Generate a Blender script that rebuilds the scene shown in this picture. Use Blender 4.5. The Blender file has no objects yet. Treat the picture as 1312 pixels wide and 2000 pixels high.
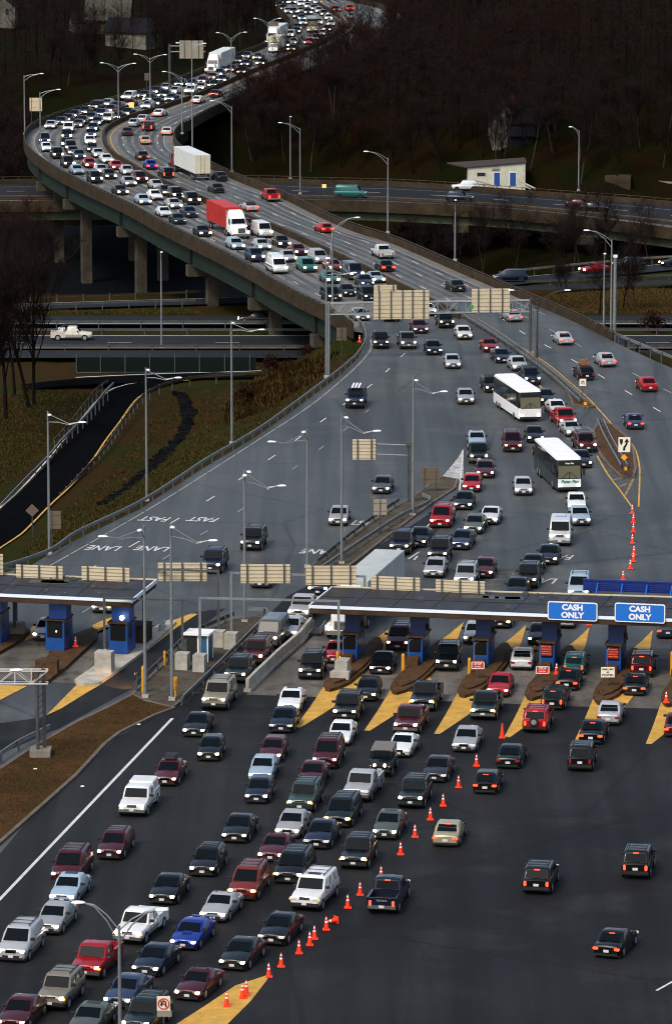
import bpy, math, random
import numpy as np
from mathutils import Vector, Matrix
from mathutils.geometry import tessellate_polygon, delaunay_2d_cdt

random.seed(7)
R = math.radians
scene = bpy.context.scene
COL = scene.collection

# ------------------------------------------------------------------ camera, sky, sun, exposure
H, F, TH = 76.3, 8800.0, math.atan(1600 / 8800)
CT, ST = math.cos(TH), math.sin(TH)
cam_data = bpy.data.cameras.new('camera')
cam = bpy.data.objects.new('camera', cam_data)
COL.objects.link(cam)
cam.location = (0, 0, H)
cam.rotation_euler = (R(90) - TH, 0, 0)
cam_data.sensor_fit = 'VERTICAL'
cam_data.sensor_height = 36
cam_data.lens = F / 2000 * 36
cam_data.clip_start = 5
cam_data.clip_end = 9000
scene.camera = cam

SUN_EL, SUN_AZ = R(50), R(215)
world = bpy.data.worlds.new('World')
scene.world = world
world.use_nodes = True
nt = world.node_tree
sky = nt.nodes.new('ShaderNodeTexSky')
sky.sky_type = 'NISHITA'
sky.sun_disc = False
sky.sun_elevation = SUN_EL
sky.sun_rotation = SUN_AZ
sky.air_density = 1.0
sky.dust_density = 3.0
bg = nt.nodes['Background']
bg.inputs['Strength'].default_value = 0.075
hs = nt.nodes.new('ShaderNodeHueSaturation')
hs.inputs['Saturation'].default_value = 0.85
nt.links.new(sky.outputs[0], hs.inputs['Color'])
nt.links.new(hs.outputs[0], bg.inputs[0])
sun_data = bpy.data.lights.new('sun', 'SUN')
sun_data.energy = 0.8
sun_data.angle = R(14)
sun_data.color = (1.0, 0.90, 0.78)
sun = bpy.data.objects.new('sun', sun_data)
COL.objects.link(sun)
sd = Vector((math.sin(SUN_AZ) * math.cos(SUN_EL), math.cos(SUN_AZ) * math.cos(SUN_EL), math.sin(SUN_EL)))
sun.rotation_euler = sd.to_track_quat('Z', 'Y').to_euler()
scene.view_settings.view_transform = 'Standard'
scene.view_settings.look = 'None'
scene.view_settings.exposure = 1.4
scene.view_settings.gamma = 1.0
scene.view_settings.use_curve_mapping = False
scene.cycles.use_denoising = True
scene.cycles.max_bounces = 4
scene.cycles.diffuse_bounces = 2
scene.cycles.glossy_bounces = 2
scene.cycles.transparent_max_bounces = 4
scene.cycles.sample_clamp_indirect = 2.0
scene.cycles.filter_width = 1.05

# ------------------------------------------------------------------ measuring helpers (source photo 1312 x 2000)
def at(px, py, z=0.0):
    a, u = (px - 656) / F, (1000 - py) / F
    dx, dy, dz = a, CT + u * ST, -ST + u * CT
    t = (z - H) / dz
    return Vector((dx * t, dy * t, z))
def zat(Y, py):
    u = (1000 - py) / F
    return H + Y / (CT + u * ST) * (-ST + u * CT)
def depth(p): return p.y * CT + (H - p.z) * ST
def scl(p): return F / depth(p)
def pix(p):
    d = depth(p)
    return 656 + F * p.x / d, 1000 - F * ((p.z - H) * CT + p.y * ST) / d

# ------------------------------------------------------------------ materials
MATS = {}
def base_mat(name):
    m = bpy.data.materials.new(name)
    m.use_nodes = True
    MATS[name] = m
    return m, m.node_tree, m.node_tree.nodes['Principled BSDF']
def mat(name, col, rough=0.6, metal=0.0, noise=0.0, nscale=2.0, coat=0.0, spec=0.5):
    m, t, b = base_mat(name)
    b.inputs['Base Color'].default_value = (*col, 1)
    b.inputs['Roughness'].default_value = rough
    b.inputs['Metallic'].default_value = metal
    b.inputs['Coat Weight'].default_value = coat
    b.inputs['Specular IOR Level'].default_value = spec
    if noise:
        tc = t.nodes.new('ShaderNodeTexCoord')
        n = t.nodes.new('ShaderNodeTexNoise')
        n.inputs['Scale'].default_value = nscale
        n.inputs['Detail'].default_value = 6
        n.inputs['Roughness'].default_value = 0.7
        t.links.new(tc.outputs['Object'], n.inputs['Vector'])
        r = t.nodes.new('ShaderNodeMapRange')
        r.inputs[1].default_value, r.inputs[2].default_value = 0.3, 0.7
        r.inputs[3].default_value, r.inputs[4].default_value = 1 - noise, 1 + noise
        t.links.new(n.outputs[0], r.inputs[0])
        mx = t.nodes.new('ShaderNodeVectorMath')
        mx.operation = 'SCALE'
        mx.inputs[0].default_value = col
        t.links.new(r.outputs[0], mx.inputs['Scale'])
        t.links.new(mx.outputs[0], b.inputs['Base Color'])
    return m
def glow(name, col, strength):
    m, t, b = base_mat(name)
    b.inputs['Base Color'].default_value = (*col, 1)
    b.inputs['Emission Color'].default_value = (*col, 1)
    b.inputs['Emission Strength'].default_value = strength
    b.inputs['Roughness'].default_value = 0.3
    m.cycles.emission_sampling = 'NONE'
    return m
def paint_mat(name, rough=0.28, metal=0.25):
    m, t, b = base_mat(name)
    oi = t.nodes.new('ShaderNodeObjectInfo')
    tc = t.nodes.new('ShaderNodeTexCoord')
    n = t.nodes.new('ShaderNodeTexNoise')
    n.inputs['Scale'].default_value = 3
    n.inputs['Detail'].default_value = 5
    t.links.new(tc.outputs['Object'], n.inputs['Vector'])
    r = t.nodes.new('ShaderNodeMapRange')
    r.inputs[3].default_value, r.inputs[4].default_value = 0.82, 1.1
    t.links.new(n.outputs[0], r.inputs[0])
    mx = t.nodes.new('ShaderNodeVectorMath')
    mx.operation = 'SCALE'
    t.links.new(oi.outputs['Color'], mx.inputs[0])
    t.links.new(r.outputs[0], mx.inputs['Scale'])
    t.links.new(mx.outputs[0], b.inputs['Base Color'])
    b.inputs['Roughness'].default_value = rough
    b.inputs['Metallic'].default_value = metal
    b.inputs['Coat Weight'].default_value = 0.4
    b.inputs['Coat Roughness'].default_value = 0.1
    b.inputs['Specular IOR Level'].default_value = 0.3
    return m
def ground_mat(name, ca, cb, cc=None, grain=.32, big=0.03, streak=None, fine=1.2, rough=0.9, spec=0.3, bump=0.0, cracks=0.0, deep=.62):
    """two-tone large patches, fine grain and, for roads, worn streaks along the lanes"""
    m, t, b = base_mat(name)
    L = t.links.new
    tc = t.nodes.new('ShaderNodeTexCoord')
    def noise(scale, detail=5, vec=None, rough=0.6):
        n = t.nodes.new('ShaderNodeTexNoise')
        n.inputs['Scale'].default_value = scale
        n.inputs['Detail'].default_value = detail
        n.inputs['Roughness'].default_value = rough
        L(vec or tc.outputs['Object'], n.inputs['Vector'])
        return n.outputs[0]
    def mrange(x, a, b_, c, d):
        r = t.nodes.new('ShaderNodeMapRange')
        for i, v in enumerate((a, b_, c, d)): r.inputs[i + 1].default_value = v
        L(x, r.inputs[0])
        return r.outputs[0]
    def mix(f, x, y):
        n = t.nodes.new('ShaderNodeMix')
        n.data_type = 'RGBA'
        L(f, n.inputs[0])
        for s, v in ((6, x), (7, y)):
            if isinstance(v, tuple): n.inputs[s].default_value = (*v, 1)
            else: L(v, n.inputs[s])
        return n.outputs[2]
    col = mix(mrange(noise(big), 0.4, 0.6, 0, 1), ca, cb)
    if cc: col = mix(mrange(noise(big * 4.3, 8), 0.5, 0.68, 0, 1), col, cc)
    def scale(c, f):
        n = t.nodes.new('ShaderNodeVectorMath')
        n.operation = 'SCALE'
        L(c, n.inputs[0]); L(f, n.inputs['Scale'])
        return n.outputs[0]
    if streak:
        mp = t.nodes.new('ShaderNodeMapping')
        mp.inputs['Rotation'].default_value = (0, 0, streak)
        mp.inputs['Scale'].default_value = (0.42, 0.012, 1)
        L(tc.outputs['Object'], mp.inputs['Vector'])
        col = scale(col, mrange(noise(1.0, 3, mp.outputs[0]), 0.3, 0.7, deep, 1.94 - deep))
    col = scale(col, mrange(noise(fine, 8, None, 0.8), 0.25, 0.75, 1 - grain, 1 + grain))
    if cracks:
        v = t.nodes.new('ShaderNodeTexVoronoi')
        v.feature = 'DISTANCE_TO_EDGE'
        v.inputs['Scale'].default_value = cracks
        L(tc.outputs['Object'], v.inputs['Vector'])
        col = scale(col, mrange(v.outputs['Distance'], 0.0, 0.012, 0.62, 1.0))
    L(col, b.inputs['Base Color'])
    b.inputs['Roughness'].default_value = rough
    b.inputs['Specular IOR Level'].default_value = spec
    return m

LANE_ROT = R(12.5)
asphalt = ground_mat('plaza asphalt', (0.060, 0.067, 0.068), (0.042, 0.048, 0.050), (0.074, 0.079, 0.076), big=0.02, streak=LANE_ROT, fine=2.2, rough=0.62, spec=0.3, cracks=0.045)
asphalt_new = ground_mat('dark asphalt', (0.0128, 0.0144, 0.0158), (0.0056, 0.0064, 0.0074), (0.0170, 0.0178, 0.0180), .55, deep=.5, big=0.028, streak=LANE_ROT, fine=2.5, rough=0.8, spec=0.2, cracks=0.04)
asphalt_black = ground_mat('fresh black asphalt', (0.0045, 0.005, 0.006), (0.0035, 0.004, 0.005), None, fine=2.5, rough=1.0, spec=0.0)
asphalt_bridge = ground_mat('bridge deck', (0.15, 0.142, 0.124), (0.115, 0.111, 0.10), (0.09, 0.088, 0.084), big=0.03, fine=1.8, rough=0.75, spec=0.3, cracks=0.03)
asphalt_low = ground_mat('lower road asphalt', (0.019, 0.0215, 0.025), (0.0145, 0.017, 0.0195), None, fine=1.5, rough=0.9, spec=0.08)
concrete_pad = ground_mat('concrete pad', (0.125, 0.115, 0.098), (0.09, 0.083, 0.07), (0.055, 0.049, 0.041), big=0.12, streak=LANE_ROT, fine=1.8, rough=0.8, spec=0.25)
earth = ground_mat('ground cover', (0.026, 0.0165, 0.005), (0.0155, 0.0205, 0.0035), (0.034, 0.0155, 0.0055), big=0.045, fine=0.9, rough=1, spec=0.02)
# beyond the river ramp the grass gives way to a dark forest floor of wet leaves
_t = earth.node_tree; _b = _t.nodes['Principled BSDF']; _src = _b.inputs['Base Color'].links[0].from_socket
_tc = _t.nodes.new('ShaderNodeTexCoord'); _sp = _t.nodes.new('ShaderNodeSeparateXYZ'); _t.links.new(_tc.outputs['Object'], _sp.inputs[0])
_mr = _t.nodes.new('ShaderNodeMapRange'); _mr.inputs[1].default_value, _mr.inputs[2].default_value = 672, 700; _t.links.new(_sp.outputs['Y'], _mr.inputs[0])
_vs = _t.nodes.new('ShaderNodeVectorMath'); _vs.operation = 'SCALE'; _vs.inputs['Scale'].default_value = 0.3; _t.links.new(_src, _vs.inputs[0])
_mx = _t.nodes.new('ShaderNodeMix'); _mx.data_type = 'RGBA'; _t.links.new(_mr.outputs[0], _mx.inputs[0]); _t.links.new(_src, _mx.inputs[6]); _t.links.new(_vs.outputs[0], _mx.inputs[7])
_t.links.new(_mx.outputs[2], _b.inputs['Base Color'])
earth_brown = ground_mat('leaf litter', (0.066, 0.033, 0.012), (0.045, 0.024, 0.009), (0.034, 0.029, 0.008), big=0.16, fine=1.4, rough=1, spec=0.05)
dirt = ground_mat('grey dirt', (0.085, 0.078, 0.062), (0.06, 0.054, 0.043), (0.065, 0.04, 0.02), big=0.3, fine=2.5, rough=1, spec=0.05)
ditch_m = ground_mat('ditch stones', (0.007, 0.007, 0.008), (0.004, 0.004, 0.005), None, big=0.4, fine=3, rough=1.0, spec=0.02)
concrete = mat('concrete', (0.20, 0.18, 0.145), 0.9, noise=0.35, nscale=0.6, spec=0.12)
concrete_dark = mat('weathered concrete', (0.040, 0.029, 0.017), 0.9, noise=0.45, nscale=0.5, spec=0.12)
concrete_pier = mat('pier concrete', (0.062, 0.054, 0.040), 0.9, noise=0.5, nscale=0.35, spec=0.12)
concrete_light = mat('light concrete', (0.36, 0.34, 0.29), 0.85, noise=0.3, nscale=1.0, spec=0.12)
brownstone = mat('dirty brown concrete', (0.070, 0.037, 0.017), 0.85, noise=0.5, nscale=1.6, spec=0.12)
kerb_m = mat('kerb', (0.12, 0.10, 0.08), 0.85, noise=0.3, nscale=1.2, spec=0.12)
girder_green = mat('green girder paint', (0.018, 0.028, 0.021), 0.6, noise=0.35, nscale=0.4, spec=0.12)
dark_steel = mat('dark steel', (0.02, 0.018, 0.016), 0.6)
galv = mat('galvanised steel', (0.24, 0.26, 0.26), 0.45, metal=0.5, noise=0.2, nscale=1.5)
galv_dark = mat('weathered steel', (0.075, 0.08, 0.077), 0.5, metal=0.3, noise=0.3, nscale=1.5)
rail_brown = mat('rusty barrier rail', (0.055, 0.040, 0.026), 0.6, noise=0.4, nscale=0.8, spec=0.12)
lamp_white = mat('lamp housing', (0.75, 0.80, 0.80), 0.35)
gore_white = mat('flaking white paint', (0.34, 0.34, 0.33), 0.8, noise=0.75, nscale=1.2)
white_line = mat('white road paint', (0.52, 0.52, 0.50), 0.7, noise=0.25, nscale=2.5)
worn_line = mat('worn white paint', (0.27, 0.27, 0.26), 0.7, noise=0.5, nscale=3)
tar_m = mat('crack sealing tar', (0.004, 0.004, 0.004), 1.0, spec=0.0)
yellow_line = mat('yellow road paint', (0.50, 0.285, 0.04), 0.75, noise=0.3, nscale=0.9)
worn_yellow = mat('worn yellow paint', (0.26, 0.15, 0.04), 0.75, noise=0.5, nscale=1.5)
sign_back = mat('sign back', (0.56, 0.47, 0.31), 0.6, noise=0.1, nscale=1)
sign_back_dim = mat('weathered sign back', (0.12, 0.09, 0.055), 0.7, noise=0.25, nscale=1)
sign_back_grey = mat('grey sign back', (0.27, 0.24, 0.18), 0.6, noise=0.15, nscale=1)
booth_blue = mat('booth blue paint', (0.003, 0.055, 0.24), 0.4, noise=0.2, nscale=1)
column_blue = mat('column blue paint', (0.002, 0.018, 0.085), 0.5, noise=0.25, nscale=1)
sign_blue = mat('sign blue', (0.006, 0.14, 0.55), 0.45)
panel_blue = mat('blue panel', (0.0015, 0.02, 0.17), 0.45, noise=0.2, nscale=0.5)
white_paint = mat('white paint', (0.8, 0.8, 0.78), 0.4)
fascia_m = mat('aluminium fascia', (0.74, 0.83, 0.92), 0.4)
soffit_m = mat('brown soffit', (0.055, 0.034, 0.02), 0.6, noise=0.4, nscale=0.5, spec=0.12)
roofing = ground_mat('roof membrane', (0.022, 0.021, 0.023), (0.015, 0.015, 0.018), (0.032, 0.035, 0.040), big=0.2, fine=1.5, rough=0.6, spec=0.4)
black_m = mat('black', (0.008, 0.008, 0.009), 0.5)
glass_m = mat('car glass', (0.0035, 0.0058, 0.008), 0.10, spec=0.09)
booth_glass = mat('booth glass', (0.004, 0.004, 0.005), 0.35, spec=0.3)
tyre_m = mat('tyre', (0.006, 0.006, 0.006), 0.85)
rim_m = mat('wheel rim', (0.5, 0.49, 0.46), 0.35, metal=0.7)
chrome_m = mat('chrome', (0.55, 0.55, 0.53), 0.2, metal=0.9)
trim_m = mat('dark trim', (0.008, 0.008, 0.008), 0.6)
plate_m = mat('licence plate', (0.62, 0.58, 0.55), 0.5)
paint = paint_mat('car paint')
headlight_m = glow('lit headlight', (1.0, 0.80, 0.52), 4.0)
_t = headlight_m.node_tree; _oi = _t.nodes.new('ShaderNodeObjectInfo'); _mr = _t.nodes.new('ShaderNodeMapRange')
_mr.inputs[3].default_value, _mr.inputs[4].default_value = 1.1, 6.0
_t.links.new(_oi.outputs['Random'], _mr.inputs[0]); _t.links.new(_mr.outputs[0], _t.nodes['Principled BSDF'].inputs['Emission Strength'])
headlight_dim = glow('headlight lens', (0.70, 0.66, 0.58), 0.08)
tail_on = glow('lit brake light', (1.0, 0.045, 0.015), 1.6)
tail_dim = glow('tail light', (0.30, 0.008, 0.006), 0.03)
amber_on = glow('lit amber light', (1.0, 0.34, 0.04), 0.9)
lamp_on = glow('lit flood light', (1.0, 0.93, 0.78), 3)
led_red = glow('red led text', (0.7, 0.10, 0.05), 0.12)
led_panel = mat('red display panel', (0.16, 0.012, 0.008), 0.5)
cone_orange = glow('traffic cone orange', (0.90, 0.045, 0.010), 0.06)  # faint emission added to the cone colour, though cones are no lamps
reflect_white = mat('reflective white', (0.85, 0.85, 0.83), 0.4)
bollard_y = mat('yellow bollard', (0.62, 0.28, 0.012), 0.5)
sign_yellow = mat('orange reflector', (0.95, 0.38, 0.02), 0.5)
sign_cream = mat('cream sign', (0.82, 0.76, 0.58), 0.5)
sign_red = mat('red sign', (0.60, 0.03, 0.015), 0.5)
sign_green = mat('green sign', (0.02, 0.28, 0.06), 0.5)
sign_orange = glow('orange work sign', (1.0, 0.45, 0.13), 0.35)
bark = mat('bark', (0.009, 0.0065, 0.005), 0.95, spec=0.03, noise=0.3, nscale=2)
bark_pale = mat('pale bark', (0.034, 0.027, 0.022), 0.95, spec=0.03, noise=0.3, nscale=2)
twig_m = mat('bare twigs', (0.0165, 0.0108, 0.0100), 0.95, spec=0.03)
twig_red = mat('reddish twigs', (0.021, 0.0085, 0.0062), 0.95, spec=0.03)
ever_m = mat('evergreen needles', (0.0045, 0.0095, 0.003), 0.9, spec=0.03)
bush_m = mat('russet leaves', (0.036, 0.006, 0.0035), 0.9, spec=0.03)
water_m = mat('river water', (0.0025, 0.0035, 0.0048), 0.7, spec=0.05)
fence_m = mat('green fence screen', (0.004, 0.009, 0.0075), 0.9, spec=0.12)
wood_m = mat('wood post', (0.07, 0.05, 0.03), 0.9, spec=0.12)
wall_cream = mat('cream wall', (0.52, 0.52, 0.40), 0.85, noise=0.2, nscale=0.8, spec=0.12)
wall_grey = mat('grey clapboard', (0.14, 0.135, 0.11), 0.9, noise=0.4, nscale=0.6, spec=0.12)
wall_tan = mat('tan clapboard', (0.095, 0.058, 0.028), 0.9, noise=0.3, nscale=0.6, spec=0.12)
roof_grey = mat('grey shingles', (0.06, 0.06, 0.045), 0.9, noise=0.2, nscale=1, spec=0.12)
roof_dark = mat('dark shingles', (0.006, 0.0065, 0.009), 0.8, noise=0.2, nscale=1, spec=0.12)
door_blue = mat('blue door', (0.012, 0.06, 0.26), 0.5)
red_box = mat('red container', (0.42, 0.016, 0.010), 0.55, noise=0.25, nscale=0.6)
trailer_white = mat('white trailer side', (0.60, 0.64, 0.61), 0.5, noise=0.1, nscale=0.4)
trailer_grey = mat('grey trailer skin', (0.40, 0.43, 0.41), 0.5, noise=0.15, nscale=0.5)
tuft_a = mat('dry grass', (0.078, 0.048, 0.018), 1.0, spec=0.0)
tuft_b = mat('green grass', (0.028, 0.036, 0.007), 1.0, spec=0.0)
tuft_c = mat('russet weeds', (0.026, 0.012, 0.005), 1.0, spec=0.0)
trailer_back = mat('cream trailer doors', (0.60, 0.56, 0.40), 0.5, noise=0.1, nscale=0.8)
teal_m = mat('teal paint', (0.02, 0.22, 0.16), 0.4)
deckgrey = mat('truck chassis', (0.02, 0.02, 0.02), 0.7)
bus_glass = mat('bus side glass', (0.012, 0.014, 0.014), 0.12, spec=0.3)
screen_tan = mat('bus windscreen', (0.12, 0.115, 0.07), 0.15, spec=0.4)
luggage_m = mat('tan luggage', (0.22, 0.09, 0.03), 0.8, noise=0.3, nscale=3)

# ------------------------------------------------------------------ object helpers
def tag(o, label=None, cat=None, group=None, kind=None):
    if label: o['label'] = label
    if cat: o['category'] = cat
    if group: o['group'] = group
    if kind: o['kind'] = kind
    return o
def link(name, mesh, parent=None):
    o = bpy.data.objects.new(name, mesh)
    COL.objects.link(o)
    if parent: o.parent = parent
    return o
def empty(name, loc=(0, 0, 0), rz=0.0):
    o = bpy.data.objects.new(name, None)
    o.empty_display_size = 0.3
    COL.objects.link(o)
    o.location = loc
    o.rotation_euler = (0, 0, rz)
    return o
class MB:
    """collects shapes into ONE mesh; material slots by name"""
    def __init__(s): s.v, s.f, s.m, s.mats = [], [], [], []
    def mi(s, m):
        if m not in s.mats: s.mats.append(m)
        return s.mats.index(m)
    def add(s, verts, faces, m):
        b, k = len(s.v), s.mi(m)
        s.v += [tuple(v) for v in verts]
        for f in faces:
            s.f.append(tuple(i + b for i in f)); s.m.append(k)
        return s
    def box(s, lo, hi, m):
        x0, y0, z0 = lo; x1, y1, z1 = hi
        return s.add([(x0, y0, z0), (x1, y0, z0), (x1, y1, z0), (x0, y1, z0), (x0, y0, z1), (x1, y0, z1), (x1, y1, z1), (x0, y1, z1)],
                     [(0, 3, 2, 1), (4, 5, 6, 7), (0, 1, 5, 4), (1, 2, 6, 5), (2, 3, 7, 6), (3, 0, 4, 7)], m)
    def cbox(s, c, d, m): return s.box([c[i] - d[i] / 2 for i in range(3)], [c[i] + d[i] / 2 for i in range(3)], m)
    def tube(s, pts, r, m, n=6, cap=True):
        pts = [Vector(p) for p in pts]
        rs = r if isinstance(r, (list, tuple)) else [r] * len(pts)
        vs, fs = [], []
        for i, p in enumerate(pts):
            d = (pts[min(i + 1, len(pts) - 1)] - pts[max(i - 1, 0)]).normalized()
            a = d.orthogonal().normalized() if i == 0 else (a - d * a.dot(d)).normalized()
            b = d.cross(a)
            for k in range(n):
                t = 2 * math.pi * k / n
                vs.append(p + (a * math.cos(t) + b * math.sin(t)) * rs[i])
        for i in range(len(pts) - 1):
            for k in range(n):
                k2 = (k + 1) % n
                fs.append((i * n + k, i * n + k2, (i + 1) * n + k2, (i + 1) * n + k))
        if cap:
            fs.append(tuple(range(n))[::-1]); fs.append(tuple(range((len(pts) - 1) * n, len(pts) * n)))
        return s.add(vs, fs, m)
    def loft(s, rings, m, capm=None):
        n = len(rings[0]); vs = [p for r in rings for p in r]; fs = []
        for i in range(len(rings) - 1):
            for k in range(n):
                k2 = (k + 1) % n
                fs.append((i * n + k, i * n + k2, (i + 1) * n + k2, (i + 1) * n + k))
        s.add(vs, fs, m)
        s.add(rings[0], [tuple(range(n))[::-1]], capm or m)
        s.add(rings[-1], [tuple(range(n))], capm or m)
        return s
    def flat(s, pts, z, m):
        """horizontal polygon from world points"""
        P = [Vector((p[0], p[1], z)) for p in pts]
        tris = tessellate_polygon([P])
        out = []
        for t in tris:
            a, b, c = (P[i] for i in t)
            out.append(tuple(t) if (b - a).cross(c - a).z > 0 else tuple(reversed(t)))
        return s.add(P, out, m)
    def prism(s, pts, z0, z1, m, mtop=None):
        P = [Vector((p[0], p[1], 0)) for p in pts]
        area = sum(P[i].x * P[(i + 1) % len(P)].y - P[(i + 1) % len(P)].x * P[i].y for i in range(len(P)))
        if area < 0: P.reverse()
        s.flat(P, z1, mtop or m)
        n = len(P)
        vs = [(p.x, p.y, z0) for p in P] + [(p.x, p.y, z1) for p in P]
        return s.add(vs, [(i, (i + 1) % n, n + (i + 1) % n, n + i) for i in range(n)], m)
    def wall(s, pl, th, z0, z1, m, side=0.0):
        """solid strip that follows a polyline; z0, z1 numbers or lists"""
        A = offset(pl, side + th / 2); B = offset(pl, side - th / 2)
        n = len(pl); a0 = z0 if isinstance(z0, list) else [z0] * n; a1 = z1 if isinstance(z1, list) else [z1] * n
        vs = []
        for i in range(n):
            vs += [(A[i].x, A[i].y, a0[i]), (A[i].x, A[i].y, a1[i]), (B[i].x, B[i].y, a1[i]), (B[i].x, B[i].y, a0[i])]
        fs = []
        for i in range(n - 1):
            for k in range(4):
                fs.append((4 * i + k, 4 * i + (k + 1) % 4, 4 * i + 4 + (k + 1) % 4, 4 * i + 4 + k))
        fs += [(3, 2, 1, 0), (4 * n - 4, 4 * n - 3, 4 * n - 2, 4 * n - 1)]
        return s.add(vs, fs, m)
    def ribbon(s, pl, w, z, m, side=0.0):
        A = offset(pl, side + w / 2); B = offset(pl, side - w / 2)
        n = len(pl); zz = z if isinstance(z, list) else [z] * n
        vs = []
        for i in range(n): vs += [(A[i].x, A[i].y, zz[i]), (B[i].x, B[i].y, zz[i])]
        return s.add(vs, [(2 * i, 2 * i + 1, 2 * i + 3, 2 * i + 2) for i in range(n - 1)], m)
    def mesh(s, name='mesh', smooth=False, fix=True):
        me = bpy.data.meshes.new(name)
        me.from_pydata(s.v, [], s.f)
        for m in s.mats: me.materials.append(m)
        me.polygons.foreach_set('material_index', s.m)
        if smooth:
            me.polygons.foreach_set('use_smooth', [True] * len(me.polygons))
        me.update()
        if smooth: me.set_sharp_from_angle(angle=R(38))
        return me
    def build(s, name, parent=None, smooth=False): return link(name, s.mesh(name, smooth), parent)

def offset(pl, d):
    out = []
    n = len(pl)
    for i in range(n):
        t = Vector(pl[min(i + 1, n - 1)][:2]) - Vector(pl[max(i - 1, 0)][:2])
        t.normalize()
        nrm = Vector((-t.y, t.x))
        out.append(Vector((pl[i][0] + nrm.x * d, pl[i][1] + nrm.y * d, pl[i][2] if len(pl[i]) > 2 else 0)))
    return out
def line(pts, z=0.0): return [at(p[0], p[1], p[2] if len(p) > 2 else z) for p in pts]
def smooth_pl(pl, step=3.0):
    """Catmull-Rom resampling"""
    P = [pl[0]] + list(pl) + [pl[-1]]
    dense = []
    for i in range(1, len(P) - 2):
        p0, p1, p2, p3 = P[i - 1], P[i], P[i + 1], P[i + 2]
        n = max(2, int((p2 - p1).length / step))
        for k in range(n):
            t = k / n
            dense.append(0.5 * ((2 * p1) + (p2 - p0) * t + (2 * p0 - 5 * p1 + 4 * p2 - p3) * t * t + (3 * p1 - p0 - 3 * p2 + p3) * t ** 3))
    dense.append(P[-2])
    return dense
def resample(pl, step):
    out, acc = [pl[0].copy()], 0.0
    for i in range(len(pl) - 1):
        a, b = pl[i], pl[i + 1]; L = (b - a).length; d = step - acc
        while d <= L:
            out.append(a.lerp(b, d / L)); d += step
        acc = (acc + L) % step
    return out
def walk(pl, s0, s1):
    """piece of a polyline between two arc lengths"""
    out, acc = [], 0.0
    for i in range(len(pl) - 1):
        a, b = pl[i], pl[i + 1]; L = (b - a).length
        if acc + L >= s0 and acc <= s1:
            if not out: out.append(a.lerp(b, max(0, (s0 - acc) / L)))
            out.append(a.lerp(b, min(1, (s1 - acc) / L)))
        acc += L
    return out
def length(pl): return sum((pl[i + 1] - pl[i]).length for i in range(len(pl) - 1))
def text_part(body, size, loc, rot, m, parent, name='lettering', align='CENTER', shear=0.0, extrude=0.004, bold=0.0, sx=1.0, sy=1.0):
    c = bpy.data.curves.new(name, 'FONT')
    c.body = body; c.size = size; c.align_x = align; c.align_y = 'CENTER'; c.extrude = extrude
    c.shear = shear; c.offset = bold; c.resolution_u = 3; c.space_line = 0.85
    c.materials.append(m)
    o = bpy.data.objects.new(name, c)
    COL.objects.link(o)
    me = bpy.data.meshes.new_from_object(o)
    me.name = name
    bpy.data.objects.remove(o)
    bpy.data.curves.remove(c)
    o = bpy.data.objects.new(name, me)
    COL.objects.link(o)
    if parent: o.parent = parent
    o.location = loc; o.rotation_euler = rot; o.scale = (sx, sy, 1)
    return o
# ------------------------------------------------------------------ road outlines
ZV = 1.0
L_px = [(691,631),(665,613),(634,595),(587,573),(535,545),(489,518),(420,482),(368,457),(320,433),(268,404),(220,380),(176,360),(132,338),(105,323),(78,305),(65,294),(55,282),(50,269),(52,257),(59,247),(72,238),(111,222),(157,208),(202,196),(250,183),(291,173),(333,159),(399,132),(453,109),(510,87),(541,71),(560,58),(568,46),(565,34),(556,25),(546,14),(541,2),(543,-12),(560,-30)]
M_px = [(897,615),(842,588),(797,565),(760,548),(714,524),(657,497),(600,471),(534,442),(477,422),(394,387),(337,362),(298,347),(268,328),(246,315),(223,300),(209,284),(203,270),(204,257),(214,246),(238,233),(268,222),(307,212),(337,201),(371,190),(420,170),(500,135),(587,100),(631,80),(660,61),(670,46),(663,32),(646,20),(626,8),(618,-6),(628,-22)]
R_px = [(1330,727),(1214,675),(1120,628),(1026,588),(900,534),(830,503),(760,474),(692,453),(626,425),(551,388),(480,361),(415,332),(368,306),(347,293),(339,279),(340,265),(354,251),(368,245),(400,226),(450,202),(520,172),(600,144),(680,115),(725,98),(751,82),(768,60),(768,46),(758,29),(736,15),(687,4),(660,-6),(665,-20)]
Lw = smooth_pl(line(L_px, ZV), 4); 
for p in Lw: p.z = 0
Mw = smooth_pl(line(M_px, 0.5), 4)
for p in Mw: p.z = 0
Rw = smooth_pl(line(R_px, 0.0), 4)

plaza_px = [(-260,1190),(60,1104),(150,1053),(275,993),(390,918),(425,897),(500,853),(570,803),(656,738),(696,703),(714,674),(711,650),(700,637)]
plaza_w = line(plaza_px)
road_poly = plaza_w + Lw[:1] + Lw + [Lw[-1] + Vector((0, 60, 0))] + [Rw[-1] + Vector((0, 60, 0))] + Rw[::-1] + line([(1700, 905), (1900, 2200), (-700, 2200)])
RP = np.array([(p.x, p.y) for p in road_poly])
def inside(X, Y, poly):
    c = np.zeros(X.shape, bool); n = len(poly); j = n - 1
    for i in range(n):
        xi, yi = poly[i]; xj, yj = poly[j]
        if yi != yj:
            c ^= ((yi > Y) != (yj > Y)) & (X < (xj - xi) * (Y - yi) / (yj - yi) + xi)
        j = i
    return c
def near_poly(X, Y, pl):
    d = np.full(X.shape, 1e9)
    for i in range(len(pl) - 1):
        ax, ay = pl[i][0], pl[i][1]; bx, by = pl[i + 1][0] - ax, pl[i + 1][1] - ay
        L2 = bx * bx + by * by
        if L2 < 1e-9: continue
        t = np.clip(((X - ax) * bx + (Y - ay) * by) / L2, 0, 1)
        d = np.minimum(d, np.hypot(X - ax - t * bx, Y - ay - t * by))
    return d

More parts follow.
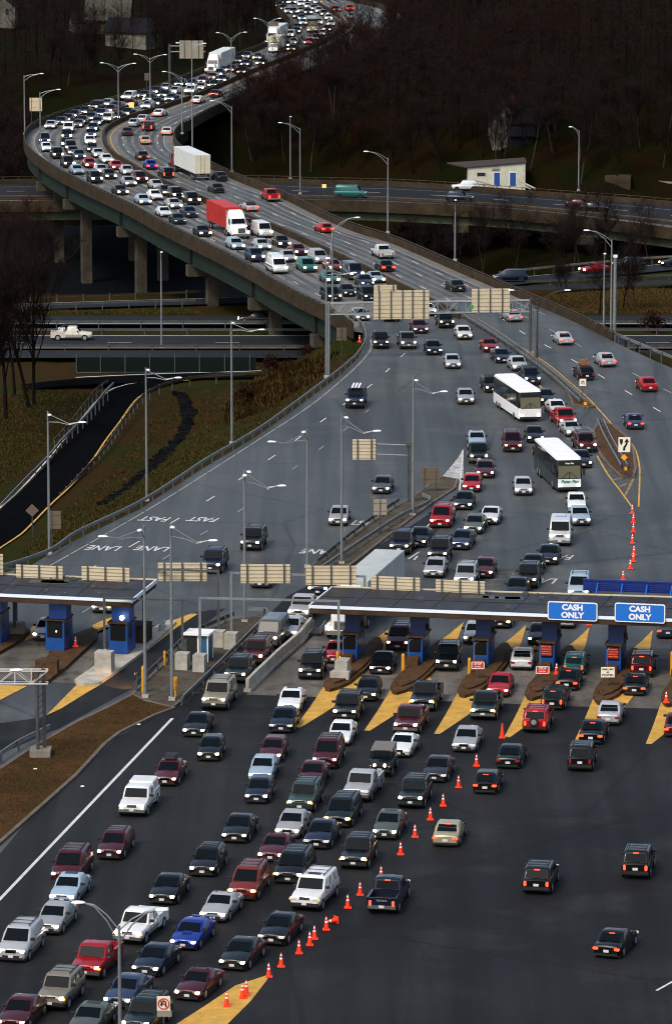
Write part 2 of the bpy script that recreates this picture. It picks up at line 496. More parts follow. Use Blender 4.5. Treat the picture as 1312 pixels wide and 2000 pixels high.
# ------------------------------------------------------------------ terrain
ZH = -8.0      # lower highway
ramp_c = smooth_pl([at(x, y, z) for x, y, z in [(560,722,-8),(470,738,-8),(400,746,-8),(330,757,-8),(270,775,-8),(225,810,-7.8),(185,852,-7.5),(130,918,-7),(70,965,-6.5),(0,1032,-6),(-100,1130,-5),(-200,1230,-4.5)]], 4)
ramp2_c = smooth_pl([at(x, y, -9) for x, y in [(1500,498),(1312,520),(1180,532),(1030,546),(880,562),(740,574),(600,581),(400,588),(250,592),(100,597),(-60,602),(-300,606)]], 5)
ctrl = [(-900,2500,-.3),(2200,2500,-.3),(-900,1400,-.5),(-260,1192,-.3),(60,1106,-.3),(150,1055,-.3),(275,995,-.3),(390,920,-.3),(500,855,-.3),(570,805,-.3),(656,740,-.3),(694,706,-.3),(714,674,-.3),(700,640,-.3),
 (720,655,-.3),(850,640,-.3),(1000,610,-.3),(1026,592,-1.0),(1120,632,-.3),(1214,679,-.3),(1330,731,-.3),(1750,930,-.3),
 (453,868,-1.6),(287,978,-1.6),(97,1084,-.9),(350,900,-3.5),(250,965,-4),(120,1030,-4.5),(20,1085,-4),(540,790,-4.5),(620,730,-4.5),(450,800,-6.5),(640,690,-4.5),
 (350,770,-9.2),(365,800,-9.0),(350,860,-8.4),(290,920,-7.6),(250,945,-7.2),(205,985,-6.2),(300,870,-7.6),(420,780,-7.8),
 (0,900,-6.3),(0,800,-6.5),(100,790,-7.3),(-300,900,-5),(-900,900,-4),(150,745,-8),(0,765,-7.5),(190,830,-7.6),(60,700,-8.3),(-400,720,-8.2),
 (300,715,-8.4),(500,712,-8.4),(560,735,-8.4),(600,712,-8.3),(1250,704,-8.2),(1330,748,-7.6),(1400,700,-8.2),(1900,760,-8),(1180,686,-7.8),
 (-900,700,-8.5),(-900,612,-8.5),(-400,700,-8.5),(-400,612,-8.5),(0,700,-8.5),(0,612,-8.5),(640,700,-8.5),(640,612,-8.5),(900,690,-8.5),(900,612,-8.5),(1312,690,-8.5),(1312,612,-8.5),(2000,690,-8.5),(2000,612,-8.5),
 (1200,590,-8.5),(1312,572,-8.8),(1100,575,-8.8),(700,602,-9),(200,610,-8.6),
 (160,574,-18.0),(240,572,-14),(300,570,-14.),(397,593,-10.6),(0,570,-14),(-400,570,-14),(-900,570,-14),
 (-900,600,-19),(-300,600,-19),(300,600,-19),(656,600,-19),(950,585,-19),(-900,480,-19),(-300,480,-19),(300,480,-19),(656,480,-19),(880,480,-19),
 (1000,520,-14.5),(1150,505,-12),(1312,490,-11),(1900,480,-10),(1100,440,-14),(1312,430,-12),
 (-500,330,-10),(100,330,-11),(400,320,-9),(656,330,-10),(850,345,-9),(970,366,-8.2),(1150,384,-8.2),(1312,398,-8.2),(2200,420,-8),
 (990,278,-3),(840,250,-2),(1200,290,-2),(700,250,-3),(560,230,-4),(0,300,-10),(30,230,-7),(150,180,-3),(290,150,-1.2),(390,120,-1.2),(400,240,-3),(420,290,-7),(560,300,-8),(460,95,-1),(540,50,-.8),
 (600,160,-1.2),(500,190,-1.2),(700,125,-1.2),(790,80,0),(800,20,1),(900,150,3),(1100,120,6),(1312,200,5),(1312,60,14),(2000,60,22),(2000,250,5),(0,60,3),(210,80,1),(320,60,.5),(480,20,0),(-500,60,8),
 (540,-60,-1),(640,-70,-1),(720,-50,-1),(0,-100,8),(1312,-100,24),(-900,-250,20),(656,-250,10),(2200,-250,40),(656,-400,14),(-2500,-400,30),(4000,-400,60),(-2500,300,0),(3500,300,6),(-1500,900,-4),(-1500,2500,-.5),(3200,2500,-.5),(3200,900,-1)]
cp = [at(*c) for c in ctrl]
tv, te, tf, *_ = delaunay_2d_cdt([Vector((p.x, p.y)) for p in cp], [], [], 0, 0.01, True)
tz = []
for v in tv:
    best = min(cp, key=lambda q: (q.x - v.x) ** 2 + (q.y - v.y) ** 2)
    tz.append(best.z)
def hgt(X, Y):
    X, Y = np.asarray(X, float), np.asarray(Y, float)
    Z = np.full(X.shape, 8.0)
    for f in tf:
        (x0, y0), (x1, y1), (x2, y2) = (tv[i] for i in f)
        d = (y1 - y2) * (x0 - x2) + (x2 - x1) * (y0 - y2)
        if abs(d) < 1e-9: continue
        a = ((y1 - y2) * (X - x2) + (x2 - x1) * (Y - y2)) / d
        b = ((y2 - y0) * (X - x2) + (x0 - x2) * (Y - y2)) / d
        k = (a >= -1e-6) & (b >= -1e-6) & (a + b <= 1 + 1e-6)
        Z = np.where(k, a * tz[f[0]] + b * tz[f[1]] + (1 - a - b) * tz[f[2]], Z)
    wob = 0.18 * np.sin(X * .31 + 1.3 * np.sin(Y * .11)) * np.sin(Y * .23 + X * .07) + 0.09 * np.sin(X * .9 + Y * .5) * np.sin(Y * .77 - X * .3)
    Z = Z + wob - 0.2
    rd = near_poly(X, Y, ramp_c)
    rz = np.interp(Y, [p.y for p in ramp_c[::-1]], [p.z for p in ramp_c[::-1]])
    k = np.clip((9 - rd) / 4.5, 0, 1)
    Z = Z * (1 - k) + (rz - 0.25) * k
    rd = near_poly(X, Y, ramp2_c)
    k = np.clip((8 - rd) / 4, 0, 1)
    Z = Z * (1 - k) + (-9.3) * k
    d0 = near_poly(X, Y, [tuple(p) for p in RP] + [tuple(RP[0])])
    ins = inside(X, Y, RP) | (d0 < 1.5)
    lim = np.where(Y < 560, -0.25, -0.7)
    return np.where(ins, np.minimum(Z, lim), np.where(d0 < 8, np.minimum(Z, lim + 0.35 * (d0 - 1.5)), Z))
def gz(x, y): return float(hgt(np.array([x]), np.array([y]))[0])

def grid_mesh(xs, ys, name):
    X, Y = np.meshgrid(xs, ys); Z = hgt(X, Y)
    nx, ny = len(xs), len(ys)
    v = np.stack([X.ravel(), Y.ravel(), Z.ravel()], 1)
    i = np.arange(nx * ny).reshape(ny, nx)
    f = np.stack([i[:-1, :-1].ravel(), i[:-1, 1:].ravel(), i[1:, 1:].ravel(), i[1:, :-1].ravel()], 1)
    me = bpy.data.meshes.new(name)
    me.from_pydata(v.tolist(), [], f.tolist())
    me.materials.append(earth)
    me.polygons.foreach_set('use_smooth', [True] * len(me.polygons))
    return me
xs = np.concatenate([np.linspace(-420, -95, 28), np.arange(-90, 91, 2.0), np.linspace(95, 520, 34)])
ys = np.concatenate([np.linspace(120, 300, 8), np.arange(305, 860, 2.5), np.arange(862, 1260, 6), np.linspace(1270, 3400, 30)])
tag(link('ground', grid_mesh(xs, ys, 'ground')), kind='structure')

mb = MB(); mb.flat([(-300, 690), (300, 690), (300, 815), (-300, 815)], -17, water_m)
tag(mb.build('river'), kind='structure')

# ------------------------------------------------------------------ main road surfaces
# viaduct part (concrete coloured) is all of the road beyond the abutment
mb = MB()
up = plaza_w + Lw[:2] + [Vector((p.x, p.y, 0)) for p in line([(780, 640), (900, 606), (1010, 582)])] + [p for p in Rw if p.y < 575][::-1] + line([(1700, 905), (1500, 1285), (-420, 1200)])
cut = line([(700, 634), (790, 606), (880, 585), (1030, 587)])
plz = plaza_w[:-1] + [Lw[0]] + cut[:1] + cut[1:] + [p for p in Rw if p.y < cut[-1].y - 1][::-1] + line([(1750, 930), (2000, 2200), (-800, 2200)])
mb.flat(plz, -0.02, asphalt)
tag(mb.build('plaza_road'), kind='structure')
deckp = [Lw[0]] + Lw + Rw[::-1]
k0 = next(i for i, p in enumerate(Rw) if p.y >= cut[-1].y - 1)
deckp = cut[::-1][:1] + cut[::-1][1:] + Lw + Rw[k0:][::-1]
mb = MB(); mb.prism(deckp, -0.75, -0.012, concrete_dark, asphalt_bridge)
tag(mb.build('viaduct_roadway'), kind='structure')

# darker asphalt wearing courses
def patch(name, px, z, m, zz=0.0):
    mb = MB(); mb.flat(line(px, zz), z, m)
    return tag(mb.build(name), kind='structure')
patch('new_asphalt', [(345,1352),(480,1357),(640,1362),(820,1368),(979,1374),(1121,1380),(1274,1384),(1420,1390),(1750,1400),(1900,2250),(-900,2250),(-300,1770),(0,1668),(60,1596),(230,1440),(330,1385)], 0.002, asphalt_new)
patch('concrete_pad', [(640,1248),(760,1252),(1005,1260),(1148,1264),(1330,1269),(1500,1273),(1500,1392),(1274,1383.6),(1121,1379.6),(979,1373.6),(820,1367.6),(640,1361.6),(481,1356.6),(560,1290),(610,1240)], -0.006, concrete_pad)
patch('ramp_asphalt', [(655,1115),(560,1165),(500,1225),(440,1290),(352,1350),(480,1357),(620,1235),(690,1160),(830,1060),(880,1010),(905,985),(895,965),(790,1035)], -0.004, asphalt_new)
patch('left_lane_asphalt', [(385,1195),(440,1188),(405,1215),(330,1268),(285,1330),(120,1420),(-200,1560),(-200,1440),(90,1400),(250,1280),(385,1195)], -0.004, asphalt_new)
patch('left_pad', [(-60,1228),(120,1232),(215,1255),(150,1335),(-60,1322)], -0.006, concrete_pad)
# outbound carriageway of the viaduct: wheel tracks darker than the shoulders
def lane_frac(A, B, f, s0, s1):
    """line a fraction f of the way from polyline A to the nearest point of B"""
    out = []
    for p in walk(A, s0, s1):
        q = min(B, key=lambda b: (b - p).length_squared)
        out.append(p.lerp(q, f))
    return out
LM, LL, LR = length(Mw), length(Lw), length(Rw)
Rd = smooth_pl(Rw, 2.0); Ld = smooth_pl(Lw, 2.0)
mb = MB()
for (B, fr) in ((Rd, (0.30, 0.53, 0.76)), (Ld, (0.22, 0.47, 0.70, 0.9))):
    for f in fr:
        pl = smooth_pl(lane_frac(Mw, B, f, 20, LM - 4)[::2], 6)
        for sd_ in (-0.75, 0.75):
            mb.ribbon(pl, 0.8, -0.006, asphalt, side=sd_)
tag(mb.build('wheel_track'), kind='structure')

# ------------------------------------------------------------------ painted lines
def dash(mb, pl, w, m, z=0.008, on=3.05, period=12.2, start=0.0):
    s, T = start, length(pl)
    while s < T - on:
        seg = walk(pl, s, s + on)
        if len(seg) > 1: mb.ribbon(seg, w, z, m)
        s += period
wl = MB()
for f in (0.27, 0.52, 0.77):
    dash(wl, smooth_pl(lane_frac(Mw, Rd, f, 0, LM - 4)[::2], 4), 0.15, white_line, start=3 + 4 * f)
for f in (0.24, 0.50, 0.76):
    dash(wl, smooth_pl(lane_frac(Mw, Ld, f, 22, LM - 4)[::2], 4), 0.15, white_line, start=5 * f)
wl.ribbon(walk(offset(Lw, -1.5), 26, 300), 0.15, 0.008, worn_line)
wl.ribbon(walk(offset(Rw, 1.6), 50, LR - 60), 0.15, 0.008, worn_line)
# left plaza edge line, dashes toward the left lanes
edge = smooth_pl(line([(723,664),(724,682),(700,712),(656,752),(595,800),(500,862),(360,952),(270,1007),(160,1070),(105,1101),(0,1160)]), 4)
dash(wl, edge, 0.16, worn_line, on=5.2, period=5.6)
dash(wl, smooth_pl(line([(790,690),(763,717),(731,747),(683,781),(637,816),(588,852),(536,890),(480,928),(424,966),(365,1003),(303,1040),(232,1080),(158,1122),(60,1180)]), 4), 0.16, white_line)
dash(wl, smooth_pl(line([(720,800),(660,850),(600,895),(560,925),(500,975),(440,1016),(380,1052),(300,1105),(220,1160),(130,1215)]), 4), 0.13, worn_line, on=2.4)
wl.ribbon(line([(337,1403),(0,1757),(-200,1962)]), 0.24, 0.012, white_line)
for a in ((1089,687,1040,660),(1195,748,1160,727),(1247,780,1230,770),(1312,1919,1283,1935)): pass
for pl in ([(1331,1907),(1281,1935)], [(818,1078),(797,1092)], [(815,1086),(808,1094)]): wl.ribbon(line(pl), 0.17, 0.014, white_line)
dash(wl, smooth_pl(line([(940,592),(1000,637),(1040,661),(1092,689),(1144,718),(1197,749),(1248,780),(1330,828)]), 4), 0.17, white_line, start=1)
dash(wl, smooth_pl(line([(985,592),(1040,627),(1095,655),(1150,686),(1205,714),(1280,752),(1330,778)]), 4), 0.17, worn_line)
wl.ribbon(line([(893,935),(700,1075)][::-1]), 0.15, 0.006, white_line)
wl.ribbon(line([(903,880),(896,972),(820,1040),(770,1085)][::-1]), 0.15, 0.007, white_line)
tag(wl.build('white_lane_marking'), kind='structure')
yl = MB()
yl.ribbon(walk(offset(Mw, -1.25), 18, LM - 10), 0.16, 0.008, yellow_line)
yl.ribbon(smooth_pl(line([(1015,676),(1070,712),(1110,745),(1150,780),(1200,835),(1235,870),(1247,905),(1248,940),(1246,990)]), 3), 0.16, 0.008, yellow_line)
yl.ribbon(smooth_pl(line([(1165,890),(1185,925),(1210,958),(1233,990)]), 3), 0.17, 0.008, yellow_line)
yl.ribbon(line([(1045,745),(1072,772)]), 0.16, 0.008, yellow_line)
for a in ([(1180,922),(1200,918),(1214,925)], [(1195,938),(1216,933)], [(1207,952),(1224,944)], [(1220,968),(1236,935)]): yl.ribbon(line(a), 0.25, 0.007, worn_yellow)
for a in ([(960,1118),(1002,1118),(1000,1124)], [(955,1132),(998,1133)], [(950,1142),(990,1143)]): yl.ribbon(line(a), 0.13, 0.006, worn_yellow)
tag(yl.build('yellow_lane_marking'), kind='structure')
wc = MB(); wc.flat(line([(905,876),(893,895),(878,914),(862,932),(880,938),(896,936),(904,945)]), 0.004, gore_white)
tag(wc.build('worn_white_gore_paint'), kind='structure')

def road_word(txt, px, py, rot=LANE_ROT):
    p = at(px, py, 0.012)
    o = text_part(txt, 1.35, p, (0, 0, math.pi - R(14)), white_line, None, 'road_lettering', extrude=0.0, bold=0.022, sx=0.95, sy=2.3)
    o['kind'] = 'structure'
for w_, x_, y_ in (('FAST',303,1013),('FAST',397,1014),('FAST',712,1021),('LANE',203,1070),('LANE',298,1071),('LANE',621,1077),('FAST',1088,1087),('LANE',1052,1133)):
    road_word(w_, x_, y_)

# ------------------------------------------------------------------ viaduct structure: one bridge with its parts
via = empty('viaduct', Lw[0])
tag(via, 'curved highway viaduct with concrete parapets and green girders over the valley', 'bridge')
def ip(o, parent):
    """parent keeping world coordinates"""
    o.parent = parent
    o.matrix_parent_inverse = Matrix.Translation(-Vector(parent.location))
    return o
def seg_part(name, mb, parent): return ip(mb.build(name), parent)
mb = MB(); mb.wall(Lw, 0.3, -0.9, 0.95, concrete_dark, side=0.16)
seg_part('outer_parapet', mb, via)
mb = MB(); mb.wall(Rw[6:], 0.3, -0.9, 0.95, concrete_dark, side=-0.16)
seg_part('inner_parapet', mb, via)
mb = MB(); mb.wall(walk(Mw, 0, LM), 0.42, -0.004, 0.85, concrete_dark)
seg_part('median_barrier', mb, via)
mb = MB()
mb.wall(offset(Lw, 0.2), 0.12, 1.12, 1.22, rail_brown)
mb.wall(offset(Rw[6:], -0.2), 0.12, 1.12, 1.22, rail_brown)
seg_part('parapet_rail', mb, via)
mb = MB()
for pl, sd_ in ((Lw, 0.2), (Rw[6:], -0.2)):
    for p in resample(offset(pl, sd_), 2.4): mb.cbox((p.x, p.y, 1.04), (0.16, 0.3, 0.17), black_m)
seg_part('rail_post', mb, via)['kind'] = 'stuff'
gl = walk(offset(Lw, -0.6), 8, 330)
mb = MB(); mb.wall(gl, 0.16, -3.3, -0.76, girder_green); mb.wall(gl, 0.5, -3.42, -3.3, girder_green)
seg_part('girder', mb, via)
g2 = walk(offset(Rw[k0:], 0.9), 2, 250)
mb = MB(); mb.wall(g2, 0.16, -3.2, -0.76, girder_green)
seg_part('girder', mb, via)
mb = MB(); mb.prism(line([(700,637),(790,609),(880,588),(1026,590),(1010,600),(880,600),(795,622),(708,652)]), -9, -0.8, concrete_dark)
seg_part('abutment', mb, via)
# sign plate on the girder
mb = MB(); 
# piers: (cap end px, py) then column px and base y
def pier(ex, ey, cx, by, zb, wide=26, tcol=1.55):
    e = min(Ld, key=lambda p: (pix(p)[0] - ex) ** 2 + (pix(p)[1] - ey) ** 2)
    i = Ld.index(e); t = (Ld[min(i + 1, len(Ld) - 1)] - Ld[max(i - 1, 0)]).normalized()
    n = Vector((t.y, -t.x, 0))      # toward the deck
    rz = math.atan2(n.y, n.x)
    pr = MB()
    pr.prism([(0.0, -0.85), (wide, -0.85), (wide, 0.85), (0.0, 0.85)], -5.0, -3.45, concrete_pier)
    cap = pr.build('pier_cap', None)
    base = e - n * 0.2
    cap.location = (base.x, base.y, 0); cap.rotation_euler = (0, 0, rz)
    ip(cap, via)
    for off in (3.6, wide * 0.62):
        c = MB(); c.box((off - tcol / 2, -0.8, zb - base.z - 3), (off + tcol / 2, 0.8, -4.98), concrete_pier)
        o = c.build('column', cap)
    mbj = MB(); mbj.cbox((0, 0, -2.1), (0.3, 0.5, 2.7), black_m)
    j = mbj.build('joint', cap); j.location = (0.45, 0, 0)
pier(68, 318, 100, 470, -19)
pier(126, 352, 160, 572, -19)
pier(232, 402, 265, 572, -15)
pier(364, 470, 397, 592, -11)
pier(488, 534, 525, 640, -9)
pier(614, 602, 640, 660, -9, 22)

# ------------------------------------------------------------------ lower highway, river ramp, side ramp
def band(name, y0, y1, z, m, x0=-700, x1=2000):
    a, b = at(656, y0, z).y, at(656, y1, z).y
    mb = MB(); mb.flat([(-140, a), (190, a), (190, b), (-140, b)], z, m)
    return tag(mb.build(name), kind='structure'), a, b
band('lower_highway', 617, 634, ZH - .02, asphalt_low)
band('lower_highway', 654, 681, ZH - .02, asphalt_low)
band('frontage_road', 684, 699, ZH - .02, asphalt_low)
mb = MB()
for y_ in (631.5, 655.5): 
    Y = at(656, y_, ZH).y; mb.box((-140, Y - .25, ZH), (190, Y + .25, ZH + 0.012 - .02), worn_line)
Y = at(656, 679.5, ZH).y; mb.box((-140, Y - .12, ZH), (190, Y + .12, ZH - .012), yellow_line)
for x_ in range(-12, 18):
    p = at(210 + x_ * 210 * 1.0, 669, ZH)
    if x_ % 1 == 0: mb.box((p.x, p.y - .1, ZH), (p.x + 3.2, p.y + .1, ZH - .012), worn_line)
tag(mb.build('lower_lane_marking'), kind='structure')

mb = MB(); mb.ribbon(ramp2_c, 6.4, -9.02, asphalt_low)
mb.ribbon(offset(ramp2_c, -2.9), 0.2, -9.0, worn_line)
tag(mb.build('river_ramp_road'), kind='structure')
o2 = smooth_pl([at(x, y, -8.7) for x, y in [(1500,545),(1312,551),(1180,558),(1060,563),(960,566)]], 4)
mb = MB(); mb.ribbon(o2, 5, -8.6, asphalt_low)
tag(mb.build('slip_road'), kind='structure')

rl = smooth_pl([at(x, y, z) for x, y, z in [(520,732,-8),(400,735,-8),(287,746,-8),(229,758,-8),(195,783,-7.8),(165,819,-7.6),(131,859,-7.3),(96,902,-7),(45,958,-6.6),(0,999,-6.2),(-100,1098,-5.2)]], 3)
rr = smooth_pl([at(x, y, z) for x, y, z in [(520,737.5,-8),(400,739,-8),(366,742,-8),(320,751,-8),(268,776,-8),(232,822,-7.7),(204,859,-7.4),(176,900,-7.1),(136,948,-6.7),(96,985,-6.4),(38,1043,-6),(0,1068,-5.8),(-100,1150,-5)]], 3)
def strip(A, B, m, name, n=60):
    LA, LB = length(A), length(B)
    mb = MB(); vs = []
    for i in range(n):
        a = walk(A, 0, max(.01, LA * i / (n - 1)))[-1]; b = walk(B, 0, max(.01, LB * i / (n - 1)))[-1]
        vs += [a, b]
    mb.add(vs, [(2 * i, 2 * i + 2, 2 * i + 3, 2 * i + 1) for i in range(n - 1)], m)
    return tag(mb.build(name), kind='structure')
def lift(pl, d): return [Vector((p.x, p.y, p.z + d)) for p in pl]
strip(rr, rl, asphalt_black, 'side_ramp_road')
strip([at(x, y, -7.9) for x, y in [(400,737),(250,748),(150,752),(80,758),(0,775),(-100,800)]], [at(x, y, -7.9) for x, y in [(400,727),(250,734),(150,739),(80,746),(0,757),(-100,770)]], asphalt_black, 'service_road', 20)
mb = MB()
mb.ribbon(lift(rl, .02)[2:], 0.18, [p.z + .02 for p in rl[2:]], white_line, side=-0.35)
mb.ribbon(lift(rr, .02)[4:], 0.2, [p.z + .02 for p in rr[4:]], yellow_line, side=0.2)
cl = line([(148,737),(230,733),(330,729),(420,727),(510,724)], -7.85)
mb.ribbon(cl, 0.35, [p.z for p in cl], white_line)
tag(mb.build('side_ramp_marking'), kind='structure')
dc = smooth_pl([at(x, y, 0) for x, y in [(352,770),(367,800),(362,840),(345,868),(305,905),(270,935),(240,960),(205,985)]], 3)
# follow the terrain
def on_ground(px, py):
    z = -4.0
    for _ in range(12):
        p = at(px, py, z); z = 0.5 * z + 0.5 * gz(p.x, p.y)
    return at(px, py, z)
dcp = [on_ground(x, y) for x, y in [(352,768),(360,785),(367,803),(365,822),(361,842),(352,858),(338,874),(318,893),(300,910),(282,926),(262,944),(240,960),(222,974),(205,984)]]
dcp = smooth_pl(dcp, 1.2)
mb = MB(); mb.ribbon(dcp, 1.25, [gz(p.x, p.y) + 0.16 for p in dcp], ditch_m)
for p in resample(dcp, 0.9):
    for k in range(3):
        a, b = random.uniform(-.9, .9), random.uniform(.1, .32)
        mb.cbox((p.x + a, p.y + random.uniform(-.5, .5), gz(p.x, p.y) + .18), (b * 1.6, b * 1.4, b), ditch_m)
tag(mb.build('stony_ditch'), kind='structure')

# ------------------------------------------------------------------ river bridge on the right
zb = -7.0
bf = [Vector((p.x, p.y, 0)) for p in smooth_pl(line([(-200,352),(100,347),(480,345),(600,349),(760,352),(900,360),(980,366),(1100,375),(1240,385),(1400,400)], zb + 1), 5)]
bn = [Vector((p.x, p.y, 0)) for p in smooth_pl(line([(-200,392),(100,390),(480,386),(585,388),(700,390),(800,394),(900,399),(1000,406),(1100,416),(1200,428),(1400,455)], zb + 1), 5)]
br = empty('river_bridge', (bn[len(bn) // 2].x, bn[len(bn) // 2].y, zb))
tag(br, 'low two lane bridge with green girder crossing behind the main highway', 'bridge')
mb = MB(); mb.prism(bn + bf[::-1], zb - .7, zb - .01, concrete_dark, asphalt_low)
seg_part('deck', mb, br)
mb = MB(); mb.wall(bn, 0.3, zb - 1.0, zb + .85, concrete_dark); seg_part('parapet', mb, br)
mb = MB(); mb.wall(bf, 0.3, zb - 1.0, zb + .85, concrete_dark); seg_part('parapet', mb, br)
mb = MB(); mb.wall(bn, 0.1, zb + 1.2, zb + 1.28, rail_brown)
for p in resample(bn, 2.6): mb.cbox((p.x, p.y, zb + 1.02), (0.14, 0.14, 0.36), dark_steel)
seg_part('railing', mb, br)
mb = MB(); mb.wall(bf, 0.1, zb + 1.2, zb + 1.28, rail_brown)
for p in resample(bf, 2.6): mb.cbox((p.x, p.y, zb + 1.02), (0.14, 0.14, 0.36), dark_steel)
seg_part('railing', mb, br)
mb = MB(); mb.wall(offset(bn, 1.0), 0.2, zb - 2.5, zb - .7, mat('mossy girder', (0.05, 0.065, 0.03), .8, noise=.4, nscale=.5)); seg_part('girder', mb, br)
def mid(f):
    A = []
    for p in bn:
        q = min(bf, key=lambda b: abs(b.x - p.x)); A.append(p.lerp(q, f))
    return A
mb = MB(); mb.wall(mid(0.40), 0.5, zb - .01, zb + .12, brownstone); seg_part('median_kerb', mb, br)
mb = MB(); mb.ribbon(mid(.2), 3.6, zb + .004, concrete_pad); seg_part('light_lane', mb, br)
mb = MB(); dash(mb, mid(.66), .2, white_line, z=zb + .01, start=4); mb.ribbon(mid(.86), .15, zb + .01, worn_line); mb.ribbon(mid(.46), .15, zb + .01, yellow_line); seg_part('lane_marking', mb, br)
for px_ in (888, 1140, 640, 380):
    b = min(bn, key=lambda p: abs(pix(Vector((p.x, p.y, zb)))[0] - px_))
    c = MB(); c.box((b.x - 1.3, b.y + .2, zb - 3.7), (b.x + 1.3, b.y + 12, zb - 2.5), concrete_pier)
    cap = seg_part('pier_cap', c, br)
    for oy in (1.6, 9.5):
        c = MB(); c.box((b.x - .75, b.y + oy, -20), (b.x + .75, b.y + oy + 1.4, zb - 3.7), concrete_pier)
        o = c.build('column'); o.parent = cap; o.matrix_parent_inverse = Matrix.Translation(-Vector(br.location))

# ------------------------------------------------------------------ kerbed islands and verges in the plaza
def verge(name, px, z, m, km=kerb_m, kz=0.14, label=None):
    P = line(px)
    mb = MB(); mb.prism(P, -0.1, kz, km, m)
    k = MB()
    k.wall(P + P[:1], 0.28, -0.05, kz + 0.03, km)
    o = mb.build(name); tag(o, kind='structure')
    o2_ = k.build('kerb'); tag(o2_, kind='structure')
    return o
verge('grass_verge', [(-300,1660),(-150,1585),(0,1505),(60,1465),(150,1413),(210,1385),(258,1360),(285,1372),(340,1385),(300,1400),(235,1432),(205,1455),(150,1515),(60,1595),(0,1648),(-300,1900)], .1, earth_brown)
verge('island_ground', [(258,1358),(300,1318),(360,1262),(440,1215),(500,1205),(520,1210),(470,1262),(400,1325),(350,1372),(338,1384),(284,1370)], .1, dirt, kz=.1)
verge('divider_ground', [(595,1118),(655,1070),(735,1015),(800,975),(862,932),(893,938),(887,955),(840,985),(760,1045),(700,1092),(650,1128),(620,1140)], .1, dirt, kz=.1)
verge('median_strip', [(905,618),(930,634),(1000,678),(1060,722),(1110,770),(1118,792),(1150,798),(1160,796),(1135,778),(1075,725),(1000,668),(925,618),(905,608)], .1, brownstone, kz=.15)
verge('splitter_island', [(1168,828),(1158,842),(1160,862),(1172,890),(1190,912),(1210,930),(1236,934),(1240,915),(1236,880),(1222,855),(1195,832),(1180,826)], .1, brownstone, kz=.13)
# ------------------------------------------------------------------ guard rails, each one a thing
_post = MB(); _post.box((-.07, -.09, -.6), (.07, .09, .72), galv_dark); POST = _post.mesh('rail_post')
def guardrail(pts, label, zf=None, m=galv, side=1, step=3.8, double=False, hh=0.0, z=0.0, cat='guard rail', group='guard rails along the roads'):
    pl = resample(smooth_pl(line(pts, z), 2.5), 1.9)
    for p in pl: p.z = (gz(p.x, p.y) + .1) if zf else p.z
    root = empty('guard_rail', pl[0])
    tag(root, label, cat, group)
    mb = MB(); zs = [p.z for p in pl]
    for s in ((-1, 1) if double else (side,)):
        o_ = s * (0.32 if double else .12)
        mb.wall(pl, 0.04, [a + .42 + hh for a in zs], [a + .72 + hh for a in zs], m, side=o_)
        mb.wall(pl, 0.05, [a + .50 + hh for a in zs], [a + .55 + hh for a in zs], galv_dark, side=o_ + s * .02)
        mb.wall(pl, 0.09, [a + .72 + hh for a in zs], [a + .76 + hh for a in zs], m, side=o_)
    seg_part('rail', mb, root)
    for p in resample(pl, step):
        o = link('post', POST, root); o.location = p - Vector(pl[0])
    return root
guardrail([(-260,1186),(60,1101),(150,1050),(275,990),(390,915),(425,894),(500,850),(570,800),(656,735),(696,700),(712,670),(707,645),(691,628)], 'long silver guard rail curving along the outer left edge of the toll plaza', side=-1)
guardrail([(0,1005),(50,952),(87,915),(122,874),(165,830),(205,780),(224,762)], 'silver guard rail on the grass bank beside the black side ramp', side=-1, z=-7.2, hh=.4)
guardrail([(0,1080),(60,1030),(115,978),(160,930),(205,880),(245,820),(285,775),(340,752),(400,742),(500,737)], 'low weathered guard rail on the yellow line side of the black ramp', side=-1, z=-7.2, hh=-.1, m=rail_brown)
guardrail([(107,872),(150,822),(190,770),(216,752)], 'short brown timber rail above the black side ramp', m=wood_m, z=-7.4)
guardrail([(355,1378),(430,1305),(515,1220),(522,1208),(505,1202),(480,1205)], 'bright rail along the queue ramp left of the leftmost booth lane', side=-1, hh=.05)
guardrail([(265,1352),(330,1292),(375,1250),(460,1212)], 'weathered rail on the gravel island beside the small blue hut', m=galv_dark)
guardrail([(605,1135),(700,1070),(780,1018),(835,992),(832,980),(805,975)], 'pale rail edging the divider near the white trailer', side=-1)
guardrail([(620,1110),(680,1060),(735,1018),(790,982)], 'rusty post rail on the far side of the divider by the cantilever sign', m=galv_dark)
guardrail([(905,622),(960,655),(1020,697),(1080,742),(1139,795)], 'double silver guard rail down the middle of the central median', double=True)
guardrail([(1171,831),(1185,862),(1203,895),(1221,926)], 'short double guard rail on the splitter island by the keep right sign', double=True)
guardrail([(-30,1512),(40,1464),(90,1440),(118,1424)], 'silver guard rail on the verge beside the truss sign gantry', side=1)
guardrail([(1130,632),(1214,668),(1330,716)], 'guard rail along the outer edge of the outbound road at right', side=1, z=0.0)
for (y_, lab) in ((635.5, 'far rail of the lower highway median, paler upper rail'), (651, 'near rail of the lower highway median, behind the white pickup'), (683.5, 'rail between the lower highway and the frontage road')):
    guardrail([(-300,y_),(300,y_),(800,y_),(1312,y_),(1600,y_)], lab, z=ZH, step=5.7, m=galv_dark, hh=-.1)
guardrail([(-60,609),(100,604),(250,599),(400,595)], 'thin rail on the grass side of the river ramp at left', z=-9, m=galv_dark, hh=.1)
guardrail([(1600,505),(1312,511),(1180,521),(1030,536),(960,545)], 'pale rail along the far side of the river ramp at right', z=-9, m=concrete, hh=.2)
guardrail([(60,586),(150,584),(300,579),(420,573)], 'pale concrete edge rail of the river ramp under the viaduct', z=-9, m=concrete_dark, hh=-.2)
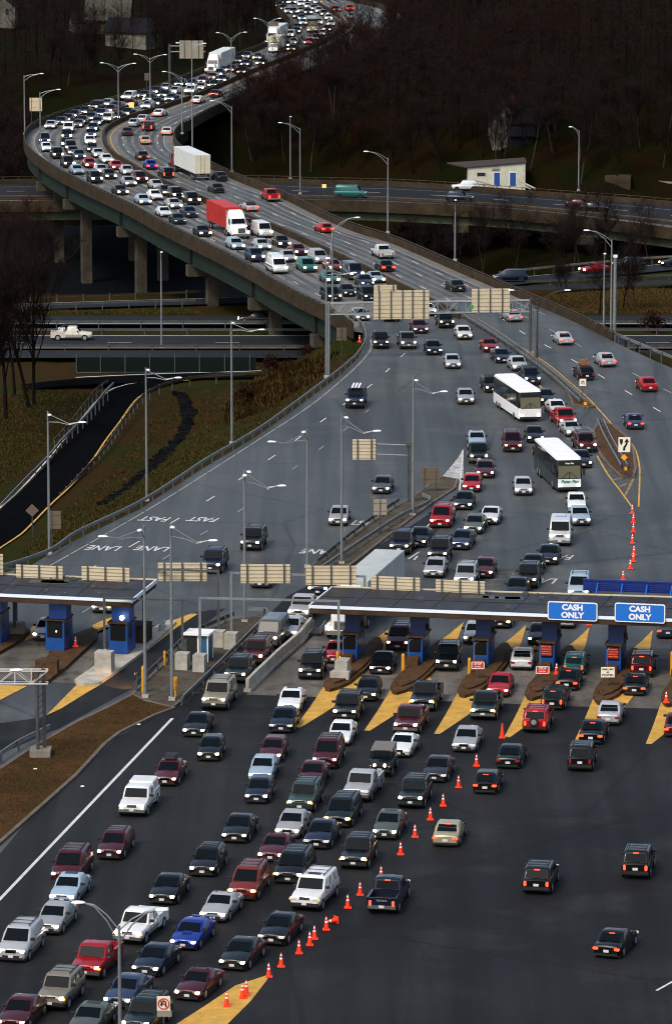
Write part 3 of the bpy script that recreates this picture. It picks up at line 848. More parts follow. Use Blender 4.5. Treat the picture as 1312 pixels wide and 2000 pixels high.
guardrail([(1600,540),(1312,545),(1180,552),(1010,559)], 'dark low rail of the slip road beside the brown verge', z=-8.7, m=galv_dark)
guardrail([(1130,353),(1200,358),(1312,366),(1400,374)], 'pale path rail behind the river bridge at far right', z=-7.5, m=concrete, hh=.2)

# green screened chain fence
fr = empty('screen_fence', at(148, 727, -8.3)); tag(fr, 'dark green screened fence between the frontage road and the side ramp', 'fence')
mb = MB(); fp = line([(150,727),(300,727),(500,727)], -8.3); mb.wall(fp, .05, -8.4, -6.4, fence_m); seg_part('screen', mb, fr)
mb = MB(); mb.tube([at(150,727,-6.35), at(500,727,-6.35)], .04, galv_dark, 4); mb.tube([at(150,727,-7.0) + Vector((0,-.1,0)), at(197,727,-7.0) + Vector((0,-.1,0))], .05, galv, 4); seg_part('top_rail', mb, fr)
pm = MB(); pm.box((-.06, -.06, -.2), (.06, .06, 2.35), galv_dark); pmm = pm.mesh('fence_post')
for x_ in (150,197,245,293,342,390,439,488):
    o = link('post', pmm, fr); o.location = at(x_, 727, -8.3) - fr.location + Vector((0, -.08, 0))

# ------------------------------------------------------------------ lamp posts
GL = 'highway lamp posts'
def lamp(px, top, base, heads, label, z=0.0, r=.11, m=galv, dark=False, zt=None, plinth=False):
    b = at(px, base, z)
    zt_ = zat(b.y, top)
    root = empty('street_lamp', b); tag(root, label, 'street lamp', GL)
    hgt_ = zt_ - z
    mb = MB(); mb.tube([(0, 0, -.2), (0, 0, hgt_ * .5), (0, 0, hgt_)], [r * 1.25, r, r * .7], m, 8)
    mb.cbox((0, 0, .1), (.5, .5, .3), concrete_light)
    mb.build('pole', root)
    s = scl(b)
    for hx, hy in heads:
        dx = (hx - px) / s; hz = zat(b.y, hy) - z; dy = 0.0
        if abs(dx) < 1.0: dy = -1.9
        e = Vector((dx, dy, hz)); u = Vector((dx, dy, 0)).normalized()
        am = MB()
        for k in (0, 1):
            s0 = hgt_ - .25 - .75 * k
            pts = [Vector((0, 0, s0)), Vector((dx * .3, dy * .3, s0 + (hz - s0) * .55)), Vector((dx * .62, dy * .62, hz - .12 - .1 * k)), Vector((dx * .9, dy * .9, hz))]
            am.tube(pts, .045, m, 5)
        am.build('arm', root)
        hd = MB(); c = e
        a = c - u * .35; b2 = c + u * .4; n = Vector((-u.y, u.x, 0))
        rings = []
        for t, w, h1, h2 in ((0, .09, .05, .05), (.2, .17, .10, .07), (.6, .20, .13, .08), (.9, .15, .10, .05), (1, .06, .04, .02)):
            q = a.lerp(b2, t)
            rings.append([q + n * (w * math.cos(k * math.pi / 4)) + Vector((0, 0, (h1 if math.sin(k * math.pi / 4) > 0 else h2) * math.sin(k * math.pi / 4))) for k in range(8)])
        hd.loft(rings, lamp_white); hd.build('lamp_head', root, True)
    return root
LAMPS = [
 (49,147,262,[(83,144)],0,'single arm lamp at the outermost bend of the viaduct, behind the tan sign'),
 (80,180,303,[(116,175)],0,'single arm lamp on the near side of the viaduct bend beside the tan sign back'),
 (232,130,238,[(201,123),(263,124)],0,'twin arm lamp on the median by the green sign on the bend'),
 (294,113,216,[(266,106),(323,107)],0,'twin arm lamp on the median left of the truss sign'),
 (452,74,157,[(426,64),(479,63)],0,'twin arm lamp behind the white trailer of the oncoming truck'),
 (524,44,127,[(499,36),(546,36)],0,'twin arm lamp beside the small brown sign near the far trucks'),
 (665,-45,52,[(640,-50),(690,-50)],0,'tall lamp on the median at the farthest bend'),
 (356,150,261,[(322,140)],0,'single arm lamp on the outbound edge above the brown hillside'),
 (376,84,293,[(349,84),(400,85)],0,'very tall twin arm lamp rising in front of the truss sign'),
 (453,208,336,[(415,197)],0,'single arm lamp on the outbound parapet right of the white trailer truck'),
 (567,228,350,[(568,226)],-7,'thin lamp on the far side of the river bridge'),
 (586,250,379,[(548,240)],-7,'single arm lamp on the near side of the river bridge behind the red pickup'),
 (757,308,455,[(715,296)],0,'single arm lamp on the outbound parapet beside the river bridge'),
 (888,400,509,[(888,388)],0,'short thin lamp in front of the concrete pier of the river bridge'),
 (1129,255,372,[(1113,248)],-7,'lone lamp right of the cream building'),
 (1192,468,651,[(1143,450)],0,'single arm lamp at right, leftward arm over the brown trees'),
 (1178,494,649,[(1177,492)],0,'thin lamp just left of the thick steel pole at right'),
 (649,447,594,[(697,425),(640,510)],0,'lamp on the near parapet above the left end of the sign gantry'),
 (637,520,737,[(645,517),(690,533)],-.4,'lamp post beside the left leg of the overhead sign gantry'),
 (316,492,678,[(318,489)],-8,'thin lamp beside the lower highway near the white pickup'),
 (453,627,867,[(457,626),(511,644)],-2,'lamp on the grass bank with an arm over the screened fence'),
 (287,718,977,[(293,717),(349,738)],-1.6,'lamp on the grass between the stony ditch and the black ramp'),
 (97,803,1083,[(103,804),(163,825)],-1,'lamp standing left of the black ramp diamond sign'),
 (806,738,1008,[(811,737),(865,765)],0,'lamp on the divider beside the cantilever sign post'),
 (600,838,1108,[(594,837),(532,863)],0,'lamp behind the canopy with its arm over the left lanes'),
 (667,808,1102,[(676,809),(735,842)],0,'lamp on the divider above the cantilever sign'),
 (478,917,1216,[(480,921),(488,914),(550,949)],0,'lamp rising through the gantry in front of the dark suv'),
 (284,1026,1362,[(278,1027),(205,1048)],.1,'lamp on the gravel island, left pole of the pair, arm to the left'),
 (336,1022,1367,[(341,1021),(417,1056)],.1,'lamp on the gravel island, right pole of the pair, arm to the right'),
 (236,1808,2130,[(158,1763),(318,1777)],0,'nearest twin arm lamp among the queueing cars at bottom left'),
 (1048,588,707,[(997,567),(1106,567)],.1,'rusty twin arm lamp on the median beside the gantry leg'),
]
for (px_, t_, b_, hd_, z_, lab_) in LAMPS:
    lamp(px_, t_, b_, hd_, lab_, z_, m=rail_brown if 'rusty' in lab_ else galv)
b_ = at(1199, 651, 0); rt = empty('steel_pole', b_); tag(rt, 'thick galvanised camera pole standing right of the two lamps', 'pole')
mb = MB(); mb.tube([(0, 0, -8), (0, 0, 9.2)], [.24, .2], galv, 10); mb.build('pole', rt)
mb = MB(); mb.cbox((0, 0, 9.4), (.5, .5, .3), lamp_white); mb.build('camera_box', rt)

# ------------------------------------------------------------------ overhead sign truss
def truss(mb, A, B, z0, z1, w=.9, m=galv_dark, bays=12, r=.07):
    d = (B - A); n = Vector((-d.y, d.x, 0)).normalized() * (w / 2)
    for s in (-1, 1):
        for z in (z0, z1):
            mb.tube([A + n * s + Vector((0, 0, z)), B + n * s + Vector((0, 0, z))], r, m, 5)
        for i in range(bays):
            a, b = A + d * (i / bays), A + d * ((i + 1) / bays)
            za, zb2 = (z0, z1) if i % 2 else (z1, z0)
            mb.tube([a + n * s + Vector((0, 0, za)), b + n * s + Vector((0, 0, zb2))], r * .6, m, 4)
            mb.tube([a + n * s + Vector((0, 0, z0)), a + n * s + Vector((0, 0, z1))], r * .6, m, 4)
    for i in range(bays + 1):
        a = A + d * (i / bays)
        for z in (z0, z1): mb.tube([a - n + Vector((0, 0, z)), a + n + Vector((0, 0, z))], r * .5, m, 4)
def panel(name, A, u, x0, x1, z0, z1, m, parent, off=.6, stiff=(.2, .8), rows=6, fm=galv_dark, front=None):
    """sign seen from behind: sheet with horizontal ribs and vertical stiffeners"""
    mb = MB(); n = Vector((u.y, -u.x, 0))
    def P(x, d, z): return A + u * x + n * d + Vector((0, 0, z))
    def slab(xa, xb, da, db, za, zb_, mm):
        v = [P(x, d, z) for z in (za, zb_) for x, d in ((xa, da), (xb, da), (xb, db), (xa, db))]
        mb.add(v, [(3, 2, 1, 0), (4, 5, 6, 7), (0, 1, 5, 4), (1, 2, 6, 5), (2, 3, 7, 6), (3, 0, 4, 7)], mm)
    slab(x0, x1, off, off + .04, z0, z1, m)
    for i in range(rows):
        z = z0 + (z1 - z0) * (i + .5) / rows
        slab(x0, x1, off - .0 + .045, off + .075, z - .02, z + .02, m if rows < 3 else sign_back_grey)
    for f in stiff:
        x = x0 + (x1 - x0) * f
        slab(x - .06, x + .06, off + .078, off + .17, z0 - .02, z1 + .02, fm)
    o = mb.build(name)
    if parent: ip(o, parent)
    return o
A, B = at(637, 703, 0), at(1034, 697, 0)
A.z = B.z = 0
u_ = (B - A).normalized(); Ln = (B - A).length
g = empty('sign_gantry', A); tag(g, 'long steel truss gantry carrying two cream sign backs across the inbound road', 'sign gantry')
zt_, zb_ = zat(A.y, 592), zat(A.y, 614)
mb = MB(); truss(mb, A, B, zb_, zt_, .9, galv, 22, .085); seg_part('truss', mb, g)
mb = MB(); 
for s in (-.4, .4): mb.tube([A + Vector((0.3, s, -3)), A + Vector((.3, s, zt_ + .15))], .16, galv, 8)
seg_part('leg', mb, g)
mb = MB()
for s in (-.4, .4): mb.tube([B + Vector((0, s, 0)), B + Vector((0, s, zt_ + .15))], .16, galv_dark, 8)
mb.cbox((B.x, B.y, .3), (1.0, 1.8, .8), concrete)
seg_part('leg', mb, g)
sg = scl(A + Vector((0, 0, 6)))
def gx(px): return (px - 637) / sg
panel('sign_panel', A, u_, gx(729), gx(838), zat(A.y, 624), zat(A.y, 568), sign_back, g, off=.5, stiff=(.10,.31,.52,.70,.90), rows=7)
panel('sign_panel', A, u_, gx(729.5), gx(774), zat(A.y, 568.3), zat(A.y, 557), sign_back, g, off=.5, stiff=(.2,.85), rows=2)
panel('sign_panel', A, u_, gx(922), gx(997), zat(A.y, 613), zat(A.y, 567), sign_back, g, off=.5, stiff=(.17,.48,.8), rows=6)
mb = MB(); mb.cbox((A.x + gx(920), A.y - .7, zat(A.y, 598)), (.45, .05, .45), sign_green); seg_part('small_green_sign', mb, g)

# far truss sign over the viaduct
A2, B2 = at(332, 178, 0), at(402, 178, 0); s2 = scl(A2)
g = empty('sign_gantry', A2); tag(g, 'cantilever truss with a cream sign back far up the viaduct', 'sign gantry')
zz = lambda y: zat(A2.y, y)
mb = MB(); mb.tube([A2, A2 + Vector((0, 0, zz(86)))], .22, galv_dark, 8); seg_part('leg', mb, g)
mb = MB()
for y_ in (90, 101): mb.tube([A2 + Vector((0, 0, zz(y_))), B2 + Vector((0, 0, zz(y_)))], .13, galv, 6)
seg_part('arm', mb, g)
panel('sign_panel', A2, Vector((1, 0, 0)), 19.5 / s2, 66 / s2, zz(114), zz(79), sign_back_grey, g, off=.25, stiff=(.2,.5,.8), rows=5)

# cantilever sign over the left road, near the divider
A3 = at(799, 982, 0); s3 = scl(A3); zz = lambda y: zat(A3.y, y)
g = empty('cantilever_sign', A3); tag(g, 'cream sign back on a cantilever arm over the left lanes beside the divider', 'sign')
mb = MB()
for dx in (-.12, .22): mb.tube([A3 + Vector((dx, 0, 0)), A3 + Vector((dx, 0, zz(866)))], .13, galv_dark, 8)
mb.cbox((A3.x, A3.y, zz(867)), (.7, .4, .35), galv_dark)
seg_part('post', mb, g)
mb = MB()
for y_ in (870, 890): mb.tube([A3 + Vector((0, 0, zz(y_))), A3 + Vector((-106 / s3, 0, zz(y_ - 4)))], .09, galv, 6)
seg_part('arm', mb, g)
panel('sign_panel', A3, Vector((1, 0, 0)), -111 / s3, -66 / s3, zz(897), zz(857), sign_back, g, off=.2, stiff=(.22,.82), rows=6)

def post_sign(px, base, x0, x1, y0, y1, m, label, z=0.0, posts=(.5,), cat='sign', rows=2, name='road_sign', tilt=0, pm=galv_dark, zbase=None, rot45=False, thick=.04):
    b = at(px, base, z); s = scl(b); zz = lambda y: zat(b.y, y) - z
    root = empty(name, b); tag(root, label, cat, None)
    a0, a1 = (x0 - px) / s, (x1 - px) / s
    mb = MB()
    for f in posts:
        x = a0 + (a1 - a0) * f
        mb.tube([(x, .06, -.1), (x, .06, zz(y0) - .05)], .05, pm, 5)
    mb.build('post', root)
    mb = MB()
    zc, xc = (zz(y0) + zz(y1)) / 2, (a0 + a1) / 2
    w, h = a1 - a0, zz(y0) - zz(y1)
    if rot45:
        r_ = w / 2
        mb.add([(xc - r_, 0, zc), (xc, 0, zc - r_), (xc + r_, 0, zc), (xc, 0, zc + r_), (xc - r_, thick, zc), (xc, thick, zc - r_), (xc + r_, thick, zc), (xc, thick, zc + r_)],
               [(0, 1, 2, 3), (7, 6, 5, 4), (0, 4, 5, 1), (1, 5, 6, 2), (2, 6, 7, 3), (3, 7, 4, 0)], m)
    else:
        mb.box((a0, 0, zz(y1)), (a1, thick, zz(y0)), m)
        if rows:
            for f in posts: 
                x = a0 + (a1 - a0) * f
                mb.box((x - .04, -.05, zz(y1)), (x + .04, -.002, zz(y0)), pm)
            for k in range(rows): 
                q = zz(y1) + h * (k + .5) / rows; mb.box((a0, -.02, q - .015), (a1, -.003, q + .015), pm)
    mb.build('sign_panel', root)
    return root, s, (xc, zc, w, h)
post_sign(838, 962, 821, 858, 914, 944, sign_back_dim, 'wide brown sign back on two posts at the tip of the divider', posts=(.2,.8), rows=2)
post_sign(742, 1044, 729, 755, 975, 1006, sign_back_grey, 'square cream sign back on one post in the divider near white trailer')
post_sign(667, 728, 657, 677, 640, 665, sign_back_dim, 'small grey brown sign back on the slope below the viaduct end', z=-2)
post_sign(64, 1046, 51, 77, 984, 1010, sign_back_dim, 'brown diamond sign back beside the black side ramp', z=-4.5, rot45=True)
post_sign(103, 1072, 98, 120, 998, 1033, sign_back_dim, 'grey rectangular sign back right of the diamond sign', z=-1.2, posts=(.2,))
post_sign(71, 243, 59, 83, 191, 217, sign_back, 'tan sign back on two posts outside the bend of the viaduct', posts=(.15,.85), z=-.5)
post_sign(287, 176, 283, 291, 143, 157, sign_back_dim, 'tiny dark sign back behind the far rail on the wooded side')
post_sign(534, 86, 525, 544, 42, 54, sign_back_dim, 'small brown sign back beside the far bend', posts=(.2,.8))
post_sign(257, 222, 252.5, 262, 200, 213.5, sign_orange, 'small orange sign standing among the cars on the bend', rows=0)
post_sign(219, 238, 214, 223, 223, 235, sign_green, 'small green sign among the cars on the bend', rows=0)
rt, s, q = post_sign(780, 48, 773.5, 787.5, 27, 37, sign_orange, 'lit orange sign at the far right bend', rows=0)
post_sign(633, 378, 629, 637, 360, 367, sign_orange, 'tiny orange marker on the river bridge beside green van', z=-7, rows=0)
# signs with symbols
rt, s, (xc, zc, w, h) = post_sign(1217, 935, 1206, 1229, 854, 883, sign_cream, 'black and white keep right sign on the splitter island', rows=0)
mb = MB(); k = w / 23
def sx_(px): return xc + (px - 1217.5) * k
def sz_(py): return zc - (py - 868.5) * k * 1.0
y_ = -.012
mb.add([(sx_(1208.5), y_, sz_(857.5)), (sx_(1208.5), y_, sz_(864)), (sx_(1211.5), y_, sz_(870)), (sx_(1214.5), y_, sz_(864)), (sx_(1214.5), y_, sz_(857.5))], [(0, 1, 2, 3, 4)], black_m)
pts = [(1214.8,880),(1219.2,880),(1219.8,874),(1223.5,868),(1224,863.5),(1227,863.5),(1222.3,856),(1217.2,863.5),(1220,863.5),(1219.6,867.5),(1215.6,873)]
mb.add([(sx_(a), y_, sz_(b)) for a, b in pts], [(0, 1, 2, 10), (2, 3, 9, 10), (3, 4, 8, 9), (5, 6, 7)], black_m)
mb.build('arrow_symbol', rt)
post_sign(1217.5, 935.2, 1211, 1224, 887, 900, sign_yellow, 'orange diamond marker below the keep right sign', rows=0, rot45=True)
def reflector(px, py, label):
    b = at(px, py + 9, .1); root = empty('end_marker', b); tag(root, label, 'marker', 'orange guard rail end markers')
    mb = MB(); mb.tube([(0, 0, 0), (0, 0, .9)], .06, galv_dark, 5); mb.build('post', root)
    mb = MB(); mb.tube([(0, -.05, .62), (0, -.12, .62)], .2, sign_yellow, 10); mb.build('disc', root)
reflector(1220, 918, 'orange disc marker at the near end of the splitter island rail')
reflector(1142, 790, 'orange disc marker at the near end of the central median rail')
rt, s, (xc, zc, w, h) = post_sign(1137, 776, 1130.5, 1143.5, 740, 754, sign_cream, 'small white u-turn sign on the central median', rows=0)
def uturn(rt, xc, zc, w, y_=-.012, m=black_m, sc=1.0):
    mb = MB(); r = w * .16 * sc; t = w * .06 * sc
    pts = [Vector((xc + w * .16 * sc, y_, zc - w * .26 * sc)), Vector((xc + w * .16 * sc, y_, zc + .05 * w))]
    for i in range(7): 
        a = math.pi * i / 6; pts.append(Vector((xc + r * math.cos(a), y_, zc + .05 * w + r * math.sin(a))))
    pts.append(Vector((xc - r, y_, zc - w * .08)))
    mb.tube(pts, t, m, 4)
    mb.add([(xc - r - 2.1 * t, y_, zc - w * .06), (xc - r, y_, zc - w * .24 * sc), (xc - r + 2.1 * t, y_, zc - w * .06)], [(0, 1, 2)], m)
    return mb
uturn(rt, xc, zc, w).build('arrow_symbol', rt)
rt, s, (xc, zc, w, h) = post_sign(320, 2060, 307.5, 333.5, 1946, 1974, sign_cream, 'white no u-turn sign on a post at bottom left', rows=0)
uturn(rt, xc, zc, w, sc=1.0).build('arrow_symbol', rt)
mb = MB(); cc = [(xc + w * .40 * math.cos(a), -.03, zc + w * .40 * math.sin(a)) for a in [2 * math.pi * i / 28 for i in range(29)]]
mb.tube(cc, w * .045, sign_red, 5, False); mb.tube([(xc - w * .28, -.03, zc + w * .28), (xc + w * .28, -.03, zc - w * .28)], w * .04, sign_red, 5)
mb.build('prohibition_ring', rt)
mb = MB(); mb.box((xc - w * .5, .01, zc - h * .5 - .36), (xc + w * .6, .05, zc - h * .5), sign_back_grey); mb.build('lower_panel', rt)

# lower left truss gantry
A4 = at(80, 1478, 0); s4 = scl(A4); zz = lambda y: zat(A4.y, y)
g = empty('sign_gantry', A4); tag(g, 'pale truss gantry with a concrete footing on the verge at lower left', 'sign gantry')
mb = MB(); mb.box((A4.x - .75, A4.y - .9, 0), (A4.x + .75, A4.y + .9, .62), concrete); seg_part('footing', mb, g)
mb = MB()
for dx, dy in ((-.18, -.25), (.28, .35)): mb.tube([A4 + Vector((dx, dy, .6)), A4 + Vector((dx, dy, zz(1308)))], .13, galv_dark, 8)
for k in range(14): 
    z = .8 + k * .45; mb.tube([A4 + Vector((-.18, -.25, z)), A4 + Vector((.28, .35, z + .4))], .025, galv_dark, 4)
seg_part('post', mb, g)
mb = MB(); truss(mb, A4 + Vector((-9, 0, 0)), A4 + Vector((.6, 0, 0)), zz(1334), zz(1309), .7, mat('pale steel', (.5, .48, .44), .5), 8, .06); seg_part('truss', mb, g)
mb = MB(); c = A4 + Vector((-45 / s4, -.3, zz(1307)))
mb.loft([[c + Vector((x, w_ * math.cos(k * math.pi / 4), w_ * .7 * math.sin(k * math.pi / 4))) for k in range(8)] for x, w_ in ((-.45, .05), (-.3, .16), (.2, .2), (.42, .13), (.5, .04))], lamp_white)
ip(mb.build('lamp_head', None, True), g)

# ------------------------------------------------------------------ portal frames and sign gantry behind the canopies
def block(px, py, w=1.1, h=1.1, label='', d=1.1, z=0.1):
    b = at(px, py, z); mb = MB(); mb.prism([(-w/2, -d/2), (w/2, -d/2), (w/2, d/2), (-w/2, d/2)], 0, h, concrete_light)
    o = mb.build('concrete_block'); o.location = b; o.rotation_euler.z = -LANE_ROT
    tag(o, label, 'concrete block'); return o
def portal(xa, ta, ba, xb, tb, bb, label, m=galv_dark, w=.10, ext=(0, 0), name='overhead_frame'):
    a, b = at(xa, ba, 0), at(xb, bb, 0)
    za, zb2 = zat(a.y, ta), zat(b.y, tb)
    root = empty(name, a); tag(root, label, 'gantry')
    mb = MB(); mb.box((a.x - w, a.y - w, 0), (a.x + w, a.y + w, za), m); seg_part('leg', mb, root)
    mb = MB(); mb.box((b.x - w, b.y - w, 0), (b.x + w, b.y + w, zb2), m); seg_part('leg', mb, root)
    mb = MB(); d = (b - a).normalized()
    mb.tube([a - d * ext[0] + Vector((0, 0, za - .08)), b + d * ext[1] + Vector((0, 0, zb2 - .08))], w * 1.15, m, 4); seg_part('beam', mb, root)
    return root, a, b, za, zb2
_, a, b, za, zb2 = portal(205, 1166, 1292, 357, 1170, 1292, 'grey pipe frame over the lane left of the blue hut')
portal(391, 1166, 1303, 661, 1172, 1312, 'pale pipe frame over the queue lane right of the blue hut', m=galv)
block(205, 1314, 1.35, 1.75, 'concrete block under the frame on the pale island nose'); block(357, 1306, 1.0, 1.3, 'concrete block at the right leg of the left frame')
block(391, 1310, .95, 1.35, 'concrete block against the blue hut'); block(426, 1262, 1.1, 1.3, 'weathered concrete block left of the pair behind the hut'); block(452, 1266, 1.0, 1.3, 'pale concrete block right of the pair behind the hut'); 
mbx = MB(); mbx.prism([(-.75, -1.0), (.75, -1.0), (.5, 1.1), (-.5, 1.1)], 0, .6, concrete_light); mbx.prism([(-.5, -.5), (.5, -.5), (.45, 1.0), (-.45, 1.0)], .6, 1.35, concrete_light)
o = mbx.build('concrete_block'); o.location = at(668, 1322, .3); o.rotation_euler.z = -LANE_ROT; tag(o, 'stepped concrete block on the island nose of the leftmost cash booth', 'concrete block')
def gantry_signs(xa, ta, ba, xb, tb, bb, signs, label, m, legs=(1, 1)):
    root, a, b, za, zb2 = portal(xa, ta, ba, xb, tb, bb, label, m=m, name='sign_gantry')
    for k, (x0, x1, y0, y1) in enumerate(signs):
        s = scl(a + Vector((0, 0, 5.5)))
        panel('sign_panel', a, Vector((1, 0, 0)), (x0 - xa) / s, (x1 - xa) / s, zat(a.y, y1), zat(a.y, y0), sign_back, root, off=.2, stiff=(.13,.5,.88), rows=5)
    return root
gantry_signs(281, 1109, 1245, 427, 1114, 1257, [(310,405,1098,1134)], 'dark lane sign gantry with one cream sign back beside the left canopy', galv_dark)
gantry_signs(452, 1117, 1262, 712, 1124, 1262, [(471,567,1101,1138),(598,696,1104,1141)], 'pale lane sign gantry with two cream sign backs', galv)
gantry_signs(-60, 1106, 1238, 33, 1110, 1232, [(-70,9,1081,1122)], 'dark lane sign gantry at the far left edge', galv_dark)
# blue hut
b = at(388, 1288, .1); g = empty('attendant_hut', b, -LANE_ROT); tag(g, 'small blue and white hut with a flat roof on the gravel island', 'hut')
mb = MB(); mb.box((-.75, -.75, 0), (.95, .85, 2.15), mat('hut blue', (.02, .085, .16), .5)); mb.box((-.78, -.78, 0), (.1, -.74, 2.1), black_m); mb.box((.1, -.79, 0), (.28, -.73, 2.15), white_paint); mb.box((.9, -.8, 0), (1.0, -.7, 2.15), white_paint); mb.box((.9, .8, 0), (1.0, .9, 2.15), white_paint); mb.build('wall', g)
mb = MB(); mb.box((-1.0, -1.0, 2.15), (1.15, 1.05, 2.32), white_paint); mb.build('roof', g)

# ------------------------------------------------------------------ toll islands, booths, canopies
UX = Vector((math.cos(R(12)), -math.sin(R(12)), 0)); VY = Vector((math.sin(R(12.5)), math.cos(R(12.5)), 0))
def loc2(o, u, v): return o + UX * u + VY * v
def to_frame(p, o):
    d = p - o; return (d.dot(UX), d.dot(VY))
BAY0 = at(795, 1303, 0)
BOFF = (at(1181, 1320, 0) - BAY0) / 3
def bay(k): return BAY0 + BOFF * k
isl_px = [(762,1346),(766,1356),(775,1358),(792,1353),(812,1344),(838,1322),(862,1296),(873,1268),(866,1256),(856,1256),(846,1264),(820,1288),(790,1312),(770,1332)]
isl_w = [p - BAY0 for p in line(isl_px, 0.0)]
gf_px = [(764,1345),(736,1390),(711,1427),(722,1427.5),(765,1400),(822,1362),(848,1335),(838,1322)]
gb_px = [(835,1275),(858,1252),(880,1236),(905,1215),(893,1250),(876,1280),(866,1285)]
gf_w, gb_w = [p - BAY0 for p in line(gf_px)], [p - BAY0 for p in line(gb_px)]
gf_r = line([(764,1345),(736,1390),(711,1427),(722,1427.5),(765,1400),(822,1362),(846,1338)])
def toll_lane(k, label_k, sign=None, led=None, cone=None, front=True, light=False):
    o = bay(k)
    mb = MB(); mb.flat([o + p for p in gf_w], .016 + .0, yellow_line); mb.flat([o + p for p in gb_w], .016, yellow_line)
    tag(mb.build('yellow_gore_paint'), kind='structure')
    mb = MB(); pts = [o + p for p in isl_w]
    mb.prism(pts, -.05, .28, brownstone)
    c = sum(pts, Vector()) / len(pts)
    mb.prism([c + (p - c) * .8 for p in pts], .28, .42, brownstone)
    io = mb.build('toll_island'); tag(io, 'brown kerbed island of the ' + label_k, 'traffic island', 'brown toll islands')
    # booth
    g = empty('toll_booth', o + Vector((0, 0, .28)), -R(12)); tag(g, label_k, 'toll booth', 'blue toll booths')
    w, d, hh = 1.22, 3.0, 2.15
    mb = MB()
    mb.box((0, 0, 0), (w, d, .95), booth_blue); mb.box((0, .02, .95), (.12, d, hh), booth_blue); mb.box((w - .12, .02, .95), (w, d, hh), booth_blue)
    mb.box((0.12, d - .12, .95), (w - .12, d, hh), booth_blue); mb.box((0.12, .5, .95), (.7, d - .6, hh), black_m)
    mb.build('wall', g)
    mb = MB(); mb.box((.12, .04, .95), (w - .12, .08, hh - .12), booth_glass); mb.box((w - .005, .5, 1.0), (w + .015, 1.5, hh - .15), booth_glass); mb.build('window', g)
    mb = MB(); mb.box((-.1, -.1, hh), (w + .12, d + .1, hh + .14), brownstone); mb.build('roof', g)
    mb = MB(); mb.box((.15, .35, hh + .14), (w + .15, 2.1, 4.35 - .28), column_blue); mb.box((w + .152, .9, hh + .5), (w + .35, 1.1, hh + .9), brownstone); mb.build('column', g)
    if led:
        mb = MB(); mb.box((.16, -.03, 1.15), (w - .18, .035, 2.0), led_panel); lp = mb.build('display', g)
        mb = MB(); rr_ = random.Random(k)
        for r_ in range(4):
            x = .24
            while x < w - .34:
                wd = rr_.uniform(.06, .14); mb.box((x, -.035, 1.83 - r_ * .19), (x + wd, -.031, 1.91 - r_ * .19), led_red); x += wd + .04
        mb.build('lettering', lp)
    if light:
        mb = MB(); mb.tube([(.7, -.15, 2.75), (.7, -.24, 2.75)], .17, lamp_on, 10); mb.build('flood_light', g)
    mb = MB(); mb.tube([(.28, -.9, .2), (.28, -.9, 1.95), (.36, -.75, 2.1), (.5, -.5, 2.1)], .025, galv, 5); mb.build('handrail', g)
    mb = MB(); mb.box((.1, -1.3, .14), (1.1, -.35, .72), brownstone); mb.box((.3, -.9, .72), (1.0, -.5, .8), brownstone); mb.build('crash_block', g)
    return o
labs = {-1: 'leftmost blue cash booth beside the stepped concrete block', 0: 'blue booth with a tiny red light, above the black sedan', 1: 'blue booth behind the left red stop sign', 2: 'blue booth with red display left of the white sedan tail lane', 3: 'blue booth with red display behind the cream speed sign', 4: 'blue booth cut by the right picture edge'}
labs[2] = 'blue booth with red display behind the right red stop sign'
for k in range(-1, 5):
    toll_lane(k, labs[k], led=(k in (2, 3)))
def bollard(px, py, h=1.15, w=.13, label='', z=.1):
    b = at(px, py, z); mb = MB(); mb.tube([(0, 0, 0), (0, 0, h * .92), (0, 0, h)], [w, w, w * .6], bollard_y, 8)
    o = mb.build('bollard'); o.location = b; tag(o, label, 'bollard', 'yellow bollards'); return o
bollard(281, 1352, 2.1, .17, 'tall yellow bollard against the left lamp pole'); bollard(322, 1300, 1.2, .1, 'yellow bollard near the grey frame, by the weathered rail'); bollard(207, 1307, 1.65, .11, 'yellow bollard in front of the concrete block on the pale island')
bollard(659, 1318, 1.9, .12, 'tall yellow bollard at the stepped concrete block'); bollard(787, 1313, 1.5, .14, 'yellow bollard in front of booth with the tiny red light'); bollard(916, 1321, 1.5, .13, 'rusty yellow bollard beside the left stop sign')
bollard(1311, 1318, 1.9, .16, 'yellow bollard at the right picture edge'); bollard(1044, 1292, 1.3, .12, 'short yellow bollard beside the white sedan tail')
# traffic signal by the right lamp pole
b = at(343, 1362, .1); g = empty('traffic_signal', b); tag(g, 'small yellow two lens traffic signal by the right lamp pole', 'traffic signal')
mb = MB(); mb.tube([(0, 0, 0), (0, 0, .8)], .09, bollard_y, 6); mb.build('post', g)
mb = MB(); mb.box((-.15, -.13, .7), (.15, .13, 1.6), bollard_y); mb.tube([(0, -.13, 1.36), (0, -.28, 1.36)], .12, bollard_y, 8); mb.tube([(0, -.13, .98), (0, -.28, .98)], .12, bollard_y, 8); mb.build('housing', g)
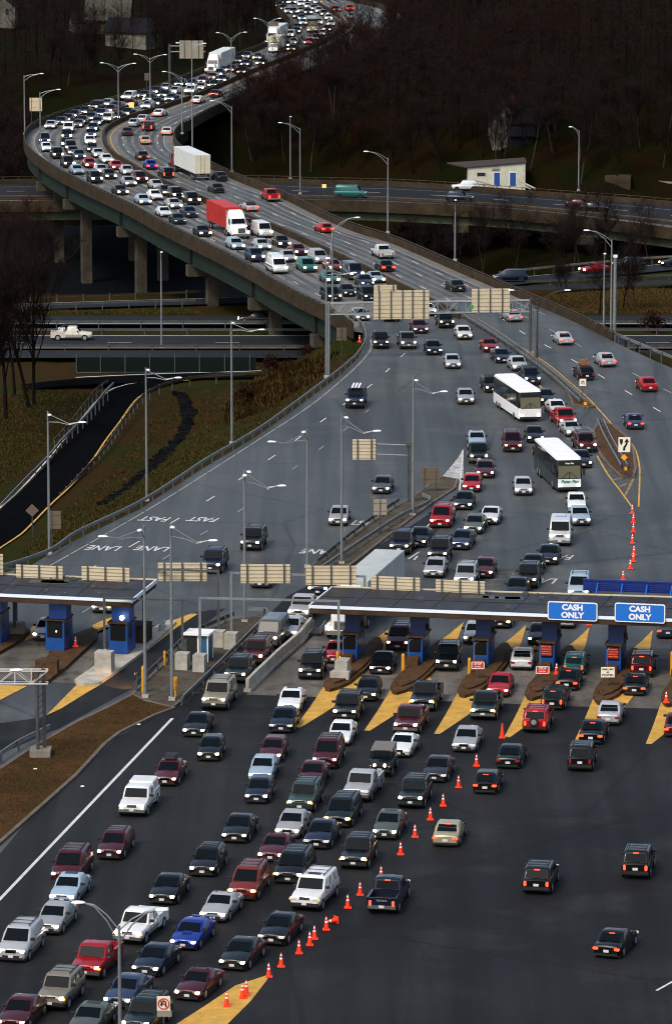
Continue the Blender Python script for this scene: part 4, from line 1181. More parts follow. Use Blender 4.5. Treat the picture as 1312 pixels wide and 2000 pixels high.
# small board signs on the islands
def board(px, base, x0, x1, y0, y1, m, label, words, tm, size, rim=None):
    rt, s, (xc, zc, w, h) = post_sign(px, base, x0, x1, y0, y1, m, label, rows=0, posts=(.5,), z=.4)
    if rim:
        mb = MB()
        for a in ((-1, 0), (1, 0)): mb.box((xc + a[0] * w / 2 - .03, -.02, zc - h / 2), (xc + a[0] * w / 2 + .03, -.003, zc + h / 2), rim)
        for a in (-1, 1): mb.box((xc - w / 2 + .03, -.02, zc + a * h / 2 - .025), (xc + w / 2 - .03, -.003, zc + a * h / 2 + .025), rim)
        mb.build('rim', rt)
    n = len(words)
    for i, (wd, sz) in enumerate(words):
        text_part(wd, sz, (xc, -.012, zc + h * (.5 - (i + .5) / n) * .86), (R(90), 0, 0), tm, rt, bold=.005)
board(932, 1326, 920.5, 944.5, 1293, 1306, sign_red, 'left red stop sign on an island in front of the booths', [('STOP', .24), ('PAY TOLL', .11)], white_paint, .3, white_paint)
board(1059, 1334, 1046, 1071, 1302, 1315, sign_red, 'right red stop sign on an island in front of the booths', [('STOP', .24), ('PAY TOLL', .11)], white_paint, .3, white_paint)
board(1186, 1340, 1172.5, 1199, 1303, 1323, sign_cream, 'cream speed board on the island below the right blue booths', [('SPEED LIMIT', .17), ('AS', .2), ('POSTED', .24)], black_m, .2)

# main canopy
def canopy(front_l, front_r, rear_l, rear_r, label, ztop=4.95, ribs=()):
    P = line([front_l, front_r, rear_r, rear_l], ztop)
    g = empty('toll_canopy', (P[0].x, P[0].y, 0)); tag(g, label, 'canopy', 'dark flat toll canopies')
    base = [Vector((p.x, p.y, 0)) for p in P]
    mb = MB(); mb.prism(base, ztop - .62, ztop - .04, soffit_m, roofing); seg_part('roof', mb, g)
    c = sum(base, Vector()) / 4
    mb = MB()
    loop = base + [base[0]]
    ring = [base[3], base[0], base[1], base[2]]
    mb.wall([base[0] + (base[0] - base[1]).normalized() * .06, base[1] + UX * .1], .1, ztop - .18, ztop + .06, fascia_m, side=-.05)
    mb.wall([base[0], base[1]], .06, ztop - .58, ztop - .18, soffit_m, side=-.035)
    mb.wall([base[3], base[0]], .1, ztop - .25, ztop + .055, fascia_m, side=-.052)
    mb.wall([base[1], base[2]], .1, ztop - .25, ztop + .055, fascia_m, side=-.052)
    mb.wall([base[2], base[3]], .1, ztop - .12, ztop + .07, sign_back, side=.0)
    seg_part('fascia', mb, g)
    mb = MB(); w = (base[1] - base[0]).length
    for i in range(1, int(w / 3.2)):
        f = i * 3.2 / w
        mb.wall([base[0].lerp(base[1], f), base[3].lerp(base[2], f)], .06, ztop - .04, ztop - .005, black_m)
    for f in (.5,):
        a, b = base[0].lerp(base[3], f), base[1].lerp(base[2], f); mb.wall([a, b], .16, ztop - .04, ztop + .0, black_m)
    rr_ = random.Random(5)
    for i in range(14):
        a = base[0].lerp(base[1], rr_.random()).lerp(base[3].lerp(base[2], .5), rr_.random()); mb.cbox((a.x, a.y, ztop + .06), (rr_.uniform(.15, .5), .25, .2), galv_dark)
    for i in range(4):
        a = base[0].lerp(base[1], rr_.random() * .9).lerp(base[3].lerp(base[2], .5), .7); mb.cbox((a.x + .6, a.y, ztop - .015), (rr_.uniform(1.2, 2.6), 1.2, .05), galv_dark)
    seg_part('roof_seam', mb, g)
    return g, base
canR, bR = canopy((605, 1183), (1400, 1213), (650, 1146), (1440, 1170), 'long dark flat roofed toll canopy over the cash booths')
canL, bL = canopy((-80, 1157), (256, 1172), (-40, 1120), (305, 1132), 'shorter dark flat roofed toll canopy over the left lanes')
# cream sign backs that stand along the rear roof edges
def roof_sign(x0, x1, y0, y1, parent, ya):
    A = at(x0, ya, 4.95); s = scl(A); A2_ = Vector((A.x, A.y, 0))
    panel('sign_panel', A2_, UX * 1.0, 0, (x1 - x0) / s, 4.9, zat(A.y, y0), sign_back, parent, off=.1, stiff=(.13,.5,.88), rows=4)
roof_sign(725, 822, 1124, 1148, canR, 1149); roof_sign(851, 948, 1131, 1153, canR, 1154)
roof_sign(33, 127, 1102, 1125, canL, 1126); roof_sign(161, 257, 1105, 1130, canL, 1131)
# CASH ONLY signs
def cash_sign(x0, x1, y0, y1, label):
    f0, f1 = bR[0], bR[1]
    p = at((x0 + x1) / 2, y1, 4.3); n = Vector((-UX.y, UX.x, 0))
    t = (p - f0).dot((f1 - f0).normalized()); c = f0 + (f1 - f0).normalized() * t - n * .25
    s = scl(c + Vector((0, 0, 4.8))); w = (x1 - x0) / s / math.cos(R(12)); 
    zt2, zb3 = zat(c.y, y0), zat(c.y, y1); zc = (zt2 + zb3) / 2; h = zt2 - zb3
    g = empty('toll_sign', (c.x, c.y, zc), -R(12)); tag(g, label, 'sign', 'blue cash only signs')
    def rr2(w, h, r):
        return [(sx * (w / 2 - r) + r * math.cos(a), sy * (h / 2 - r) + r * math.sin(a)) for sx, sy, a0 in ((1, 1, 0), (-1, 1, 90), (-1, -1, 180), (1, -1, 270)) for a in [R(a0 + i * 22.5) for i in range(5)]]
    mb = MB(); o_ = rr2(w, h, .18); i_ = rr2(w - .16, h - .16, .13)
    n_ = len(o_)
    mb.add([(x, 0, z) for x, z in o_] + [(x, .08, z) for x, z in o_], [tuple(range(n_))[::-1], tuple(range(n_, 2 * n_))] + [(i, (i + 1) % n_, n_ + (i + 1) % n_, n_ + i) for i in range(n_)], white_paint)
    mb.add([(x, -.01, z) for x, z in i_], [tuple(range(n_))[::-1]], sign_blue)
    mb.build('sign_panel', g)
    for wd, z in (('CASH', h * .2), ('ONLY', -h * .22)): text_part(wd, .62, (0, -.022, z), (R(90), 0, 0), white_paint, g, bold=.03, sx=1.05)
    return g
cash_sign(1074, 1170, 1176, 1212, 'blue CASH ONLY sign on the canopy, left one of two')
cash_sign(1205, 1302, 1179, 1216, 'blue CASH ONLY sign on the canopy, right one of two')
# blue board behind the canopy at right
A = at(1138, 1153, 4.95); B = at(1400, 1163, 4.95); zt2 = zat(A.y, 1131)
g = empty('roof_billboard', (A.x, A.y, 4.9)); tag(g, 'long blue board with struts standing on the right end of the canopy roof', 'billboard')
A.z = B.z = 0
mb = MB(); mb.wall([A, B], .08, 4.95, zt2, panel_blue); mb.wall([A, B], .22, zt2 - .08, zt2 + .04, panel_blue, side=-.02)
for k in range(5): z = 5.05 + k * (zt2 - 5.1) / 5; mb.wall([A, B], .03, z, z + .03, panel_blue, side=-.06)
seg_part('panel', mb, g)
mb = MB(); dd = (B - A).normalized(); nn = Vector((dd.y, -dd.x, 0))
for k in range(6):
    a = A + dd * (1.2 + k * 2.0)
    mb.tube([a + nn * .08 + Vector((0, 0, zt2 - .25)), a + nn * 1.1 + Vector((0, 0, 4.98))], .05, sign_blue, 5)
seg_part('strut', mb, g)
# booths of the left canopy
def left_booth(px, base, label, zz_=.25, light=False, dark=False):
    o = at(px, base, 0); g = empty('toll_booth', o + Vector((0, 0, zz_)), -R(12)); tag(g, label, 'toll booth', 'blue toll booths')
    w, d, hh = 1.55, 2.6, 2.45
    mb = MB(); mb.box((0, 0, 0), (w, d, 1.05), booth_blue); mb.box((0, .02, 1.05), (.14, d, hh), booth_blue); mb.box((w - .14, .02, 1.05), (w, d, hh), booth_blue); mb.box((.14, d - .1, 1.05), (w - .14, d, hh), booth_blue); mb.box((.14, .5, 1.05), (.8, d - .4, hh), black_m); mb.build('wall', g)
    mb = MB(); mb.box((.14, .03, 1.05), (w - .14, .07, hh - .12), booth_glass); mb.box((w - .01, .5, 1.1), (w + .015, 1.4, hh - .2), booth_glass); mb.build('window', g)
    mb = MB(); mb.box((-.1, -.1, hh), (w + .1, d, hh + .12), brownstone); mb.build('roof', g)
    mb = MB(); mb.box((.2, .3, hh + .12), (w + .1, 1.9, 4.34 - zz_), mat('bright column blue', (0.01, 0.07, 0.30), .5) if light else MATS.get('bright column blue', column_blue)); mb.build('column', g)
    if light:
        mb = MB(); mb.tube([(1.15, -.1, 3.0), (1.15, -.22, 3.0)], .2, lamp_on, 10); mb.build('flood_light', g)
    else:
        mb = MB(); mb.tube([(.9, -.02, 1.6), (.9, -.05, 1.6)], .06, lamp_on, 8); mb.build('indicator_light', g)
    return g
left_booth(213, 1282, 'bright blue booth with a lit flood light at the right end of the left canopy', light=True)
left_booth(90, 1276, 'blue booth under the left canopy with the orange cone beside it')
left_booth(-34, 1262, 'blue booth at the far left picture edge')
def kisl(px, label, m, h=.28):
    mb = MB(); mb.prism(line(px), -.05, h, m); o = mb.build('traffic_island'); tag(o, label, 'traffic island'); return o
kisl([(146,1332),(150,1337),(165,1340),(195,1338),(225,1318),(300,1262),(345,1218),(330,1215),(235,1260),(180,1308)], 'pale rounded concrete island under the right booth of the left canopy', concrete_light, .22)
kisl([(70,1338),(95,1335),(130,1308),(190,1252),(192,1236),(180,1232),(130,1250),(80,1300),(60,1322)], 'brown island under the middle left booth', brownstone)
kisl([(-60,1300),(-20,1290),(30,1262),(60,1238),(52,1230),(20,1230),(-60,1265)], 'brown island at the far left edge', brownstone)
mb = MB(); 
for px in ([(87,1402),(140,1348),(150,1338),(198,1337),(175,1350),(120,1384),(88,1399)], [(-60,1395),(0,1368),(54,1340),(0,1338),(-60,1345)], [(160,1252),(190,1232),(250,1210),(268,1196),(258,1196),(215,1210),(95,1207),(60,1222),(50,1252),(95,1210)][:5], [(305,1258),(345,1226),(387,1199),(372,1199),(330,1215),(318,1232)], [(0,1200),(22,1187),(12,1186),(-30,1196),(-50,1215)], [(188,1232),(215,1218),(270,1196),(262,1195),(205,1210),(180,1222)], [(62,1225),(48,1252),(70,1245),(105,1222),(95,1206)]):
    try: mb.flat(line(px), .018, yellow_line)
    except Exception: pass
tag(mb.build('yellow_gore_paint'), kind='structure')
mbx = MB(); mbx.prism([(-.9, -.5), (.9, -.5), (.9, .5), (-.9, .5)], 0, .9, concrete); o = mbx.build('crash_block'); o.location = at(28, 1236, .28); tag(o, 'grey sloped crash block on the far left island', 'concrete block')
bpost = at(29, 1225, .9); mb = MB(); mb.tube([(0, 0, 0), (0, 0, 3.5)], .14, galv_dark, 6); mb.cbox((0, 0, 3.3), (.9, .3, .3), brownstone); o = mb.build('canopy_post'); o.location = bpost; tag(o, 'thin steel post with a bracket under the left canopy', 'post')
mbx = MB(); mbx.prism([(-.8, -1), (.8, -1), (.8, 1), (-.8, 1)], 0, 1.5, concrete_dark); o = mbx.build('crash_block'); o.location = at(273, 1252, .2); o.rotation_euler.z = -LANE_ROT; tag(o, 'brown grey block behind the booth with the flood light', 'concrete block')
mbx = MB(); mbx.prism([(-.9, -.7), (.9, -.7), (.7, .7), (-.7, .7)], 0, 1.0, brownstone); o = mbx.build('crash_block'); o.location = at(95, 1312, .28); o.rotation_euler.z = -LANE_ROT; tag(o, 'brown crash block in front of the middle left booth', 'concrete block')
mbx = MB()
for k in range(5): mbx.tube([(-.6 + .02 * k, -1.2, .15 + .14 * k), (-.5, 1.2, .15 + .16 * k)], .05, galv, 5); mbx.tube([(.6, -1.2, .15 + .14 * k), (.5, 1.2, .15 + .16 * k)], .05, galv, 5)
mbx.cbox((0, 0, .1), (1.0, 2.6, .18), dark_steel)
o = mbx.build('crash_cushion'); o.location = at(304, 1232, .02); o.rotation_euler.z = -LANE_ROT; tag(o, 'grey steel crash cushion behind the right booth of left canopy', 'crash cushion')
cc_ = o.copy(); COL.objects.link(cc_); cc_.location = at(618, 1235, .02); cc_['label'] = 'grey crash cushion at the far end of the long concrete barrier'
# long concrete barrier
bw = line([(483,1352),(500,1335),(545,1292),(585,1258),(607,1230)])
g = empty('concrete_barrier', bw[0]); tag(g, 'long pale concrete barrier along the queue ramp beside the left cash lane', 'barrier')
mb = MB(); mb.wall(bw, .55, 0, .25, concrete_light); mb.wall(bw, .26, .25, 1.05, concrete_light); seg_part('wall', mb, g)
mb = MB(); mb.prism(line([(628,1230),(640,1216),(660,1200),(651,1220),(632,1240)]), 0, .02, yellow_line); tag(mb.build('yellow_gore_paint'), kind='structure')
mb = MB(); mb.flat(line([(640,1330),(655,1318),(690,1330),(720,1340),(705,1352),(690,1362),(617,1362)]), .004, yellow_line); tag(mb.build('yellow_gore_paint'), kind='structure')

# ------------------------------------------------------------------ traffic cones
cm = MB(); cm.box((-.18, -.18, 0), (.18, .18, .04), cone_orange)
prof = [(.135, .04, cone_orange), (.098, .30, cone_orange), (.08, .42, reflect_white), (.068, .50, cone_orange), (.052, .60, reflect_white), (.036, .70, cone_orange), (.022, .76, None)]
for i in range(6):
    cm.tube([(0, 0, prof[i][1]), (0, 0, prof[i + 1][1])], [prof[i][0], prof[i + 1][0]], prof[i][2], 10, cap=(i == 5))
CONE = cm.mesh('traffic_cone', True)
cm2 = MB(); cm2.box((-.18, -.18, 0), (.18, .18, .04), cone_orange); cm2.tube([(0, 0, .04), (0, 0, .95)], [.14, .04], cone_orange, 10); CONE2 = cm2.mesh('traffic_cone', True)
cones = [(980,1441,'cone without white bands near the yellow gore tips'),(930,1496,'cone behind the dark sedan leaving the plaza'),(895,1538,'cone left of the black sedan with lit brake lights'),(865,1574,'cone right of the black suv in the queue'),
 (840,1601,'cone left of and above the gold sedan'),(810,1635,'cone left of the gold sedan'),(782,1669,'cone behind the grey sedan, below it'),(744,1717,'cone just above the blue pickup'),(703,1748,'cone left of the blue pickup cab'),(679,1773,'cone right of the large white suv'),
 (637,1816,'cone beside the fallen cone'),(614,1834,'cone in the close pair, farther one'),(605,1846,'cone in the close pair, nearer one'),(584,1862,'cone right of the dark coupe at the bottom'),(549,1888,'cone between the dark green sedan and the yellow gore tip'),
 (525,1908,'cone on the tip of the bottom yellow gore'),(481,1942,'cone on the bottom yellow gore, farther of its pair'),(474,1949,'cone on the bottom yellow gore, nearer of its pair'),(443,1965,'nearest cone, on the bottom yellow gore'),
 (1234,1003,'cone at the point of the splitter island lines, farthest of the column'),(1236,1021,'second cone below the splitter island point'),(1236,1039,'third cone below the splitter island point'),(1234,1061,'fourth cone below the splitter island point'),(1237,1084,'upper cone of the close pair right of FAST lettering'),(1236,1097,'lower cone of the close pair right of FAST lettering'),(1230,1111,'cone just above the blue roof board'),(1216,1133,'cone touching the blue roof board outline'),
 (1300,1372,'cone on the nose of the rightmost island'),(1086,1316,'cone beside the booth with the right stop sign'),(148,1263,'cone beside the middle left booth'),(702,668,'cone on the slope at the viaduct end'),(1150,1221,'cone on the yellow gore below the left CASH ONLY sign')]
for i, (x, y, lab) in enumerate(cones):
    o = link('traffic_cone', CONE2 if i == 0 else CONE)
    o.location = at(x, y, .03 if y < 1000 or y > 1380 else .03)
    o.scale = (1.25, 1.25, 1.15)
    if y == 1372: o.location = at(x, y, .43)
    if y == 1316 : o.location = at(x, y, .43)
    if y == 668: o.location = at(x, y, .0)
    if y == 1263: o.location = at(x, y, .3)
    tag(o, 'orange ' + lab, 'traffic cone', 'orange traffic cones')
o = link('traffic_cone', CONE); o.scale = (1.25, 1.25, 1.15); o.location = at(657, 1796, .22); o.rotation_euler = (R(12), R(-92), R(25)); tag(o, 'orange cone knocked over on its side right of the white suv', 'traffic cone', 'orange traffic cones')
patch('yellow_gore_paint', [(525,1904),(460,1925),(400,1965),(330,2010),(250,2070),(380,2070),(440,2005),(490,1955),(521,1915)], .016, yellow_line)

# ------------------------------------------------------------------ buildings
def gable_house(name, px, py, z, w, d, h, rh, rz, wm, rm, label, wins=(), chim=True, ridge_x=True, cat='house', door=False):
    b = on_ground(px, py); b.z += .1; g = empty(name, b, rz); tag(g, label, cat)
    mb = MB(); mb.box((-w/2, -d/2, -1.5), (w/2, d/2, h), wm)
    if ridge_x:   # ridge along x, gables at x ends
        mb.add([(-w/2, -d/2, h), (-w/2, d/2, h), (-w/2, 0, h + rh), (w/2, -d/2, h), (w/2, d/2, h), (w/2, 0, h + rh)], [(0, 2, 1), (3, 4, 5)], wm)
    else:
        mb.add([(-w/2, -d/2, h), (w/2, -d/2, h), (0, -d/2, h + rh), (-w/2, d/2, h), (w/2, d/2, h), (0, d/2, h + rh)], [(0, 1, 2), (3, 5, 4)], wm)
    mb.build('wall', g)
    mb = MB(); e = .45; t = .22
    for s in (-1, 1):
        if ridge_x: v = [(-w/2 - e, s * (d/2 + e), h - e * rh / (d/2)), (w/2 + e, s * (d/2 + e), h - e * rh / (d/2)), (w/2 + e, 0, h + rh), (-w/2 - e, 0, h + rh)]
        else: v = [(s * (w/2 + e), -d/2 - e, h - e * rh / (w/2)), (s * (w/2 + e), d/2 + e, h - e * rh / (w/2)), (0, d/2 + e, h + rh), (0, -d/2 - e, h + rh)]
        mb.add(v + [(x, y, z2 + t) for x, y, z2 in v], [(0, 1, 2, 3), (7, 6, 5, 4), (0, 4, 5, 1), (1, 5, 6, 2), (2, 6, 7, 3), (3, 7, 4, 0)], rm)
    ro = mb.build('roof', g)
    if chim:
        mb = MB(); mb.box((w * .22, -.3, h + rh * .6), (w * .22 + .7, .4, h + rh + 1.1), mat_brick); mb.build('chimney', ro)
    for (f, x, zc, ww, hh) in wins:
        mb = MB()
        if f == 'F': mb.box((x - ww/2, -d/2 - .05, zc - hh/2), (x + ww/2, -d/2 + .05, zc + hh/2), black_m); 
        if f == 'L': mb.box((-w/2 - .05, x - ww/2, zc - hh/2), (-w/2 + .05, x + ww/2, zc + hh/2), black_m)
        mb.build('window', g)
    return g
mat_brick = mat('brick', (0.10, 0.02, 0.012), .9)
gable_house('house', 214, 66, 3, 9.6, 8.0, 3.6, 4.2, R(-4), wall_tan, roof_grey, 'tan house with a large grey green roof in the dark upper left woods', [('F', -2.4, 1.9, 1.1, 1.9), ('F', 1.6, 1.9, 1.1, 1.9), ('L', 0, 3.8, .9, 1.7)])
gable_house('house', 256, 92, 2, 9.5, 6, 3.5, 2.6, R(-20), wall_grey, roof_dark, 'grey house with a dark roof in front of the tan house', [('L', -1, 1.9, .8, 1.4), ('L', 1.4, 1.9, .8, 1.4), ('F', -2.5, 2.2, 1, 1.2)], chim=False)
gable_house('shed', 170, 62, 3, 7, 6, 2.2, 2.0, R(12), wall_grey, roof_dark, 'low dark roofed wing left of the tan house', chim=False, cat='shed')
gable_house('house', 8, 52, 4, 5.5, 6, 4.5, 2.4, R(0), wall_grey, roof_dark, 'grey gabled house at the top left picture edge', [('F', -1, 3.4, .7, 1.3), ('F', 1, 3.4, .7, 1.3)], chim=False, ridge_x=False)
gable_house('house', 984, 274, -3, 4.9, 8, 4.4, 2.4, R(4), wall_grey, roof_dark, 'grey three storey gabled house in the woods behind the cream building', [('F', -1.0, 3.3, .55, 1.2), ('F', 1.1, 3.3, .55, 1.2), ('F', 0, 5.2, .5, 1.0), ('F', -1.1, 1.1, .6, 1.1), ('F', 1.2, 1.1, .55, 1.1)], ridge_x=False)
gable_house('house_wing', 1026, 266, -3, 7, 6, 2.6, 2.2, R(4), roof_dark, roof_dark, 'long dark roofed wing right of the grey gabled house', [], chim=True, cat='house')
gable_house('shed', 1016, 280, -3.4, 4.0, 4, 1.6, 1.3, R(4), roof_dark, roof_dark, 'low black roofed shed before the grey gabled house', [], chim=False, cat='shed')
# cream flat building by the bridge
b = at(913, 362, -7.6); s = scl(b); g = empty('roadside_building', b); tag(g, 'cream flat roofed building with two blue doors beside the river bridge', 'building')
x1 = 112 / s; mb = MB(); hl, hr = 3.0, 3.9
mb.add([(0, 0, -1), (x1, 0, -1), (x1, 7, -1), (0, 7, -1), (0, 0, hl), (x1, 0, hr), (x1, 7, hr), (0, 7, hl)], [(0, 3, 2, 1), (4, 5, 6, 7), (0, 1, 5, 4), (1, 2, 6, 5), (2, 3, 7, 6), (3, 0, 4, 7)], wall_cream); mb.build('wall', g)
mb = MB(); mb.add([(-.2, -.25, hl + .005), (x1 + .2, -.25, hr + .02), (x1 + .2, 7.2, hr + .02), (-3.5, 7.2, hl + .005), (-.2, -.25, hl + .2), (x1 + .2, -.25, hr + .22), (x1 + .2, 7.2, hr + .22), (-3.5, 7.2, hl + .2)], [(0, 3, 2, 1), (4, 5, 6, 7), (0, 1, 5, 4), (1, 2, 6, 5), (2, 3, 7, 6), (3, 0, 4, 7)], mat('brown tar roof', (.035, .024, .018), .9)); mb.build('roof', g)
for dx in (51, 82):
    mb = MB(); mb.box((dx / s - .12, -.06, 0), (dx / s + 1.15, -.0, 2.35), white_paint); fr2 = mb.build('door_frame', g)
    mb = MB(); mb.box((dx / s, -.1, 0), (dx / s + 1.03, -.07, 2.22), door_blue); mb.build('door', fr2)
mb = MB(); mb.box((1.6, -.05, 1.6), (3.0, .02, 2.2), black_m); mb.build('window', g)
mb = MB(); mb.box((47 / s, -.12, 2.55), (62 / s, -.02, 3.55), wall_grey); sb = mb.build('sign_board', g)
mb = MB(); mb.box((47.5 / s, -.13, 2.62), (61.5 / s, -.122, 3.48), concrete_light)
for k, (a, bb) in enumerate(((49.5, 59.5), (50.5, 58.5), (49.5, 59.5))): mb.box((a / s, -.14, 3.25 - k * .26), (bb / s, -.132, 3.33 - k * .26), dark_steel)
mb.build('faded_lettering', sb)
def plank(pa, pb, label):
    a, b2 = at(*pa, -7.3), at(*pb, -7.3); mb = MB(); root = empty('leaning_pipe', a); tag(root, label, 'debris')
    mb.tube([Vector((0, 0, 1.3)), Vector((b2.x - a.x, b2.y - a.y, .1))], .16, concrete_light, 6); mb.tube([Vector((0, 0.1, .8)), Vector((b2.x - a.x - .8, b2.y - a.y, .05))], .12, concrete_light, 6); mb.build('pipe', root)
b = at(913, 362, -7.6)
plank((925, 366), (974, 366), 'white guard rail leaning in front of the cream building')
plank((1014, 368), (1045, 370), 'white fallen rail right of the cream building')
# tan overpass footing at far right
mb = MB(); mb.prism(line([(1180, 372), (1230, 374), (1232, 368), (1182, 366)], -8), -9, -5.6, concrete_dark); tag(mb.build('culvert_wall'), 'small tan concrete wall among the trees at far right', 'wall')
mb = MB(); mb.prism(line([(0,375),(20,370),(45,372),(20,379)], -9), -10, -8, concrete_dark)

# added spot with a made-up housing, for the warm pool on the lane
b = at(268, 1350, .1); g = empty('added_lamp', b); tag(g, 'made-up low warm lamp at the rail end, added to tint the left lane', 'lamp')
mb = MB(); mb.tube([(0, 0, 0), (0, 0, 1.3)], .05, galv_dark, 6); mb.build('post', g)
mb = MB(); mb.cbox((-.06, 0, 1.4), (.2, .25, .16), galv_dark); mb.build('housing', g)
mb = MB(); mb.cbox((-.17, 0, 1.38), (.02, .2, .1), amber_on); mb.build('lens', g)
ld = bpy.data.lights.new('added_spot', 'SPOT'); ld.energy = 1500; ld.color = (1, .45, .12); ld.spot_size = R(46); ld.spot_blend = .8; ld.shadow_soft_size = .1
lo = bpy.data.objects.new('added_spot', ld); COL.objects.link(lo); lo.parent = g; lo.location = (-.2, 0, 1.38)
lo.rotation_euler = Vector((1.0, -2.4, 1.4)).to_track_quat('Z', 'Y').to_euler()
# ------------------------------------------------------------------ vehicles
#        L    W    H    belt  hood  clear  hoodEnd roofA roofB rearBase tailTop
KINDS = {
 'sedan':  (4.70, 1.80, 1.43, .92, .84, .20, 1.30, 2.10, 3.22, 3.90, .90),
 'coupe':  (4.55, 1.78, 1.34, .88, .80, .18, 1.38, 2.20, 2.95, 3.85, .88),
 'hatchback': (4.15, 1.72, 1.44, .93, .85, .20, 1.12, 1.85, 3.45, 3.98, .92),
 'wagon':  (4.75, 1.80, 1.48, .93, .86, .20, 1.28, 2.05, 4.15, 4.60, .92),
 'minivan': (4.95, 1.95, 1.76, 1.05, .96, .20, 1.02, 1.90, 4.50, 4.82, 1.02),
 'suv':    (4.65, 1.86, 1.78, 1.12, 1.02, .34, 1.28, 1.85, 4.15, 4.50, 1.10),
 'large_suv': (5.25, 2.02, 1.95, 1.20, 1.12, .38, 1.35, 1.98, 4.85, 5.15, 1.18),
 'van':    (5.5, 2.02, 2.12, 1.22, 1.12, .30, .92, 1.50, 5.25, 5.42, 1.2),
 'pickup': (5.4, 1.96, 1.80, 1.12, 1.02, .36, 1.42, 1.98, 3.15, 3.35, 1.05),
 'jeep':   (3.9, 1.70, 1.82, 1.10, 1.05, .42, 1.22, 1.36, 3.70, 3.80, 1.08),
}
def rounded(hw, fr, ba, r, z, n=3):
    """ring in plan view; x between ba and fr"""
    pts = []
    for cx, cy, a0 in ((fr - r, hw - r, 0), (ba + r, hw - r, 90), (ba + r, -hw + r, 180), (fr - r, -hw + r, 270)):
        for i in range(n + 1):
            a = R(a0 + 90 * i / n)
            pts.append(Vector((cx + r * math.cos(a), cy + r * math.sin(a), z)))
    return pts
PARTS = {}
def car_parts(kind, far):
    key = (kind, far)
    if key in PARTS: return PARTS[key]
    L, W, Ht, belt, hood, clr, he, ra, rb, re, tt = KINDS[kind]
    hw = W / 2; X = lambda d: L / 2 - d
    out = {}
    pick = kind == 'pickup'; boxy = kind in ('jeep', 'van', 'pickup', 'large_suv', 'suv')
    # ---- lower shell: stations along the length
    mb = MB()
    nose = hood - (.07 if boxy else .13)
    st = [(0.0, clr + .14, nose - .12, .80), (.07, clr + .04, nose, .90), (.38, clr, nose + (hood - nose) * .55, .975), (he * .6, clr, hood + .02, 1.0), (he, clr, belt, 1.0), (he + .25, clr, belt + .01, 1.0)]
    if kind == 'jeep': st = [(0, clr + .1, nose, .72), (.1, clr, nose + .05, .78), (he - .3, clr, hood, .84), (he - .2, clr, hood + .02, .98), (he, clr, belt, 1.0)]
    tail = L if not pick else re + .12
    if pick: st += [(re + .12, clr, belt, 1.0)]
    else:
        st += [(re - .05, clr, belt + .01, 1.0)]
        if L - re > .5: st += [(re + .15, clr, tt + .02, .995), (L - .22, clr + .02, tt + .01, .96), (L - .05, clr + .06, tt - .05, .90), (L, clr + .16, tt - .14, .84)]
        else: st += [(L - .1, clr + .03, tt, .97), (L, clr + .12, tt - .1, .90)]
    rings = []
    for d, zb, zt, k in st:
        w = hw * k; x = X(d); h = zt - zb
        prof = [(0, zb), (w * .90, zb), (w * .985, zb + h * .22), (w, zb + h * .52), (w * .985, zb + h * .74), (w * .93, zb + h * .93), (w * .84, zt), (0, zt + .035)]
        ring = [Vector((x, y, z)) for y, z in prof] + [Vector((x, -y, z)) for y, z in prof[-2:0:-1]]
        rings.append(ring)
    mb.loft(rings[::-1], paint)
    # lower dark skirt
    mb.box((X(L - .25), -hw * .93, clr - .10), (X(.22), hw * .93, clr + .05), trim_m)
    mb.box((X(.16), -hw * .78, clr + .02), (X(-.015), hw * .78, clr + .15), trim_m)
    mb.box((X(L + .015), -hw * .80, clr + .04), (X(L - .12), hw * .80, clr + .17), trim_m)
    if boxy and kind != 'jeep':
        mb.box((X(.1), -hw * .93, clr + .06), (X(-.07), hw * .93, clr + .26), chrome_m if kind in ('pickup', 'van') else trim_m)
        mb.box((X(L + .06), -hw * .93, clr + .06), (X(L - .1), hw * .93, clr + .26), chrome_m if kind in ('pickup',) else trim_m)
    if kind == 'jeep':
        for s in (-1, 1):
            mb.box((X(.95), s * hw * .99 if s < 0 else hw * .70, .78), (X(.0), s * hw * .70 if s < 0 else hw * .99, .86), trim_m)
        mb.box((X(.02), -hw * .85, .48), (X(-.12), hw * .85, .62), trim_m)
    # front air intake and lower grille
    mb.box((X(.12), -hw * .55, clr + .16), (X(-.022), hw * .55, clr + .27), black_m)
    # ---- greenhouse
    roof_m = paint
    gt = .80 if not boxy else .86
    gb = rounded(hw * .945, X(he + .02), X(re), .16, belt - .03)
    gm = rounded(hw * .90, X(he + (ra - he) * .55), X(re - (re - rb) * .5), .15, belt + (Ht - belt) * .52)
    g1 = rounded(hw * gt, X(ra - .02), X(rb + .02), .16, Ht - .075)
    g2 = rounded(hw * (gt - .06), X(ra + .10), X(rb - .10), .14, Ht - .012)
    g3 = rounded(hw * .4, X(ra + .4), X(rb - .4), .1, Ht + .012)
    mb.loft([gb, gm, g1, g2, g3], roof_m)
    if pick:
        z0, b0, b1 = belt, X(re + .12), X(L)
        mb.box((b1, hw * .86, clr), (b0 - .002, hw, z0 + .02), paint); mb.box((b1, -hw, clr), (b0 - .002, -hw * .86, z0 + .02), paint)
        mb.box((b1, -hw * .86, clr + .1), (b1 + .08, hw * .86, z0), paint)
        mb.box((b1 + .08, -hw * .86, clr), (b0 - .002, hw * .86, clr + .32), trim_m)
    # wheel arches
    wr = .36 if boxy else .32
    fa, ba = X(.88 if kind != 'jeep' else .6), X(L - .95 if kind != 'jeep' else L - .65)
